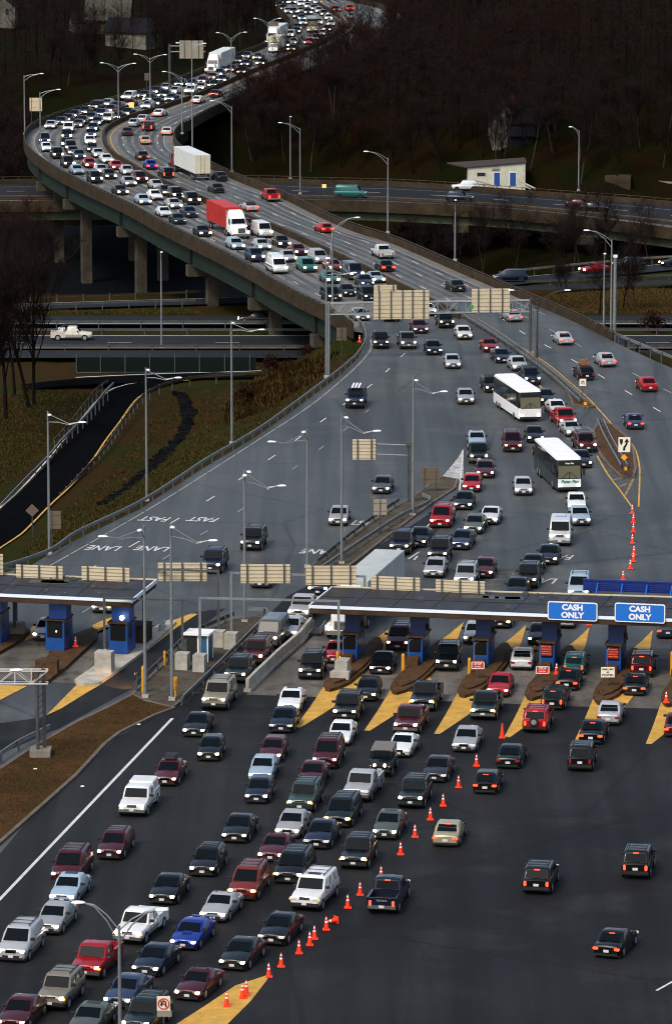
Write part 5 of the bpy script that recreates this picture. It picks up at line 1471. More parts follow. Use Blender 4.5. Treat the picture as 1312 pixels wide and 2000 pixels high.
    for x in (fa, ba):
        for s in (-1, 1):
            n = 9; y = s * (hw + .006)
            arc = [(x + (wr + .07) * math.cos(R(a)), y, wr + (wr + .07) * math.sin(R(a))) for a in np.linspace(0, 180, n)] + [(x - wr - .07, y, clr - .06), (x + wr + .07, y, clr - .06)]
            idx = tuple(range(len(arc)))
            mb.add(arc, [idx if s < 0 else idx[::-1]], trim_m)
    # door gaps, handles and bonnet line
    if not far:
        for s in (1, -1):
            for xd in (he + .30, (he + re) / 2 + .1, re - .15):
                mb.box((X(xd) - .012, s * (hw - .004) - .008, clr + .22), (X(xd) + .012, s * (hw - .004) + .008, belt - .12), trim_m)
            mb.box((X(re + .05), s * (hw + .004) - .01, clr + .25), (X(he - .1), s * (hw + .004) + .01, clr + .30), trim_m)
    out['body'] = (mb.mesh('body', True), None)
    # ---- glass
    def quad(name, a, b, c, d, m=glass_m, mx=.06, my=.10, off=.02, th=None):
        """inset pane on face a,b,c,d (bottom-left, bottom-right, top-right, top-left)"""
        def bi(u, v): return a.lerp(b, u).lerp(d.lerp(c, u), v)
        q = [bi(mx, my), bi(1 - mx, my), bi(1 - mx, 1 - my), bi(mx, 1 - my)]
        n = (q[1] - q[0]).cross(q[3] - q[0]).normalized() * off
        P = [p + n for p in q] + [p - n * 1.2 for p in q]
        return P, [(0, 1, 2, 3), (0, 4, 5, 1), (1, 5, 6, 2), (2, 6, 7, 3), (3, 7, 4, 0)]
    zb_, zt_ = belt - .03, Ht - .075
    yb, yt = hw * .945, hw * gt
    def pane(name, a, b, c, d, **k):
        m = MB(); v, f = quad(name, a, b, c, d, **k); m.add(v, f, glass_m); out[name] = (m.mesh(name), None)
    A, B_ = Vector((X(he + .02), -yb, zb_)), Vector((X(he + .02), yb, zb_)); C, D = Vector((X(ra - .02), yt, zt_)), Vector((X(ra - .02), -yt, zt_))
    pane('windscreen', A, B_, C, D, mx=.07, my=.08, off=.045)
    A, B_ = Vector((X(re), yb, zb_)), Vector((X(re), -yb, zb_)); C, D = Vector((X(rb + .02), -yt, zt_)), Vector((X(rb + .02), yt, zt_))
    pane('rear_window', A, B_, C, D, mx=.10, my=.12, off=.045)
    cuts = [0.0, .5, 1.0] if kind in ('sedan', 'hatchback', 'jeep', 'coupe') else [0, .36, .70, 1.0]
    if pick: cuts = [0, .62, 1.0]
    if kind == 'coupe': cuts = [0, .62, 1.0]
    for s in (1, -1):
        xb0, xb1, xt0, xt1 = X(he + .18), X(re - .06), X(ra + .02), X(rb - .02)
        for i in range(len(cuts) - 1):
            u0, u1 = cuts[i], cuts[i + 1]
            fb0, fb1 = xb0 + (xb1 - xb0) * u0, xb0 + (xb1 - xb0) * u1; ft0, ft1 = xt0 + (xt1 - xt0) * u0, xt0 + (xt1 - xt0) * u1
            a, b, c, d = Vector((fb0, s * yb, zb_)), Vector((fb1, s * yb, zb_)), Vector((ft1, s * yt, zt_)), Vector((ft0, s * yt, zt_))
            if s > 0: a, b, c, d = b, a, d, c
            if far and i > 0: 
                continue
            if far:
                fb1, ft1 = xb1, xt1
                a, b, c, d = Vector((fb0, s * yb, zb_)), Vector((fb1, s * yb, zb_)), Vector((ft1, s * yt, zt_)), Vector((ft0, s * yt, zt_))
                if s > 0: a, b, c, d = b, a, d, c
            m = MB(); v, f = quad('side_window', a, b, c, d, mx=.05 if not far else .02, my=.14, off=.02); m.add(v, f, glass_m)
            out[('side_window', s, i)] = (m.mesh('side_window'), None)
    # ---- wheels
    if ('wheel', wr, far) not in PARTS:
        m = MB(); m.tube([(0, -.1, 0), (0, .1, 0)], wr, tyre_m, 14); r_ = MB(); r_.tube([(0, -.112, 0), (0, .112, 0)], wr * .68, rim_m, 10)
        PARTS[('wheel', wr, far)] = (m.mesh('wheel', True), r_.mesh('rim', True))
    for i, (x, s) in enumerate(((fa, 1), (fa, -1), (ba, 1), (ba, -1))):
        out[('wheel', i, 0)] = (PARTS[('wheel', wr, far)][0], (x, s * (hw - .085), wr))
    # ---- lights, grille, plates, mirrors
    k = (1.55 if far else 1.0)  # far lamp lenses enlarged, their size stands in for bloom
    hz = nose - .10 if kind not in ('jeep',) else .93
    hy = hw * (.74 if kind != 'jeep' else .42)
    def lens(w, h, d, m, name, rnd=False):
        q = MB()
        if rnd: q.tube([(-d, 0, 0), (d * .8, 0, 0), (d, 0, 0)], [w / 2, w / 2, w / 2.6], m, 10)
        else:
            ring = lambda x, f: [Vector((x, w / 2 * f * math.copysign(abs(math.cos(a)) ** .5, math.cos(a)), h / 2 * f * math.copysign(abs(math.sin(a)) ** .5, math.sin(a)))) for a in [2 * math.pi * (i + .5) / 10 for i in range(10)]]
            q.loft([ring(-d, 1), ring(d * .6, 1), ring(d, .82)], m)
        return q.mesh(name, True)
    for s in (1, -1):
        rnd = kind == 'jeep'
        out[('headlight', s, 'on')] = (lens((.27 if not rnd else .24) * k, (.17 if not boxy else .19) * k, .10, headlight_m, 'headlight', rnd), (X(.05), s * hy, hz))
        out[('headlight', s, 'dim')] = (lens((.40 if not rnd else .26), .16, .10, headlight_dim, 'headlight', rnd), (X(.05), s * hy, hz))
        tz_ = tt - .22 if not (kind in ('suv', 'large_suv', 'minivan', 'van', 'pickup', 'jeep')) else tt - .28
        tw, th_ = (.34, .16) if kind in ('sedan', 'coupe', 'hatchback') else (.17, .34)
        out[('taillight', s, 'on')] = (lens(tw * k, th_ * k, .07, tail_on, 'tail_light'), (X(L - .02), s * hw * .76, tz_))
        out[('taillight', s, 'dim')] = (lens(tw, th_, .07, tail_dim, 'tail_light'), (X(L - .02), s * hw * .76, tz_))
    m = MB(); m.box((-.02, -.34, -.10), (.06, .34, .10), trim_m)
    if boxy: m.box((.06, -.32, -.015), (.07, .32, .015), chrome_m)
    out[('grille', 0, 0)] = (m.mesh('grille'), (X(.06 if kind != 'jeep' else .02), 0, hz - .02))
    m = MB(); m.box((0, -.16, -.08), (.02, .16, .08), plate_m)
    out[('licence_plate', 0, 'F')] = (m.mesh('licence_plate'), (X(-.075 if boxy else -.02), 0, clr + .22))
    m = MB(); m.box((-.02, -.17, -.085), (0, .17, .085), plate_m)
    out[('licence_plate', 0, 'R')] = (m.mesh('licence_plate'), (X(L + .07) if pick else X(L + .022), 0, tt - .36 if not pick else clr + .2))
    for s in (1, -1):
        m = MB(); m.box((-.06, min(0, s * .25), 0), (.07, max(0, s * .25), .17), trim_m)
        out[('mirror', s, 0)] = (m.mesh('mirror'), (X(he + .38), s * hw * .95, belt + .03))
    if kind in ('suv', 'large_suv', 'wagon', 'minivan'):
        m = MB()
        x0, x1 = X(ra + .25), X(rb - .25); y = hw * gt * .80; z = Ht + .055
        for s in (1, -1): m.box((x1, s * y - .022, z), (x0, s * y + .022, z + .04), trim_m); m.box((x0 - .06, s * y - .02, Ht - .03), (x0, s * y + .02, z), trim_m); m.box((x1, s * y - .02, Ht - .03), (x1 + .06, s * y + .02, z), trim_m)
        for i in range(3):
            x = x0 + (x1 - x0) * (.15 + .35 * i); m.box((x - .025, -y, z + .005), (x + .025, y, z + .035), trim_m)
        out[('roof_rack', 0, 0)] = (m.mesh('roof_rack'), None)
    m = MB(); m.box((-.03, -.18, -.03), (.03, .18, .03), tail_on); out[('brake_light', 0, 'on')] = (m.mesh('brake_light'), (X(rb + .06), 0, Ht - .10))
    PARTS[key] = out
    return out

CC = {'black': (.0045, .005, .006), 'dark grey': (.015, .016, .018), 'grey': (.075, .078, .08), 'silver': (.37, .385, .39), 'white': (.78, .79, .77), 'maroon': (.065, .005, .009), 'red': (.36, .006, .010),
      'blue': (.006, .035, .30), 'dark blue': (.006, .012, .032), 'slate blue': (.022, .038, .08), 'light blue': (.33, .43, .50), 'green': (.035, .06, .046), 'dark green': (.005, .012, .010), 'tan': (.26, .235, .175), 'gold': (.42, .38, .25),
      'teal': (.015, .12, .11), 'rust': (.15, .018, .010), 'grey green': (.09, .11, .09), 'cream': (.62, .58, .48)}
VEH = []
def place_car(kind, color, px, py, ang=None, d='F', z=0.0, lights=None, extra=None, pos=None, label=None, braking=True, side=False):
    L = KINDS[kind][0]
    near = at(px, py, z)
    if ang is None: ang = heading(px, py, near, d)
    hv = Vector((-math.sin(R(ang)), -math.cos(R(ang)), 0)) if d == 'F' else Vector((math.sin(R(ang)), math.cos(R(ang)), 0))
    if d == 'F': c = near - hv * (L / 2)
    else: c = near + hv * (L / 2)
    if side: c = near
    far = py < 560
    P = car_parts(kind, far)
    rz = math.atan2(hv.y, hv.x)
    root = empty({'suv': 'suv', 'large_suv': 'suv'}.get(kind, kind) if kind not in ('suv', 'large_suv') else 'suv', c, rz)
    vr = random.Random(int(px * 7 + py * 13))
    root.scale = (vr.uniform(.96, 1.03), vr.uniform(.98, 1.02), vr.uniform(.96, 1.04))
    jt = vr.uniform(.8, 1.2)
    col = tuple(min(.9, c_ * jt) for c_ in CC[color]) + (1,)
    on = lights if lights is not None else True
    for key, (me, loc) in P.items():
        nm = key if isinstance(key, str) else key[0]
        if not isinstance(key, str):
            st = key[2]
            if nm == 'headlight' and ((st == 'on') != bool(on and d == 'F')): continue
            if nm == 'taillight' and ((st == 'on') != bool(braking and d == 'R')): continue
            if nm == 'brake_light' and not (braking and d == 'R' and not far): continue
            if nm == 'licence_plate' and st != d: continue
            if far and nm in ('licence_plate', 'mirror', 'grille', 'roof_rack', 'brake_light'): continue
            if d == 'R' and nm == 'grille': continue
        nm = {'taillight': 'tail_light'}.get(nm, nm)
        o = link(nm, me, root)
        if loc: o.location = loc
        if nm == 'body': o.color = col; body = o
        if nm == 'wheel' and not far:
            w = KINDS[kind]; wr = .36 if kind in ('jeep', 'van', 'pickup', 'large_suv', 'suv') else .32
            link('rim', PARTS[('wheel', wr, far)][1], o)
    VEH.append(dict(o=root, kind=kind, color=color, px=px, py=py, d=d, on=on, label=label, c=c, body=body, z=z))
    return root

HF = [(740,680,-2),(798,682,-10),(849,693,-11),(822,651,-14),(885,720,-5),(910,790,-3),(932,873,-2),(1001,883,0),(1046,865,-6),(963,767,-14),(984,709,-16),(1016,724,-15),(1093,812,-18),(1122,853,-18),(1148,884,-16),(1139,914,-8),(1126,999,2),(1135,1027,-6),(1022,968,0),(1092,1067,7),(1068,1103,12),(1027,1150,13),
 (935,906,-2),(947,934,2),(920,961,6),(903,996,11),(858,1031,13),(813,1069,16),(897,1074,17),(922,1043,14),(954,1024,14),(783,1084,16),(853,1099,13),(845,1129,13),(942,1130,12),(692,798,7),(743,965,11),(659,1027,8),(488,1075,13),(508,1149,14),(410,1121,14),
 (582,1213,18),(519,1267,17),(492,1300,16),(417,1389,14),(604,1329,11),(713,1370,12),(871,1312,9),(822,1390,14),(942,1407,13),(905,1470,14),(378,1441,12),(407,1488,8),(255,1596,14),(322,1536,13),(500,1550,11),(563,1392,10),(640,1500,12),(790,1430,16),(800,1580,16),(213,1681,14),(125,1728,14),(457,1648,15),(560,1640,17),(617,1659,18),(689,1700,16),(561,1728,18),(472,1760,17),(394,1714,15),(594,1780,24),(415,1803,22),(315,1768,17),(120,1768,17),(91,1826,19),(21,1881,19),(165,1915,21),(250,1846,25),(357,1857,23),(529,1848,25),(453,1897,25),(281,1908,26),(98,1975,21),(365,1955,28),(228,1970,25),(198,1198,13),(85,1252,12),(697,1568,19),(741,1517,12),(777,1481,18),(850,640,-14),(709,627,-12),(767,628,-14),(842,617,-14)]
HR = [(868,1656,15),(746,1787,17),(1047,1748,16),(1242,1720,15),(1184,1874,30),(949,1552,14),(991,1502,15),(1133,1509,12),(1155,1455,15),(1190,1418,14),(1045,1433,14),(1079,1387,16),(1108,1350,15),(1122,1318,12),(1019,1310,10),(1239,1360,12),(1253,1325,12),(1305,1248,8),(1103,1228,12),(1240,839,-6),(1266,766,-16),(1185,717,-20),(1144,743,-15),(1104,675,-20),(1008,629,-16),(757,531,-18)]
def heading(px, py, near, d):
    if py < 632:
        pl = Mw if d == 'F' else Rw
        if d == 'F':
            dl = min((p - near).length for p in Lw); dm = min((p - near).length for p in Mw)
            pl = Lw if dl < dm else Mw
        else:
            dl = min((p - near).length for p in Rw); dm = min((p - near).length for p in Mw)
            pl = Rw if dl < dm else Mw
        i = min(range(len(pl)), key=lambda k: (pl[k] - near).length)
        t = pl[min(i + 2, len(pl) - 1)] - pl[max(i - 2, 0)]
        return math.degrees(math.atan2(t.x, t.y))
    T = HF if d == 'F' else HR
    w = [(1 / ((a - px) ** 2 + (b - py) ** 2 + 60) ** 1.6, c) for a, b, c in T]
    v = sum(a * c for a, c in w) / sum(a for a, c in w)
    return v * (.62 if v > 0 else .5)

S, K, HB, WG, MV, SU, LS, VN, PK, JP = 'sedan', 'coupe', 'hatchback', 'wagon', 'minivan', 'suv', 'large_suv', 'van', 'pickup', 'jeep'
# (kind, colour, near-face x, near-face bottom y)   inbound, headlights on
F_CARS = [
 (MV,'maroon',126,1729),(S,'light blue',121,1770),(S,'silver',91,1828),(MV,'silver',21,1882),(PK,'white',249,1847),(K,'silver',415,1803),(S,'blue',357,1858),(S,'black',316,1769),(WG,'black',394,1715),(PK,'red',165,1917),(SU,'tan',98,1977),
 (S,'dark blue',283,1910),(S,'slate blue',228,1972),(K,'maroon',365,1957),(S,'maroon',22,2016),(S,'grey green',158,2030),(SU,'dark green',264,2026),(WG,'maroon',213,1682),(S,'maroon',322,1537),(S,'black',378,1442),(HB,'black',407,1489),
 (S,'dark blue',548,1434),(HB,'maroon',527,1491),(S,'light blue',507,1530),(HB,'dark blue',500,1572),(MV,'maroon',633,1504),(S,'black',457,1649),(S,'silver',560,1640),(K,'maroon',527,1686),(S,'dark blue',617,1661),(SU,'green',585,1590),
 (SU,'black',672,1411),(S,'white',660,1458),(S,'maroon',603,1542),(PK,'silver',694,1569),(MV,'dark green',657,1619),(JP,'dark green',741,1519),(K,'white',777,1482),(PK,'maroon',791,1437),(PK,'black',823,1391),(S,'dark grey',847,1530),(SU,'dark green',800,1582),(S,'grey green',750,1642),
 (MV,'black',561,1729),(MV,'rust',472,1761),(SU,'black',689,1701),(LS,'white',594,1782),(S,'black',529,1849),(S,'dark green',453,1898),
 (S,'black',741,1319),(MV,'maroon',775,1272),(SU,'black',871,1313),(HB,'black',713,1371),(PK,'dark green',942,1408),(S,'silver',905,1471),(S,'red',971,1363),(S,'black',976,1228),(S,'dark grey',1050,1262),(S,'silver',924,1260),
 (PK,'silver',582,1214),(S,'silver',560,1249),(VN,'grey',519,1268),(SU,'maroon',492,1301),(SU,'dark green',458,1337),(LS,'tan',417,1390),(SU,'black',604,1330),(K,'red',650,1297),(S,'white',563,1393),(SU,'dark blue',620,1168),
 (S,'silver',198,1199),(S,'silver',84,1253),(S,'tan',507,1150),(SU,'dark blue',410,1122),(SU,'black',488,1077),(S,'grey',743,966),(S,'silver',659,1028),
 (S,'light blue',932,876),(PK,'dark green',935,907),(S,'maroon',947,935),(HB,'red',920,962),(S,'black',903,997),(MV,'red',858,1032),(K,'white',953,1026),(S,'grey green',922,1044),(S,'slate blue',896,1075),(SU,'black',853,1100),(S,'black',813,1070),(SU,'dark blue',778,1085),
 (S,'silver',845,1130),(S,'maroon',942,1131),(SU,'silver',905,1150),(MV,'maroon',1001,884),(S,'black',1046,866),(S,'silver',1022,969),(S,'black',1064,900),(S,'dark green',1139,915),(SU,'maroon',1148,885),(K,'silver',1122,854),(S,'white',1126,1000),(S,'light blue',1135,1028),(VN,'white',1092,1068),
 (S,'black',1068,1104),(S,'black',1036,1125),(SU,'black',1027,1151),(S,'black',1005,1172),(MV,'light blue',1128,1172),
 (SU,'black',873,642),(S,'white',908,664),(K,'red',960,689),(S,'dark blue',984,710),(S,'silver',1016,726),(SU,'dark blue',1040,754),(WG,'black',963,768),(S,'silver',885,721),(S,'black',849,694),(S,'silver',910,791),(S,'dark blue',1070,791),(S,'white',1093,813),(PK,'red',1109,836),
 (SU,'black',744,682),(PK,'grey',798,683),(S,'maroon',822,652),(LS,'dark blue',692,799),
 (VN,'slate blue',698,548),(MV,'silver',630,516),(MV,'teal',606,533),(S,'rust',657,531),(S,'teal',651,555),(SU,'dark green',655,591),(S,'black',685,580),(S,'dark blue',719,561),(K,'light blue',740,554),(SU,'black',725,591),(S,'silver',709,628),(PK,'black',767,629),(S,'white',842,618),
 (S,'maroon',489,449),(VN,'white',521,466),(WG,'light blue',467,489),(S,'silver',518,490),(S,'black',557,484),(S,'maroon',589,500),(SU,'slate blue',505,513),(VN,'white',549,536),(S,'silver',569,513),
 (S,'silver',257,365),(S,'dark grey',241,382),(S,'light blue',285,401),(SU,'maroon',279,359),(S,'silver',312,371),(S,'white',309,392),(S,'black',330,383),(SU,'black',350,390),(SU,'black',381,401),(S,'silver',346,409),(S,'white',326,425),(S,'dark green',353,439),(S,'dark blue',377,426),(S,'black',402,463),
 (S,'silver',97,253),(SU,'white',133,261),(SU,'dark grey',131,274),(S,'dark grey',116,245),(S,'black',128,239),(S,'dark blue',140,232),(S,'dark grey',160,225),(S,'black',173,237),(S,'grey',151,250),(S,'dark grey',157,244),(SU,'black',181,217),(S,'silver',204,210),(S,'dark blue',192,229),(S,'maroon',210,222),(SU,'cream',207,241),(S,'black',225,235),(S,'black',222,216),(S,'slate blue',187,246),(S,'dark grey',180,258),
 (MV,'dark blue',88,282),(S,'white',93,297),(S,'dark grey',131,287),(SU,'black',140,297),(S,'grey',145,304),(SU,'black',115,311),(S,'slate blue',158,312),(S,'white',177,283),(S,'dark green',182,298),(S,'dark blue',178,270),(S,'silver',195,309),(S,'white',212,320),(S,'red',179,329),(SU,'dark grey',137,329),(S,'light blue',155,342),(S,'red',231,333),(S,'silver',202,341),(S,'black',218,351),(SU,'dark grey',191,359),(S,'silver',252,343),
 (SU,'white',246,198),(S,'maroon',247,210),(S,'dark grey',276,193),(S,'black',287,199),(S,'silver',284,214),(S,'dark blue',302,208),(S,'black',299,185),(S,'silver',319,178),(S,'black',316,192),(S,'slate blue',330,199),(S,'silver',336,185),(S,'dark green',349,170),(S,'black',371,170),(SU,'white',369,186),(S,'silver',389,177),(S,'black',243,228),
 (S,'maroon',411,157),(S,'maroon',392,164),(S,'dark blue',425,150),(S,'black',463,124),(S,'slate blue',477,131),(S,'black',479,116),(S,'dark blue',448,142),(S,'dark grey',432,162),(S,'black',415,172),(S,'black',471,146),(S,'grey',501,118),(S,'dark grey',508,129),
 (S,'black',568,101),(S,'silver',571,88),(SU,'white',565,75),(S,'dark blue',556,93),(S,'dark blue',581,59),(S,'black',578,66),(S,'light blue',592,50),(S,'slate blue',590,41),(S,'white',627,71),(S,'silver',615,80),(S,'red',601,88),(S,'dark blue',638,62),(S,'white',646,52),(S,'silver',642,40),(S,'dark grey',634,32),(S,'silver',622,49),(S,'grey',580,37),(S,'black',574,28),(S,'silver',563,27),(S,'black',554,21),(S,'grey',546,15),(S,'tan',588,26),(S,'black',602,29),(S,'silver',624,26),(S,'grey',615,21),(S,'white',589,13),(S,'silver',603,17),(S,'dark grey',571,8),(S,'black',556,9),(S,'silver',620,9),(S,'dark blue',600,5),
]
R_CARS = [
 (PK,'dark blue',745,1787,1),(S,'gold',868,1657,1),(S,'dark green',991,1503,0),(HB,'black',946,1553,1),(SU,'black',1131,1510,0),(SU,'black',1046,1749,1),(SU,'black',1239,1720,1),(S,'black',1182,1874,1),
 (S,'white',1017,1311,0),(WG,'teal',1119,1320,1),(S,'black',1105,1351,1),(WG,'dark green',1077,1388,1),(SU,'red',1043,1434,1),(S,'silver',1186,1419,0),(S,'black',1152,1456,1),(SU,'maroon',1251,1325,1),(S,'black',1237,1361,1),(S,'maroon',1318,1442,1),(S,'slate blue',1303,1249,1),(S,'silver',1100,1229,0),
 (S,'silver',1008,630,1),(S,'silver',1106,675,1),(S,'silver',1189,718,1),(WG,'black',1146,744,0),(S,'red',1270,767,0),(S,'slate blue',1241,840,1),
 (PK,'white',757,507,0),(S,'black',759,532,1),(S,'dark green',898,571,0),(PK,'red',536,395,1),(HB,'red',640,456,1),(K,'silver',494,414,1),
 (MV,'black',330,349,1),(S,'dark green',436,355,0),(S,'dark green',429,378,0),
 (S,'white',381,203,1),(S,'white',306,229,1),(S,'silver',275,241,1),(S,'silver',259,249,0),(SU,'maroon',288,257,1),(S,'dark grey',249,266,0),(S,'cream',325,265,1),(S,'gold',285,283,1),(S,'dark blue',282,314,1),(S,'blue',298,332,1),
 (S,'maroon',417,191,1),(S,'maroon',657,24,1),(S,'red',684,22,1),(S,'silver',686,38,0),(S,'red',709,63,1),(S,'red',643,103,0),
]
OFFHEAD = {(549,) }
unlit = {(1098,)}
nolight = {(155,342),(309,392),(312,371),(326,425),(353,439),(377,426),(548,1434),(847,1530),(529,1849),(617,1661),(909,1471),(905,1471),(777,1482),(694,1569),(845,1130),(594,1782),(345,1)}
for (k_, c_, x_, y_) in F_CARS:
    place_car(k_, c_, x_, y_, lights=(x_, y_) not in nolight)
for (k_, c_, x_, y_, b_) in R_CARS:
    place_car(k_, c_, x_, y_, d='R', braking=bool(b_))
# vehicles on the side roads (heading given, side views)
def side_car(kind, color, px, py, ang, z, d, label, lights=True, braking=False):
    place_car(kind, color, px, py, ang=ang, d=d, z=z, lights=lights, label=label, braking=braking, side=True)
side_car(VN, 'teal', 684, 386, 96, zb, 'R', 'teal van driving on the river bridge, seen from the side')
side_car(SU, 'white', 908, 372, 92, zb, 'F', 'white suv heading left on the river bridge by cream building', lights=False)
side_car(SU, 'dark blue', 897, 394, 98, zb, 'R', 'dark suv heading right on the river bridge below the white suv')
side_car(S, 'maroon', 1131, 404, 100, zb, 'R', 'dark maroon sedan at the right end of the river bridge', lights=False)
side_car(S, 'dark grey', 1158, 411, 100, zb, 'R', 'dark grey sedan behind the maroon one at the end of river bridge')
side_car(PK, 'cream', 140, 663, 90, ZH, 'R', 'white pickup with a rack driving right on the lower highway', lights=True)
side_car(MV, 'dark blue', 996, 549, 86, -9, 'F', 'dark blue minivan on the river ramp behind the parapet', lights=False)
side_car(S, 'red', 1160, 532, 60, -9, 'F', 'red sedan with lit lamps on the river ramp at right')
side_car(SU, 'dark grey', 1226, 526, 75, -9, 'F', 'dark suv following the red sedan on the river ramp')
side_car(S, 'black', 1318, 519, 75, -9, 'F', 'black sedan at the right edge of the river ramp')
side_car(S, 'dark grey', 500, 630, 92, ZH, 'F', 'dark sedan with a lit lamp under the viaduct on the lower highway')

# ---- details that single vehicles carry
def veh(px, py): return min(VEH, key=lambda v: (v['px'] - px) ** 2 + (v['py'] - py) ** 2)
def on_car(v, name, mb, color=None):
    o = mb.build(name, v['o']); 
    if color: o.color = (*CC[color], 1)
    return o
v = veh(255, 1596)  # placeholder replaced below
place_car(PK, 'white', 257, 1598, label='white pickup with a tall cap beside the white edge line')
v = VEH[-1]
mb = MB(); mb.loft([rounded(.93, -.70, -2.66, .12, 1.1), rounded(.86, -.78, -2.6, .12, 1.78), rounded(.80, -.85, -2.5, .12, 1.84)], paint); on_car(v, 'cargo_cap', mb, 'white')
v = veh(322, 1537); mb = MB(); mb.loft([rounded(.45, .1, -1.0, .15, 1.5), rounded(.42, .05, -.95, .15, 1.78)], trim_m); on_car(v, 'roof_box', mb)
v = veh(1146, 744); mb = MB(); mb.cbox((-.3, 0, 1.66), (1.2, 1.1, .3), luggage_m); mb.cbox((-.4, .2, 1.92), (.7, .6, .3), luggage_m); mb.cbox((-.1, -.3, 1.9), (.4, .3, .5), luggage_m); on_car(v, 'roof_luggage', mb)
v = veh(1148, 885); mb = MB()
for s in (-.7, .7): mb.box((-1.9, s - .03, 2.05), (1.3, s + .03, 2.12), galv)
for x in np.linspace(-1.8, 1.2, 5): mb.box((x - .03, -.7, 2.05), (x + .03, .7, 2.1), galv); mb.box((x - .02, -.7, 1.75), (x + .02, -.66, 2.05), galv)
on_car(v, 'ladder_rack', mb)
v = veh(692, 799); mb = MB()
for s in (-.35, 0, .35): mb.box((-2.0, s - .1, 2.02), (1.1, s + .1, 2.1), reflect_white)
on_car(v, 'roof_load', mb)
v = veh(960, 689); mb = MB(); mb.loft([rounded(.76, -.05, -1.5, .14, 1.20), rounded(.66, -.2, -1.1, .14, 1.37)], black_m); on_car(v, 'soft_top', mb)
v = veh(494, 414); mb = MB(); mb.loft([rounded(.80, .45, -1.5, .14, 1.0), rounded(.68, -.0, -.95, .14, 1.36)], black_m); on_car(v, 'soft_top', mb)
v = veh(741, 1519); mb = MB(); mb.loft([rounded(.80, .62, -1.86, .1, 1.68), rounded(.76, .58, -1.82, .1, 1.86)], mat('grey canvas', (.14, .13, .125), .8)); on_car(v, 'canvas_top', mb)
for s in (-1, 1): mb = MB(); mb.tube([(1.86, s * .62, .82), (1.92, s * .62, .82)], .08, amber_on, 8); on_car(v, 'amber_light', mb)
v = veh(1043, 1434); mb = MB(); mb.tube([(-2.34, .05, .98), (-2.52, .05, .98)], .34, tyre_m, 14); sp = on_car(v, 'spare_wheel', mb); mb = MB(); mb.tube([(-2.5, .05, .98), (-2.54, .05, .98)], .21, rim_m, 8); mb.build('rim', sp)
v = veh(357, 1858); mb = MB(); mb.box((1.0, -.28, .90), (1.5, .28, .99), paint); mb.box((1.5, -.24, .91), (1.51, .24, .98), black_m); on_car(v, 'hood_scoop', mb, 'blue')
mb = MB(); mb.box((-2.3, -.7, 1.08), (-2.05, .7, 1.12), paint); mb.box((-2.2, .6, .88), (-2.1, .66, 1.08), paint); mb.box((-2.2, -.66, .88), (-2.1, -.6, 1.08), paint); on_car(v, 'rear_wing', mb, 'blue')
v = veh(745, 1787); text_part('TOYOTA', .17, (-2.71, 0, .93), (R(90), 0, R(-90)), sign_back_grey, v['o'], bold=.004)
for X_, Y_, cc2 in ((594, 1782, 'sunroof'), (750, 1642, 'sunroof'), (563, 1393, 'sunroof'), (394, 1715, 'sunroof'), (121, 1770, 'sunroof'), (158, 2030, 'sunroof'), (932, 876, 'sunroof')):
    v = veh(X_, Y_); K_ = KINDS[v['kind']]; mb = MB(); x = K_[0] / 2 - K_[7] - .38; mb.box((x - .55, -.42, K_[2] - .01), (x, .42, K_[2] + .022), glass_m); on_car(v, 'sunroof', mb)
v = veh(140, 663); mb = MB()
for s in (-.85, .85): mb.tube([(-.95, s, 1.1), (-.95, s, 2.05), (.9, s, 2.05)], .04, black_m, 5); mb.tube([(-2.5, s, 1.1), (-.95, s, 1.9)], .04, black_m, 5)
mb.cbox((-1.3, 0, 1.35), (.9, 1.5, .35), white_paint); on_car(v, 'cargo_rack', mb)
v = veh(549, 536)
mb = MB(); mb.loft([rounded(.86, 1.0, -2.5, .15, 2.05), rounded(.78, .9, -2.4, .15, 2.42), rounded(.6, .6, -2.2, .15, 2.5)], paint); on_car(v, 'raised_roof', mb, 'white')
mb = MB(); 
for s in (-1, 1): mb.box((-2.5, s * 1.015 - .01, .85), (1.9, s * 1.015 + .01, 1.0), MATS['car paint'] if 0 else trim_m)
on_car(v, 'side_stripe', mb)
v = veh(1092, 1068); mb = MB(); mb.tube([(-.6, -.5, 2.16), (-.6, .5, 2.16), (-1.6, .5, 2.16)], .03, sign_blue, 4); on_car(v, 'roof_rail', mb)
# amber corner lamps that show in the queue
for X_, Y_ in ((472,1761),(594,1782),(689,1701),(165,1917),(249,1847),(98,1977),(657,1619),(561,1729),(823,1391),(942,1408),(585,1590)):
    v = veh(X_, Y_); K_ = KINDS[v['kind']]
    for s in (-1, 1):
        mb = MB(); mb.box((K_[0] / 2 - .2, s * K_[1] / 2 * .93 - .05, K_[4] - .30), (K_[0] / 2 - .0, s * K_[1] / 2 * .93 + .03, K_[4] - .20), amber_on); on_car(v, 'turn_light', mb)

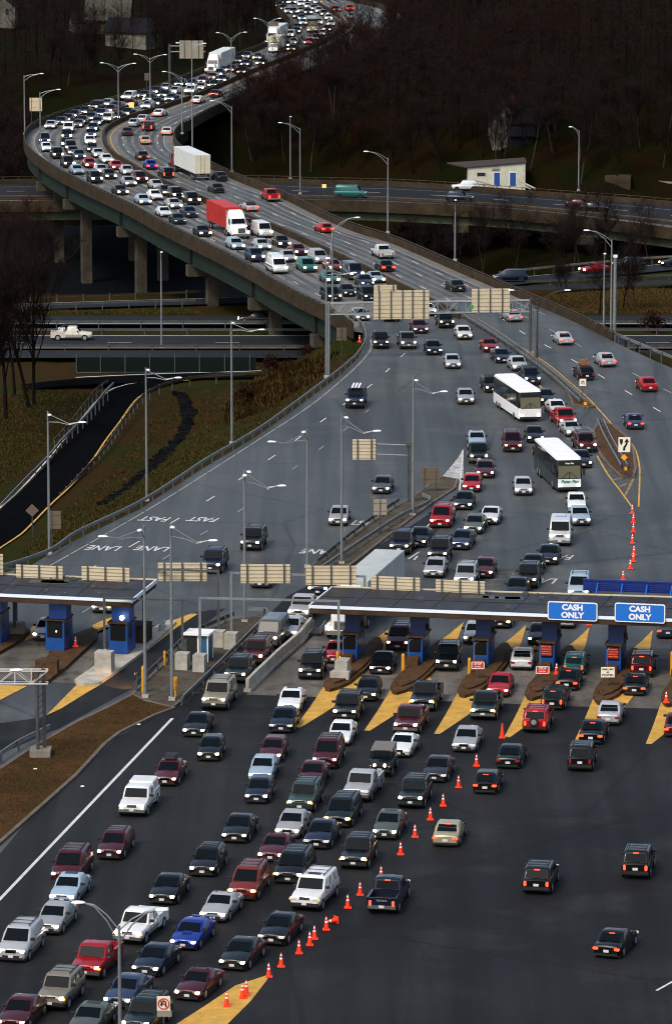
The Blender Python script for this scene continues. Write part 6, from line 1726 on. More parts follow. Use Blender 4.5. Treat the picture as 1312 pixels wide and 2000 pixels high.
# ------------------------------------------------------------------ trucks and buses
def wheelset(root, xs, hw, r=.5, wd=.28):
    m = MB(); m.tube([(0, -wd / 2, 0), (0, wd / 2, 0)], r, tyre_m, 16); me = m.mesh('wheel', True)
    q = MB(); q.tube([(0, -wd / 2 - .012, 0), (0, wd / 2 + .012, 0)], r * .55, rim_m, 10); qe = q.mesh('rim', True)
    for x in xs:
        for s in (-1, 1):
            o = link('wheel', me, root); o.location = (x, s * (hw - wd / 2), r); link('rim', qe, o)
def slab(root, name, lo, hi, m, r=.0, smooth=False):
    mb = MB(); mb.box(lo, hi, m); return mb.build(name, root)
def lights(root, x, y, z, w=.3, h=.2, m=headlight_m, name='headlight'):
    for s in (-1, 1):
        mb = MB(); mb.box((x - .04, s * y - w / 2, z - h / 2), (x + .05, s * y + w / 2, z + h / 2), m); mb.build(name, root)
def veh_root(px, py, d, L, ang=None, z=0.0, name='truck'):
    near = at(px, py, z)
    if ang is None: ang = heading(px, py, near, d)
    hv = Vector((-math.sin(R(ang)), -math.cos(R(ang)), 0)) if d == 'F' else Vector((math.sin(R(ang)), math.cos(R(ang)), 0))
    c = near - hv * (L / 2) if d == 'F' else near + hv * (L / 2)
    return empty(name, c, math.atan2(hv.y, hv.x))
def semi(px, py, L, cab, box, backm, label, d='F', ang=None, conv=True, tl=None, th=4.0, lit=True):
    g = veh_root(px, py, d, L, ang); tag(g, label, 'truck')
    f = L / 2
    hood = 1.7 if conv else 0.0
    # tractor
    mb = MB()
    if conv:
        mb.loft([rounded(.80, f, f - hood - .2, .22, .75), rounded(.82, f - .02, f - hood - .2, .22, 1.35), rounded(.74, f - .2, f - hood - .2, .2, 1.85), rounded(.68, f - .35, f - hood - .2, .2, 1.98)], cab)
        for s in (-1, 1): mb.loft([rounded(.27, f - .15, f - 1.35, .12, .55), rounded(.27, f - .2, f - 1.3, .12, 1.0), rounded(.2, f - .4, f - 1.1, .1, 1.18)], cab) if 0 else mb.box((f - 1.45, s * 1.12 - .2, .62), (f - .18, s * 1.12 + .12, 1.12), cab)
    cb = f - hood
    mb.loft([rounded(1.18, cb - .02, cb - 2.6, .12, .7), rounded(1.18, cb - .04, cb - 2.6, .12, 1.95), rounded(1.10, cb - .35, cb - 2.6, .14, 2.75), rounded(1.0, cb - .6, cb - 2.6, .18, 3.35), rounded(.85, cb - 1.0, cb - 2.6, .18, 3.75)], cab)
    mb.box((cb - 3.0, -1.15, .5), (f - .15, 1.15, .72), deckgrey)
    mb.box((f - .08, -1.2, .42), (f + .12, 1.2, .78), chrome_m)
    mb.build('cab', g, True)
    mb = MB(); v = [Vector((cb + .03, -1.0, 2.02)), Vector((cb + .03, 1.0, 2.02)), Vector((cb - .30, .94, 2.68)), Vector((cb - .30, -.94, 2.68))]
    mb.add(v + [p - Vector((.1, 0, 0)) for p in v], [(0, 1, 2, 3), (7, 6, 5, 4), (0, 4, 5, 1), (1, 5, 6, 2), (2, 6, 7, 3), (3, 7, 4, 0)], glass_m); mb.build('windscreen', g)
    for s in (-1, 1):
        mb = MB(); mb.box((cb - 1.2, s * 1.185 - .01, 1.95), (cb - .35, s * 1.185 + .01, 2.6), glass_m); mb.build('side_window', g)
        mb = MB(); mb.box((cb - .15, s * 1.3 - .08, 1.9), (cb - .05, s * 1.3 + .08, 2.5), chrome_m); mb.build('mirror', g)
    mb = MB(); mb.box((f - .05, -.5, .85), (f + .035, .5, 1.55), chrome_m)
    for k in range(6): mb.box((f + .036, -.46, .9 + .1 * k), (f + .045, .46, .94 + .1 * k), trim_m)
    mb.build('grille', g)
    if lit: lights(g, f + .02 if not conv else f - .12, .95, .95 if conv else .75)
    if conv: 
        for s in (-1, 1): mb = MB(); mb.tube([(cb - 2.45, s * 1.2, .8), (cb - 2.45, s * 1.2, 3.7)], .08, chrome_m, 6); mb.build('exhaust_stack', g)
    # trailer
    t0 = cb - 3.0; t1 = -L / 2
    mb = MB(); mb.box((t1, -1.28, 1.15), (t0, 1.28, th), box); 
    k = 0
    for x in np.arange(t1 + .6, t0 - .2, 1.2): 
        for s in (-1, 1): mb.box((x - .03, s * 1.28 - .015, 1.2), (x + .03, s * 1.28 + .015, th - .05), box)
    mb.box((t1 + .02, -1.22, th), (t0 - .02, 1.22, th + .02), trailer_white if box is trailer_white else box)
    tr = mb.build('trailer', g)
    mb = MB(); mb.box((t1 - .03, -1.26, 1.15), (t1 - .002, -.01, th - .02), backm); mb.box((t1 - .03, .01, 1.15), (t1 - .002, 1.26, th - .02), backm)
    for y in (-.3, .3): mb.box((t1 - .06, y - .02, 1.2), (t1 - .03, y + .02, th - .1), galv)
    mb.build('rear_door', tr)
    mb = MB(); mb.box((t1 + .3, -.5, .9), (t0, .5, 1.14), deckgrey); mb.box((t1, -1.1, .45), (t1 + .1, 1.1, .58), galv); mb.box((t1, -.6, .5), (t1 + .08, -.5, 1.15), galv); mb.box((t1, .5, .5), (t1 + .08, .6, 1.15), galv); mb.build('chassis', g)
    lights(g, t1 - .02, .85, .95, .2, .14, tail_dim, 'tail_light')
    wheelset(g, [f - .85 if conv else f - .9, t0 + .9, t0 - .35, t1 + 1.2, t1 + 2.5], 1.24)
    return g
semi(396, 353, 19.5, mat('dark red cab', (.14, .01, .01), .4), trailer_white, trailer_back, 'large white semi trailer driving away on the outbound viaduct', d='R', th=4.1)
semi(472, 467, 15.5, white_paint, red_box, red_box, 'white semi truck hauling a red container on the inbound viaduct', th=4.0)
semi(412, 145, 20, white_paint, trailer_white, trailer_back, 'white semi truck with white trailer on the far inbound viaduct', th=4.0)
semi(664, 1250, 19.0, white_paint, trailer_grey, trailer_grey, 'truck with long white trailer passing under the toll canopy', ang=13, th=4.0, conv=True)
semi(529, 90, 17, white_paint, trailer_white, trailer_back, 'white cab truck on the far shoulder behind the box truck', th=3.9)
def box_truck(px, py, label, cab=white_paint, box=trailer_back, ang=None):
    L = 8; g = veh_root(px, py, 'F', L, ang); tag(g, label, 'truck'); f = L / 2
    mb = MB(); mb.loft([rounded(.98, f, f - 1.9, .2, .5), rounded(1.0, f - .05, f - 1.9, .2, 1.15), rounded(.95, f - .6, f - 1.9, .2, 1.35), rounded(.86, f - 1.0, f - 1.9, .15, 2.1)], cab); mb.build('cab', g, True)
    mb = MB(); v = [Vector((f - .55, -.82, 1.38)), Vector((f - .55, .82, 1.38)), Vector((f - .92, .76, 2.02)), Vector((f - .92, -.76, 2.02))]; mb.add(v, [(0, 1, 2, 3)], glass_m); mb.build('windscreen', g)
    mb = MB(); mb.box((-L / 2, -1.22, .95), (f - 1.9, 1.22, 3.5), box); mb.box((f - 1.9, -1.1, 2.3), (f - 1.1, 1.1, 3.5), box); mb.build('cargo_box', g)
    mb = MB(); mb.box((-L / 2, -.9, .5), (f - .2, .9, .94), deckgrey); mb.build('chassis', g)
    lights(g, f, .75, .85); wheelset(g, [f - .9, -L / 2 + 1.4], 1.1, .42)
box_truck(533, 104, 'tan box truck in front of the white cab truck far away')
def bus(px, py, L, label, roofm, sidem, frontm, glassm, word=None, ang=None, H=3.45, stripe=None, wm=teal_m):
    g = veh_root(px, py, 'F', L, ang, name='coach_bus'); tag(g, label, 'bus'); f = L / 2; hw = 1.28
    mb = MB()
    mb.loft([rounded(hw * .98, f - .02, -f, .22, .35), rounded(hw, f, -f, .24, .9), rounded(hw, f - .02, -f, .24, 1.5)], sidem)
    mb.loft([rounded(hw - .004, f - .03, -f + .01, .24, 1.5), rounded(hw * .985, f - .16, -f + .03, .24, 2.9), rounded(hw * .95, f - .24, -f + .08, .26, 3.2)], glassm if stripe is None else stripe)
    mb.loft([rounded(hw * .965, f - .2, -f + .05, .28, 3.16), rounded(hw * .93, f - .3, -f + .1, .3, H - .08), rounded(hw * .80, f - .5, -f + .3, .35, H)], roofm)
    body = mb.build('body', g, True)
    for k in range(3):
        x = f - 2.5 - k * (L - 4) / 3; q = MB(); q.box((x - .35, -.45, H - .01), (x + .35, .45, H + .06), roofm); q.build('roof_hatch', g)
    for s in (-1, 1):
        n = 7
        for k in range(n):
            x0 = f - 1.3 - k * (L - 2.0) / n; q = MB(); x1_ = x0 - (L - 2.0) / n + .12
            q.add([(x0, s * (hw + .008), 1.72), (x1_, s * (hw + .008), 1.72), (x1_, s * (hw * .985 + .012), 2.82), (x0, s * (hw * .985 + .012), 2.82)], [(0, 1, 2, 3) if s < 0 else (3, 2, 1, 0)], bus_glass); q.build('side_window', g)
        q = MB(); q.box((f - .05, s * 1.42 - .1, 1.7), (f + .12, s * 1.42 + .1, 2.3), trim_m); q.build('mirror', g)
    q = MB(); q.add([(f + .03, -hw * .86, 1.42), (f + .03, hw * .86, 1.42), (f - .10, hw * .84, 2.62), (f - .10, -hw * .84, 2.62)], [(0, 1, 2, 3)], screen_tan); 
    q.box((f + .005, -.03, 1.42), (f + .045, .03, 2.05), black_m); ws = q.build('windscreen', g)
    q = MB(); q.tube([(f + .06, -.75, 1.45), (f + .0, -.1, 2.0)], .02, black_m, 4); q.tube([(f + .06, .75, 1.45), (f + .0, .1, 2.0)], .02, black_m, 4); q.build('wiper', g)
    q = MB(); q.box((f - .1, -hw * .80, 2.72), (f - .03, hw * .80, 3.0), black_m); q.build('sign_band', g)
    q = MB(); q.box((f - .04, -hw * .88, .55), (f + .05, hw * .88, 1.32), frontm); q.box((f - .04, -hw * .9, .32), (f + .1, hw * .9, .54), trim_m); q.build('front_panel', g)
    lights(g, f + .06, .92, .72, .3, .18)
    wheelset(g, [f - 2.3, -f + 2.0, -f + 3.3], hw - .01, .5)
    if word:
        text_part(word, .44, (f + .062, 0, 1.08), (R(90), 0, R(90)), wm, g, bold=.016, shear=.3)
        text_part(word, .22, (f - .022, 0, 2.86), (R(90), 0, R(90)), sign_cream, g, bold=.008, shear=.2)
    return g
bus(1035, 824, 12.2, 'white coach bus with dark side windows in the upper queue', white_paint, white_paint, white_paint, bus_glass, ang=-11)
bus(1111, 962, 12.2, 'green and white coach bus with green lettering on its front', white_paint, mat('bus dark side', (.03, .045, .045), .3), white_paint, bus_glass, word='Peter Pan', ang=-8)
bus(610, 64, 10.5, 'green roofed transit bus in the distant jam', teal_m, sign_cream, sign_cream, bus_glass, ang=0, H=3.1)

# ------------------------------------------------------------------ labels that single each vehicle out
names = {'large_suv': 'large suv'}
def nm(v): return f"{v['color']} {names.get(v['kind'], v['kind'])}"
def zone(v):
    x, y, d = v['px'], v['py'], v['d']
    if d == 'R':
        if y > 1400: return 'leaving the plaza at lower right'
        if y > 1200: return 'passing the right toll booths'
        if y > 590: return 'on the outbound road at right'
        if y > 290: return 'on the outbound viaduct'
        if y > 150: return 'on the outbound side of the bend'
        return 'on the farthest outbound bend'
    if y > 1660: return 'in the foreground queue'
    if y > 1405: return 'in the middle queue'
    if y > 1175: return 'near the toll booths' if x > 380 else 'under the left canopy'
    if y > 920: return 'just above the toll canopy' if x > 700 else 'on the left lanes'
    if y > 632: return 'where the road widens'
    if y > 445: return 'on the near inbound viaduct'
    if y > 340: return 'on the middle inbound viaduct'
    if y > 232: return 'on the inner bend of the viaduct'
    if y > 140: return 'on the rising far stretch'
    return 'in the most distant jam'
def relation(v, mode):
    best, bd = None, 1e9
    for w in VEH:
        if w is v or abs(w['z'] - v['z']) > 1: continue
        dx, dy = w['px'] - v['px'], w['py'] - v['py']
        sc = 10 + v['py'] * .035
        dx, dy = dx / sc, dy / sc
        ok = {'above': dy < -.25 and abs(dx) < abs(dy) * 1.1, 'below': dy > .25 and abs(dx) < abs(dy) * 1.1, 'left': dx < -.4 and abs(dy) < abs(dx) * .8, 'right': dx > .4 and abs(dy) < abs(dx) * .8}[mode]
        if ok and dx * dx + dy * dy < bd: best, bd = w, dx * dx + dy * dy
    return best if bd < 9 else None
seen = {}
for v in VEH:
    if v['label'] is None:
        light = 'with lit headlights' if v['d'] == 'F' and v['on'] else ('seen from behind' if v['d'] == 'R' else 'with unlit headlights')
        v['cands'] = [f"{nm(v)} {light} {zone(v)}"]
        r = {m: relation(v, m) for m in ('above', 'below', 'left', 'right')}
        ph = {'above': 'just behind', 'below': 'just ahead of', 'left': 'right of', 'right': 'left of'}
        if v['d'] == 'R': ph = dict(ph, above='following', below='just ahead of')
        P_ = [(m, f"{ph[m]} the {nm(r[m])}") for m in ('above', 'below', 'left', 'right') if r[m]]
        if v['d'] == 'F': ph.update(above='just behind', below='just ahead of')
        P_ = []
        for m in ('below', 'above', 'left', 'right'):
            if r[m]:
                if v['d'] == 'F': w = {'below': 'behind', 'above': 'ahead of', 'left': 'right of', 'right': 'left of'}[m]
                else: w = {'below': 'ahead of', 'above': 'behind', 'left': 'right of', 'right': 'left of'}[m]
                P_.append(f"{w} the {nm(r[m])}")
        base = f"{nm(v)} {zone(v)}"
        for p in P_: v['cands'].append(f"{base}, {p}")
        for i in range(len(P_)):
            for j in range(i + 1, len(P_)): v['cands'].append(f"{base}, {P_[i]} and {P_[j]}")
from collections import Counter
cnt = Counter(c for v in VEH if v['label'] is None for c in set(v['cands']))
used = set(v['label'] for v in VEH if v['label'])
for v in VEH:
    if v['label'] is None:
        good = [c for c in v['cands'] if cnt[c] == 1 and len(c.split()) <= 16 and c not in used]
        if good: v['label'] = good[0]
        else:
            peers = sorted([w for w in VEH if w.get('cands') and w['cands'][0] == v['cands'][0]], key=lambda w: -w['py'])
            ordn = ['nearest', 'second nearest', 'third nearest', 'fourth nearest', 'fifth nearest', 'sixth nearest', 'seventh nearest', 'eighth nearest', 'ninth nearest', 'tenth nearest', 'eleventh nearest', 'twelfth nearest'][peers.index(v)]
            v['label'] = f"{ordn} {v['cands'][0]}"
        used.add(v['label'])
    k = v['kind']
    cat = {'large_suv': 'suv', 'minivan': 'minivan', 'van': 'van', 'pickup': 'pickup truck', 'suv': 'suv', 'jeep': 'jeep'}.get(k, 'car')
    grp = 'cars queueing toward the toll plaza' if v['d'] == 'F' and v['z'] > -1 else ('cars driving away from the plaza' if v['z'] > -1 else 'cars on the lower roads')
    lab = v['label'].replace('jeep', 'open sided off-roader') if k == 'jeep' and 0 else v['label']
    tag(v['o'], lab, cat, grp)
# ------------------------------------------------------------------ trees
def make_tree(seed, h=13, lim=4, spread=.5, trunk_r=.22, upright=.75, twigs=True, nb=9, tw=4, twl=1.6):
    rr = random.Random(seed); tr, cr = MB(), MB(); TV, TF = [], []
    def grow(p, d, L, r, lvl, mb):
        n = 3 if lvl < 2 else 2
        pts = [p]; q = p.copy(); dd = d.copy()
        for i in range(n):
            dd = (dd + Vector((rr.uniform(-.16, .16), rr.uniform(-.16, .16), rr.uniform(-.05, .12)))).normalized()
            q = q + dd * (L / n); pts.append(q.copy())
        mb.tube(pts, [r * (1 - .55 * i / n) for i in range(n + 1)], bark if 0 else (TM if lvl == 0 else KM), 5 if lvl == 0 else 3, cap=False)
        if lvl < lim:
            k = nb if lvl == 0 else rr.randint(3, 5)
            for i in range(k):
                t = rr.uniform(.3 if lvl == 0 else .25, 1.0); j = min(int(t * n), n - 1); b = pts[j].lerp(pts[j + 1], t * n - j)
                az = rr.uniform(0, 2 * math.pi); side = Vector((math.cos(az), math.sin(az), 0))
                nd = (dd * upright + side * spread * rr.uniform(.7, 1.4) + Vector((0, 0, .18))).normalized()
                grow(b, nd, L * rr.uniform(.42, .62), r * .48 * (1.1 - .5 * t), lvl + 1, cr)
        if lvl >= lim - 1 and twigs:
            for i in range(tw):
                b = pts[-1].lerp(pts[0], rr.random() * .8)
                nd = (dd + Vector((rr.uniform(-1, 1), rr.uniform(-1, 1), rr.uniform(-.4, .8)))).normalized()
                e = b + nd * rr.uniform(.5, 1) * twl; w = nd.cross(Vector((rr.uniform(-1, 1), rr.uniform(-1, 1), rr.uniform(-1, 1)))).normalized() * .022
                k0 = len(TV); TV.extend([b + w, b - w, e]); TF.append((k0, k0 + 1, k0 + 2))
                for _ in range(2):
                    b2 = b.lerp(e, rr.uniform(.3, .8)); nd2 = (nd + Vector((rr.uniform(-1, 1), rr.uniform(-1, 1), rr.uniform(-.5, 1)))).normalized(); e2 = b2 + nd2 * rr.uniform(.3, .7) * twl
                    k0 = len(TV); TV.extend([b2 + w * .8, b2 - w * .8, e2]); TF.append((k0, k0 + 1, k0 + 2))
    grow(Vector((0, 0, -.5)), Vector((0, 0, 1)), h * .72, trunk_r, 0, tr)
    cr.add(TV, TF, WM)
    return tr.mesh('trunk'), cr.mesh('crown')
TM, KM, WM = bark, bark, twig_m
PROTO = []
for i in range(4):
    TM, KM, WM = (bark, bark, twig_m) if i % 2 == 0 else (bark_pale, bark, twig_m)
    PROTO.append(make_tree(i + 1, h=12 + i * .6, lim=3, nb=11, tw=5, twl=1.7, trunk_r=.17, spread=.55))
TM, KM, WM = bark, bark, twig_red
PRED = [make_tree(20 + i, h=11, lim=3, nb=12, tw=6, twl=1.4, trunk_r=.16, spread=.65) for i in range(2)]
TM, KM, WM = bark, bark, twig_m
PBIG = [make_tree(30 + i, h=17, lim=4, nb=12, tw=3, twl=1.5, trunk_r=.26, spread=.42, upright=1.0) for i in range(2)]
def make_pine(seed, h=11):
    rr = random.Random(seed); tr, cr = MB(), MB()
    tr.tube([(0, 0, -.5), (0, 0, h)], [.2, .03], bark, 6)
    vs, fs = [], []
    z = h * .12
    while z < h:
        r0 = (h - z) * .24 + .25
        for k in range(9):
            a = rr.uniform(0, 6.283); L = r0 * rr.uniform(.6, 1.15); c = Vector((0, 0, z)); e = Vector((math.cos(a) * L, math.sin(a) * L, z - L * .18 + rr.uniform(-.1, .25)))
            for j in range(7):
                b = c.lerp(e, rr.uniform(.25, 1)); d = Vector((rr.uniform(-1, 1), rr.uniform(-1, 1), rr.uniform(-.5, .3))).normalized() * rr.uniform(.25, .55); w = d.cross(Vector((0, 0, 1))) * .35
                k0 = len(vs); vs += [b - w, b + w, b + d]; fs.append((k0, k0 + 1, k0 + 2))
        z += h * .045
    cr.add(vs, fs, ever_m)
    return tr.mesh('trunk'), cr.mesh('crown')
PPINE = [make_pine(1), make_pine(2, 9)]
def make_bush(seed, m, r=1.3, n=420):
    rr = random.Random(seed); tr, cr = MB(), MB()
    for k in range(6): a = rr.uniform(0, 6.28); tr.tube([(0, 0, -.2), (math.cos(a) * r * .5, math.sin(a) * r * .5, r * .9)], [.05, .02], bark, 4)
    vs, fs = [], []
    for i in range(n):
        a, b, q = rr.uniform(0, 6.28), rr.uniform(-.2, 1.4), r * rr.uniform(.35, 1.1) * (1 + .25 * math.sin(3 * rr.random() * 6))
        p = Vector((math.cos(a) * math.cos(b) * q, math.sin(a) * math.cos(b) * q, r * .5 + math.sin(b) * q * .9)); d = Vector((rr.uniform(-1, 1), rr.uniform(-1, 1), rr.uniform(-1, 1))).normalized() * .22; w = d.cross(Vector((rr.uniform(-1, 1), rr.uniform(-1, 1), .3))).normalized() * .08
        k0 = len(vs); vs += [p - w, p + w, p + d]; fs.append((k0, k0 + 1, k0 + 2))
    cr.add(vs, fs, m)
    return tr.mesh('stem'), cr.mesh('leaves')
PBUSH = [make_bush(1, bush_m), make_bush(2, twig_red), make_bush(3, ever_m)]
rt_ = random.Random(11)
def plant(proto, p, name, label, cat, group, sc=1.0, names=('trunk', 'crown')):
    g = empty(name, (p.x, p.y, gz(p.x, p.y) if p.z is None else p.z), rt_.uniform(0, 6.28)); g.scale = (sc, sc, sc * rt_.uniform(.92, 1.1))
    link(names[0], proto[0], g); link(names[1], proto[1], g)
    tag(g, label, cat, group); return g
def corridor(px, py):
    return False
roadL = [(p.x, p.y) for p in Lw]; 
bpoly = [(p.x, p.y) for p in bn] + [(p.x, p.y) for p in bf[::-1]]
def scatter(poly_px, n, z, mind, seed, keep=None):
    """random ground spots whose picture position falls inside the polygon"""
    rr = random.Random(seed); P = [(x, y) for x, y in poly_px]
    x0, x1 = min(p[0] for p in P), max(p[0] for p in P); y0, y1 = min(p[1] for p in P), max(p[1] for p in P)
    a0, a1 = at(0, y1, z).y, at(0, y0, z).y
    N = n * 14; ys_ = np.array([rr.uniform(a0, a1) for _ in range(N)]); pxs = np.array([rr.uniform(x0, x1) for _ in range(N)])
    xs_ = (pxs - 656) / F * (ys_ * CT + (H - z) * ST)
    zs = hgt(xs_, ys_)
    d = ys_ * CT + (H - zs) * ST
    pys = 1000 - F * ((zs - H) * CT + ys_ * ST) / d; pxs2 = 656 + F * xs_ / d
    ok = inside(pxs2, pys, P) & ~inside(xs_, ys_, [tuple(q) for q in RP]) & (near_poly(xs_, ys_, [tuple(q) for q in RP]) > 2.2) & ~inside(xs_, ys_, bpoly) & (near_poly(xs_, ys_, bpoly) > 1.5) & (near_poly(xs_, ys_, ramp2_c) > 5) & ((zs > -17.1) | (ys_ > 860)) 
    for hx, hw_, y0_, y1_ in ((214, 62, 50, 128), (262, 60, 85, 150), (10, 22, 45, 110), (986, 30, 268, 352), (1020, 22, 268, 300)):
        ok &= ~((np.abs(pxs2 - hx) < hw_) & (pys > y0_) & (pys < y1_) & (np.array([rr.random() < (.93 if hx < 300 else .6) for _ in range(N)])))
    out = []
    for i in np.nonzero(ok)[0]:
        q = Vector((xs_[i], ys_[i], zs[i]))
        if all((q.x - o.x) ** 2 + (q.y - o.y) ** 2 > mind * mind for o in out):
            out.append(q)
            if len(out) >= n: break
    return out
ORD = 'first second third fourth fifth sixth seventh eighth ninth tenth eleventh twelfth thirteenth fourteenth fifteenth sixteenth seventeenth eighteenth nineteenth twentieth twenty-first twenty-second twenty-third twenty-fourth twenty-fifth twenty-sixth twenty-seventh twenty-eighth twenty-ninth thirtieth thirty-first thirty-second thirty-third thirty-fourth thirty-fifth'.split()
def wood(poly, n, z, mind, seed, protos, label, group, s0=.8, s1=1.15):
    Q = sorted(scatter(poly, n, z, mind, seed), key=lambda q: pix(q)[0])
    for i, q in enumerate(Q):
        lab = f'{ORD[i]} from the left, {label}' if len(Q) <= len(ORD) else label
        plant(rt_.choice(protos), q, 'bare_tree', lab, 'tree', group, rt_.uniform(s0, s1))
# individually placed trees
def tree_at(px, py, z, proto, sc, label, cat='tree', group=None, name='bare_tree', names=('trunk', 'crown')):
    p = at(px, py, z); p.z = gz(p.x, p.y); return plant(proto, p, name, label, cat, group, sc, names)
for i, (x, y, sc, lab) in enumerate([(66,792,1.0,'tallest bare tree by the black service road, right hand trunk'),(58,800,.95,'bare tree with a forked trunk left of the tallest one'),(12,830,1.0,'bare tree at the left picture edge with drooping twigs'),(-20,860,1.05,'bare tree partly outside the left picture edge'),(30,770,.8,'small bare tree behind the large ones by the service road')]):
    tree_at(x, y, -7.5, PBIG[i % 2], sc, lab)
for i, (x, y, sc, lab) in enumerate([(1108,565,.42,'small bare tree on the brown grass by the slip road'),(1096,600,.5,'thin bare tree beside the twin trees at right'),(1170,610,.75,'bare bushy tree behind the three right poles'),(1240,605,.7,'bare round tree right of the steel pole'),(1215,600,.65,'bare tree close behind the steel pole')]):
    tree_at(x, y, -8.5, PROTO[i % 4], sc, lab)
for i, (x, y, sc, lab) in enumerate([(1221,668,.22,'small conifer at the outer guard rail, left of three'),(1244,676,.28,'small conifer at the outer guard rail, middle of three'),(1268,686,.22,'small conifer at the outer guard rail, right of three')]):
    tree_at(x, y, -6, PPINE[i % 2], sc, lab, name='conifer')
for i, (x, y, sc, lab) in enumerate([(822,222,.95,'dark pine in the woods left of the grey gabled house'),(838,235,.8,'second dark pine just right of the taller one'),(735,170,.5,'small green pine on the brown hill'),(980,285,.55,'dark evergreen in front of the grey gabled house')]):
    tree_at(x, y, -2, PPINE[i % 2], sc, lab, name='pine_tree')
for i, (x, y, k, sc, lab) in enumerate([(790,345,0,1.8,'russet bush behind the river bridge, right one'),(690,345,0,1.6,'russet bush behind the river bridge, left one'),(745,343,0,1.3,'small russet bush between the two larger ones'),(415,330,0,1.3,'russet bush by the outbound parapet above the trailer'),(560,700,1,1.1,'dry brown bush at the foot of the viaduct slope'),(600,712,1,1.0,'dry twiggy bush on the viaduct slope'),(530,725,1,1.2,'brown shrub at the left end of the viaduct slope'),(480,775,1,1.3,'low brown scrub above the stony ditch'),(1300,705,1,1.2,'dark scrub bush beside the outer guard rail'),(905,532,0,1.2,'russet shrub at the ramp bank'),(1275,600,1,1.6,'brown shrub on the dry grass at right')]):
    tree_at(x, y, -5, PBUSH[k], sc, lab, 'bush', None, 'bush', ('stem', 'leaves'))
wood([(690,560),(1000,545),(1312,505),(1400,440),(1100,440),(880,470),(760,470)], 34, -13, 4.2, 1, PROTO, 'bare tree on the river bank between bridge and ramp', 'bare trees on the river bank', .5, .85)
wood([(-60,600),(60,592),(150,572),(60,500),(-60,470)], 11, -13, 4, 2, PRED + PROTO, 'bare reddish tree in the valley left of the viaduct', 'bare trees left of the viaduct', .8, 1.1)
wood([(-60,480),(90,480),(120,420),(30,330),(-60,300)], 26, -11, 5, 3, PROTO, 'bare tree in the dark valley outside the viaduct bend', 'bare trees outside the bend', .9, 1.2)
wood([(150,572),(400,585),(400,470),(250,440)], 14, -15, 5, 4, PROTO, 'bare tree under the viaduct between the piers', 'bare trees under the viaduct', .6, 1.0)
wood([(500,345),(900,342),(760,300),(560,290),(470,290)], 44, -7, 5, 5, PROTO + PRED, 'bare tree just behind the river bridge', 'bare trees behind the river bridge', .8, 1.1)
wood([(370,300),(470,290),(640,290),(740,180),(720,135),(620,175),(480,215),(400,250)], 74, -3, 5, 6, PROTO + PRED, 'bare tree on the brown hill inside the bend', 'bare trees on the hill inside the bend', .8, 1.1)
wood([(880,330),(1312,380),(1312,250),(1040,240),(900,240)], 46, -5, 6, 7, PROTO, 'bare tree around the grey gabled house', 'bare trees around the gabled house', .8, 1.15)
wood([(60,200),(240,168),(420,115),(540,60),(500,30),(350,90),(200,120),(40,150)], 40, -1, 6, 8, PROTO, 'bare tree along the far rail of the inbound viaduct', 'bare trees beyond the far rail', .7, 1.0)
# the distant woods: one uncountable mass made of many light bare trees
def mass(polys, name, seed, mat_list, hmin=9, hmax=14, kk=46):
    rr = random.Random(seed); nr = np.random.default_rng(seed)
    spots = []
    for poly, n, z, md in polys: spots += scatter(poly, n, z, md, rr.randint(1, 9999))
    V, Fc, MI = [], [], []
    k0 = 0
    for q in spots:
        h = rr.uniform(hmin, hmax); r = .13
        for a in range(3):
            an = a * 2.094; V.append((q.x + r * math.cos(an), q.y + r * math.sin(an), q.z - .5))
        V.append((q.x + rr.uniform(-.5, .5), q.y, q.z + h)); Fc += [(k0, k0 + 1, k0 + 3), (k0 + 1, k0 + 2, k0 + 3), (k0 + 2, k0, k0 + 3)]; MI += [0] * 3; k0 += 4
        m_ = 1 + (rr.random() < .3)
        for b in range(kk):
            t = rr.uniform(.25, .98); base = np.array([q.x, q.y, q.z + h * t]); L = (1.05 - t) * h * rr.uniform(.25, .5) + .8
            az = rr.uniform(0, 6.283); d = np.array([math.cos(az), math.sin(az), rr.uniform(.3, 1.3)]); d /= np.linalg.norm(d)
            e = base + d * L; w = np.array([-d[1], d[0], 0]) * .06
            V += [tuple(base + w), tuple(base - w), tuple(e)]; Fc.append((k0, k0 + 1, k0 + 2)); MI.append(0); k0 += 3
            for _ in range(5):
                s = rr.uniform(.3, 1); p = base + d * L * s; f = np.array([rr.uniform(-1, 1), rr.uniform(-1, 1), rr.uniform(-.2, 1)]); f /= np.linalg.norm(f); g_ = p + f * rr.uniform(.7, 1.7)
                w = np.cross(f, [rr.uniform(-1, 1), rr.uniform(-1, 1), rr.uniform(-1, 1)]) * .035
                V += [tuple(p + w), tuple(p - w), tuple(g_)]; Fc.append((k0, k0 + 1, k0 + 2)); MI.append(m_); k0 += 3
    me = bpy.data.meshes.new(name); me.from_pydata(V, [], Fc)
    for m in mat_list: me.materials.append(m)
    me.polygons.foreach_set('material_index', MI); me.update()
    tag(link(name, me), kind='stuff')
mass([([(560,300),(900,300),(1400,300),(1400,150),(1000,120),(760,100),(740,180),(640,290)], 950, 0, 3.4),
      ([(760,120),(1400,170),(1500,-60),(700,-60),(800,30)], 760, 8, 4.8),
      ([(640,-20),(800,20),(1400,-40),(1400,-90),(600,-90)], 160, 12, 7)], 'distant_woods', 5, [bark, twig_m, twig_red])
mass([([(-80,260),(60,200),(240,160),(420,108),(530,50),(520,-80),(-80,-80)], 700, 1, 5)], 'distant_woods', 6, [bark, twig_m, twig_m], kk=40)
mass([([(-80,480),(60,500),(130,560),(110,430),(60,340),(30,270),(-80,260)], 60, -11, 5)], 'valley_woods', 7, [bark, twig_m, twig_red], 8, 12)
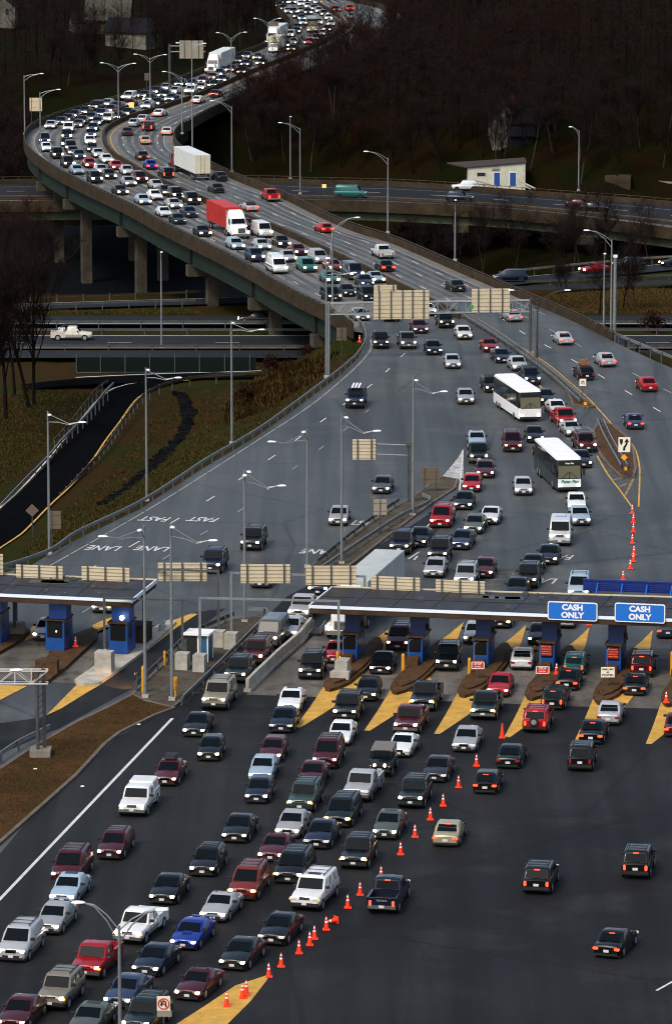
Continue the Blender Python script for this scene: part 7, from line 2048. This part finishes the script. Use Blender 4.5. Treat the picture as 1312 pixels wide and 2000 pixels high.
# dry grass and weeds that nobody could count
def tufts(name, poly, n, z, seed, mats, weights, hmin, hmax, flat_z=None):
    rr = random.Random(seed); P = poly; V, Fc, MI = [], [], []
    x0, x1 = min(p[0] for p in P), max(p[0] for p in P); y0, y1 = min(p[1] for p in P), max(p[1] for p in P)
    ys_ = np.array([at(0, rr.uniform(y0, y1), z).y for _ in range(n)]); pxs = np.array([rr.uniform(x0, x1) for _ in range(n)])
    xs_ = (pxs - 656) / F * (ys_ * CT + (H - z) * ST)
    zs = hgt(xs_, ys_) if flat_z is None else np.full(n, flat_z)
    d = ys_ * CT + (H - zs) * ST
    pys = 1000 - F * ((zs - H) * CT + ys_ * ST) / d; pxs2 = 656 + F * xs_ / d
    ok = inside(pxs2, pys, P)
    if flat_z is None: ok &= ~inside(xs_, ys_, [tuple(q) for q in RP]) & (near_poly(xs_, ys_, [tuple(q) for q in RP]) > .6) & (near_poly(xs_, ys_, ramp_c) > 4.6) & (near_poly(xs_, ys_, ramp2_c) > 3.6) & (near_poly(xs_, ys_, dcp) > .8)
    k = 0
    for i in np.nonzero(ok)[0]:
        m = rr.choices(range(len(mats)), weights)[0]
        for _ in range(3):
            a = rr.uniform(0, 6.283); h = rr.uniform(hmin, hmax); w = h * rr.uniform(.12, .3); bx, by = xs_[i] + rr.uniform(-.3, .3), ys_[i] + rr.uniform(-.3, .3)
            V += [(bx - math.cos(a) * w, by - math.sin(a) * w, zs[i] - .03), (bx + math.cos(a) * w, by + math.sin(a) * w, zs[i] - .03), (bx + rr.uniform(-.15, .15), by + rr.uniform(-.15, .15), zs[i] + h)]
            Fc.append((k, k + 1, k + 2)); MI.append(m); k += 3
    me = bpy.data.meshes.new(name); me.from_pydata(V, [], Fc)
    for m in mats: me.materials.append(m)
    me.polygons.foreach_set('material_index', MI); me.update()
    tag(link(name, me), kind='stuff')
tufts('bank_grass', [(-20,1095),(60,1095),(280,985),(420,890),(570,795),(700,690),(690,640),(560,700),(520,740),(280,780),(200,880),(60,1030),(-20,1080)], 30000, -5, 1, [tuft_a, tuft_b, tuft_c], [3, 5, 2], .08, .3)
tufts('bank_grass', [(-20,1000),(-20,780),(60,760),(220,745),(190,790),(100,890)], 12000, -7, 2, [tuft_a, tuft_b, tuft_c], [3, 4, 2], .08, .3)
tufts('weeds', [(440,800),(470,765),(560,715),(660,690),(620,740),(520,800),(450,850)], 9000, -6, 3, [tuft_c, tuft_a, tuft_b], [4, 1, 1], .2, .8)
tufts('verge_grass', [(-20,1520),(60,1468),(210,1388),(258,1364),(325,1385),(230,1430),(150,1512),(55,1592),(-20,1650)], 9000, 0, 4, [tuft_a, tuft_b, tuft_c], [3, 1, 3], .04, .14, .14)
tufts('dry_grass', [(1060,565),(1330,555),(1330,612),(1120,612)], 9000, -8.5, 5, [tuft_a, tuft_b], [5, 1], .15, .4)
tufts('dry_grass', [(-20,603),(420,598),(560,600),(560,614),(-20,614)], 7000, -8.6, 6, [tuft_a, tuft_b], [2, 3], .15, .4)
tufts('roadside_weeds', [(1120,640),(1200,675),(1330,735),(1330,705),(1250,690),(1180,655)], 4000, -5, 7, [tuft_c, tuft_a], [2, 1], .2, .7)
# litter on the verge
for i, (x, y) in enumerate([(66,1503),(268,1416),(158,1537),(690,1340)]):
    mb = MB(); mb.box((0, 0, 0), (.25, .18, .06), reflect_white); o = mb.build('litter'); o.location = at(x, y, .12 if i < 2 else .02); tag(o, ['white litter on the verge near the concrete footing', 'white litter on the brown verge near its kerb', 'white scrap on the asphalt shoulder', 'white scrap near the islands'][i], 'litter')
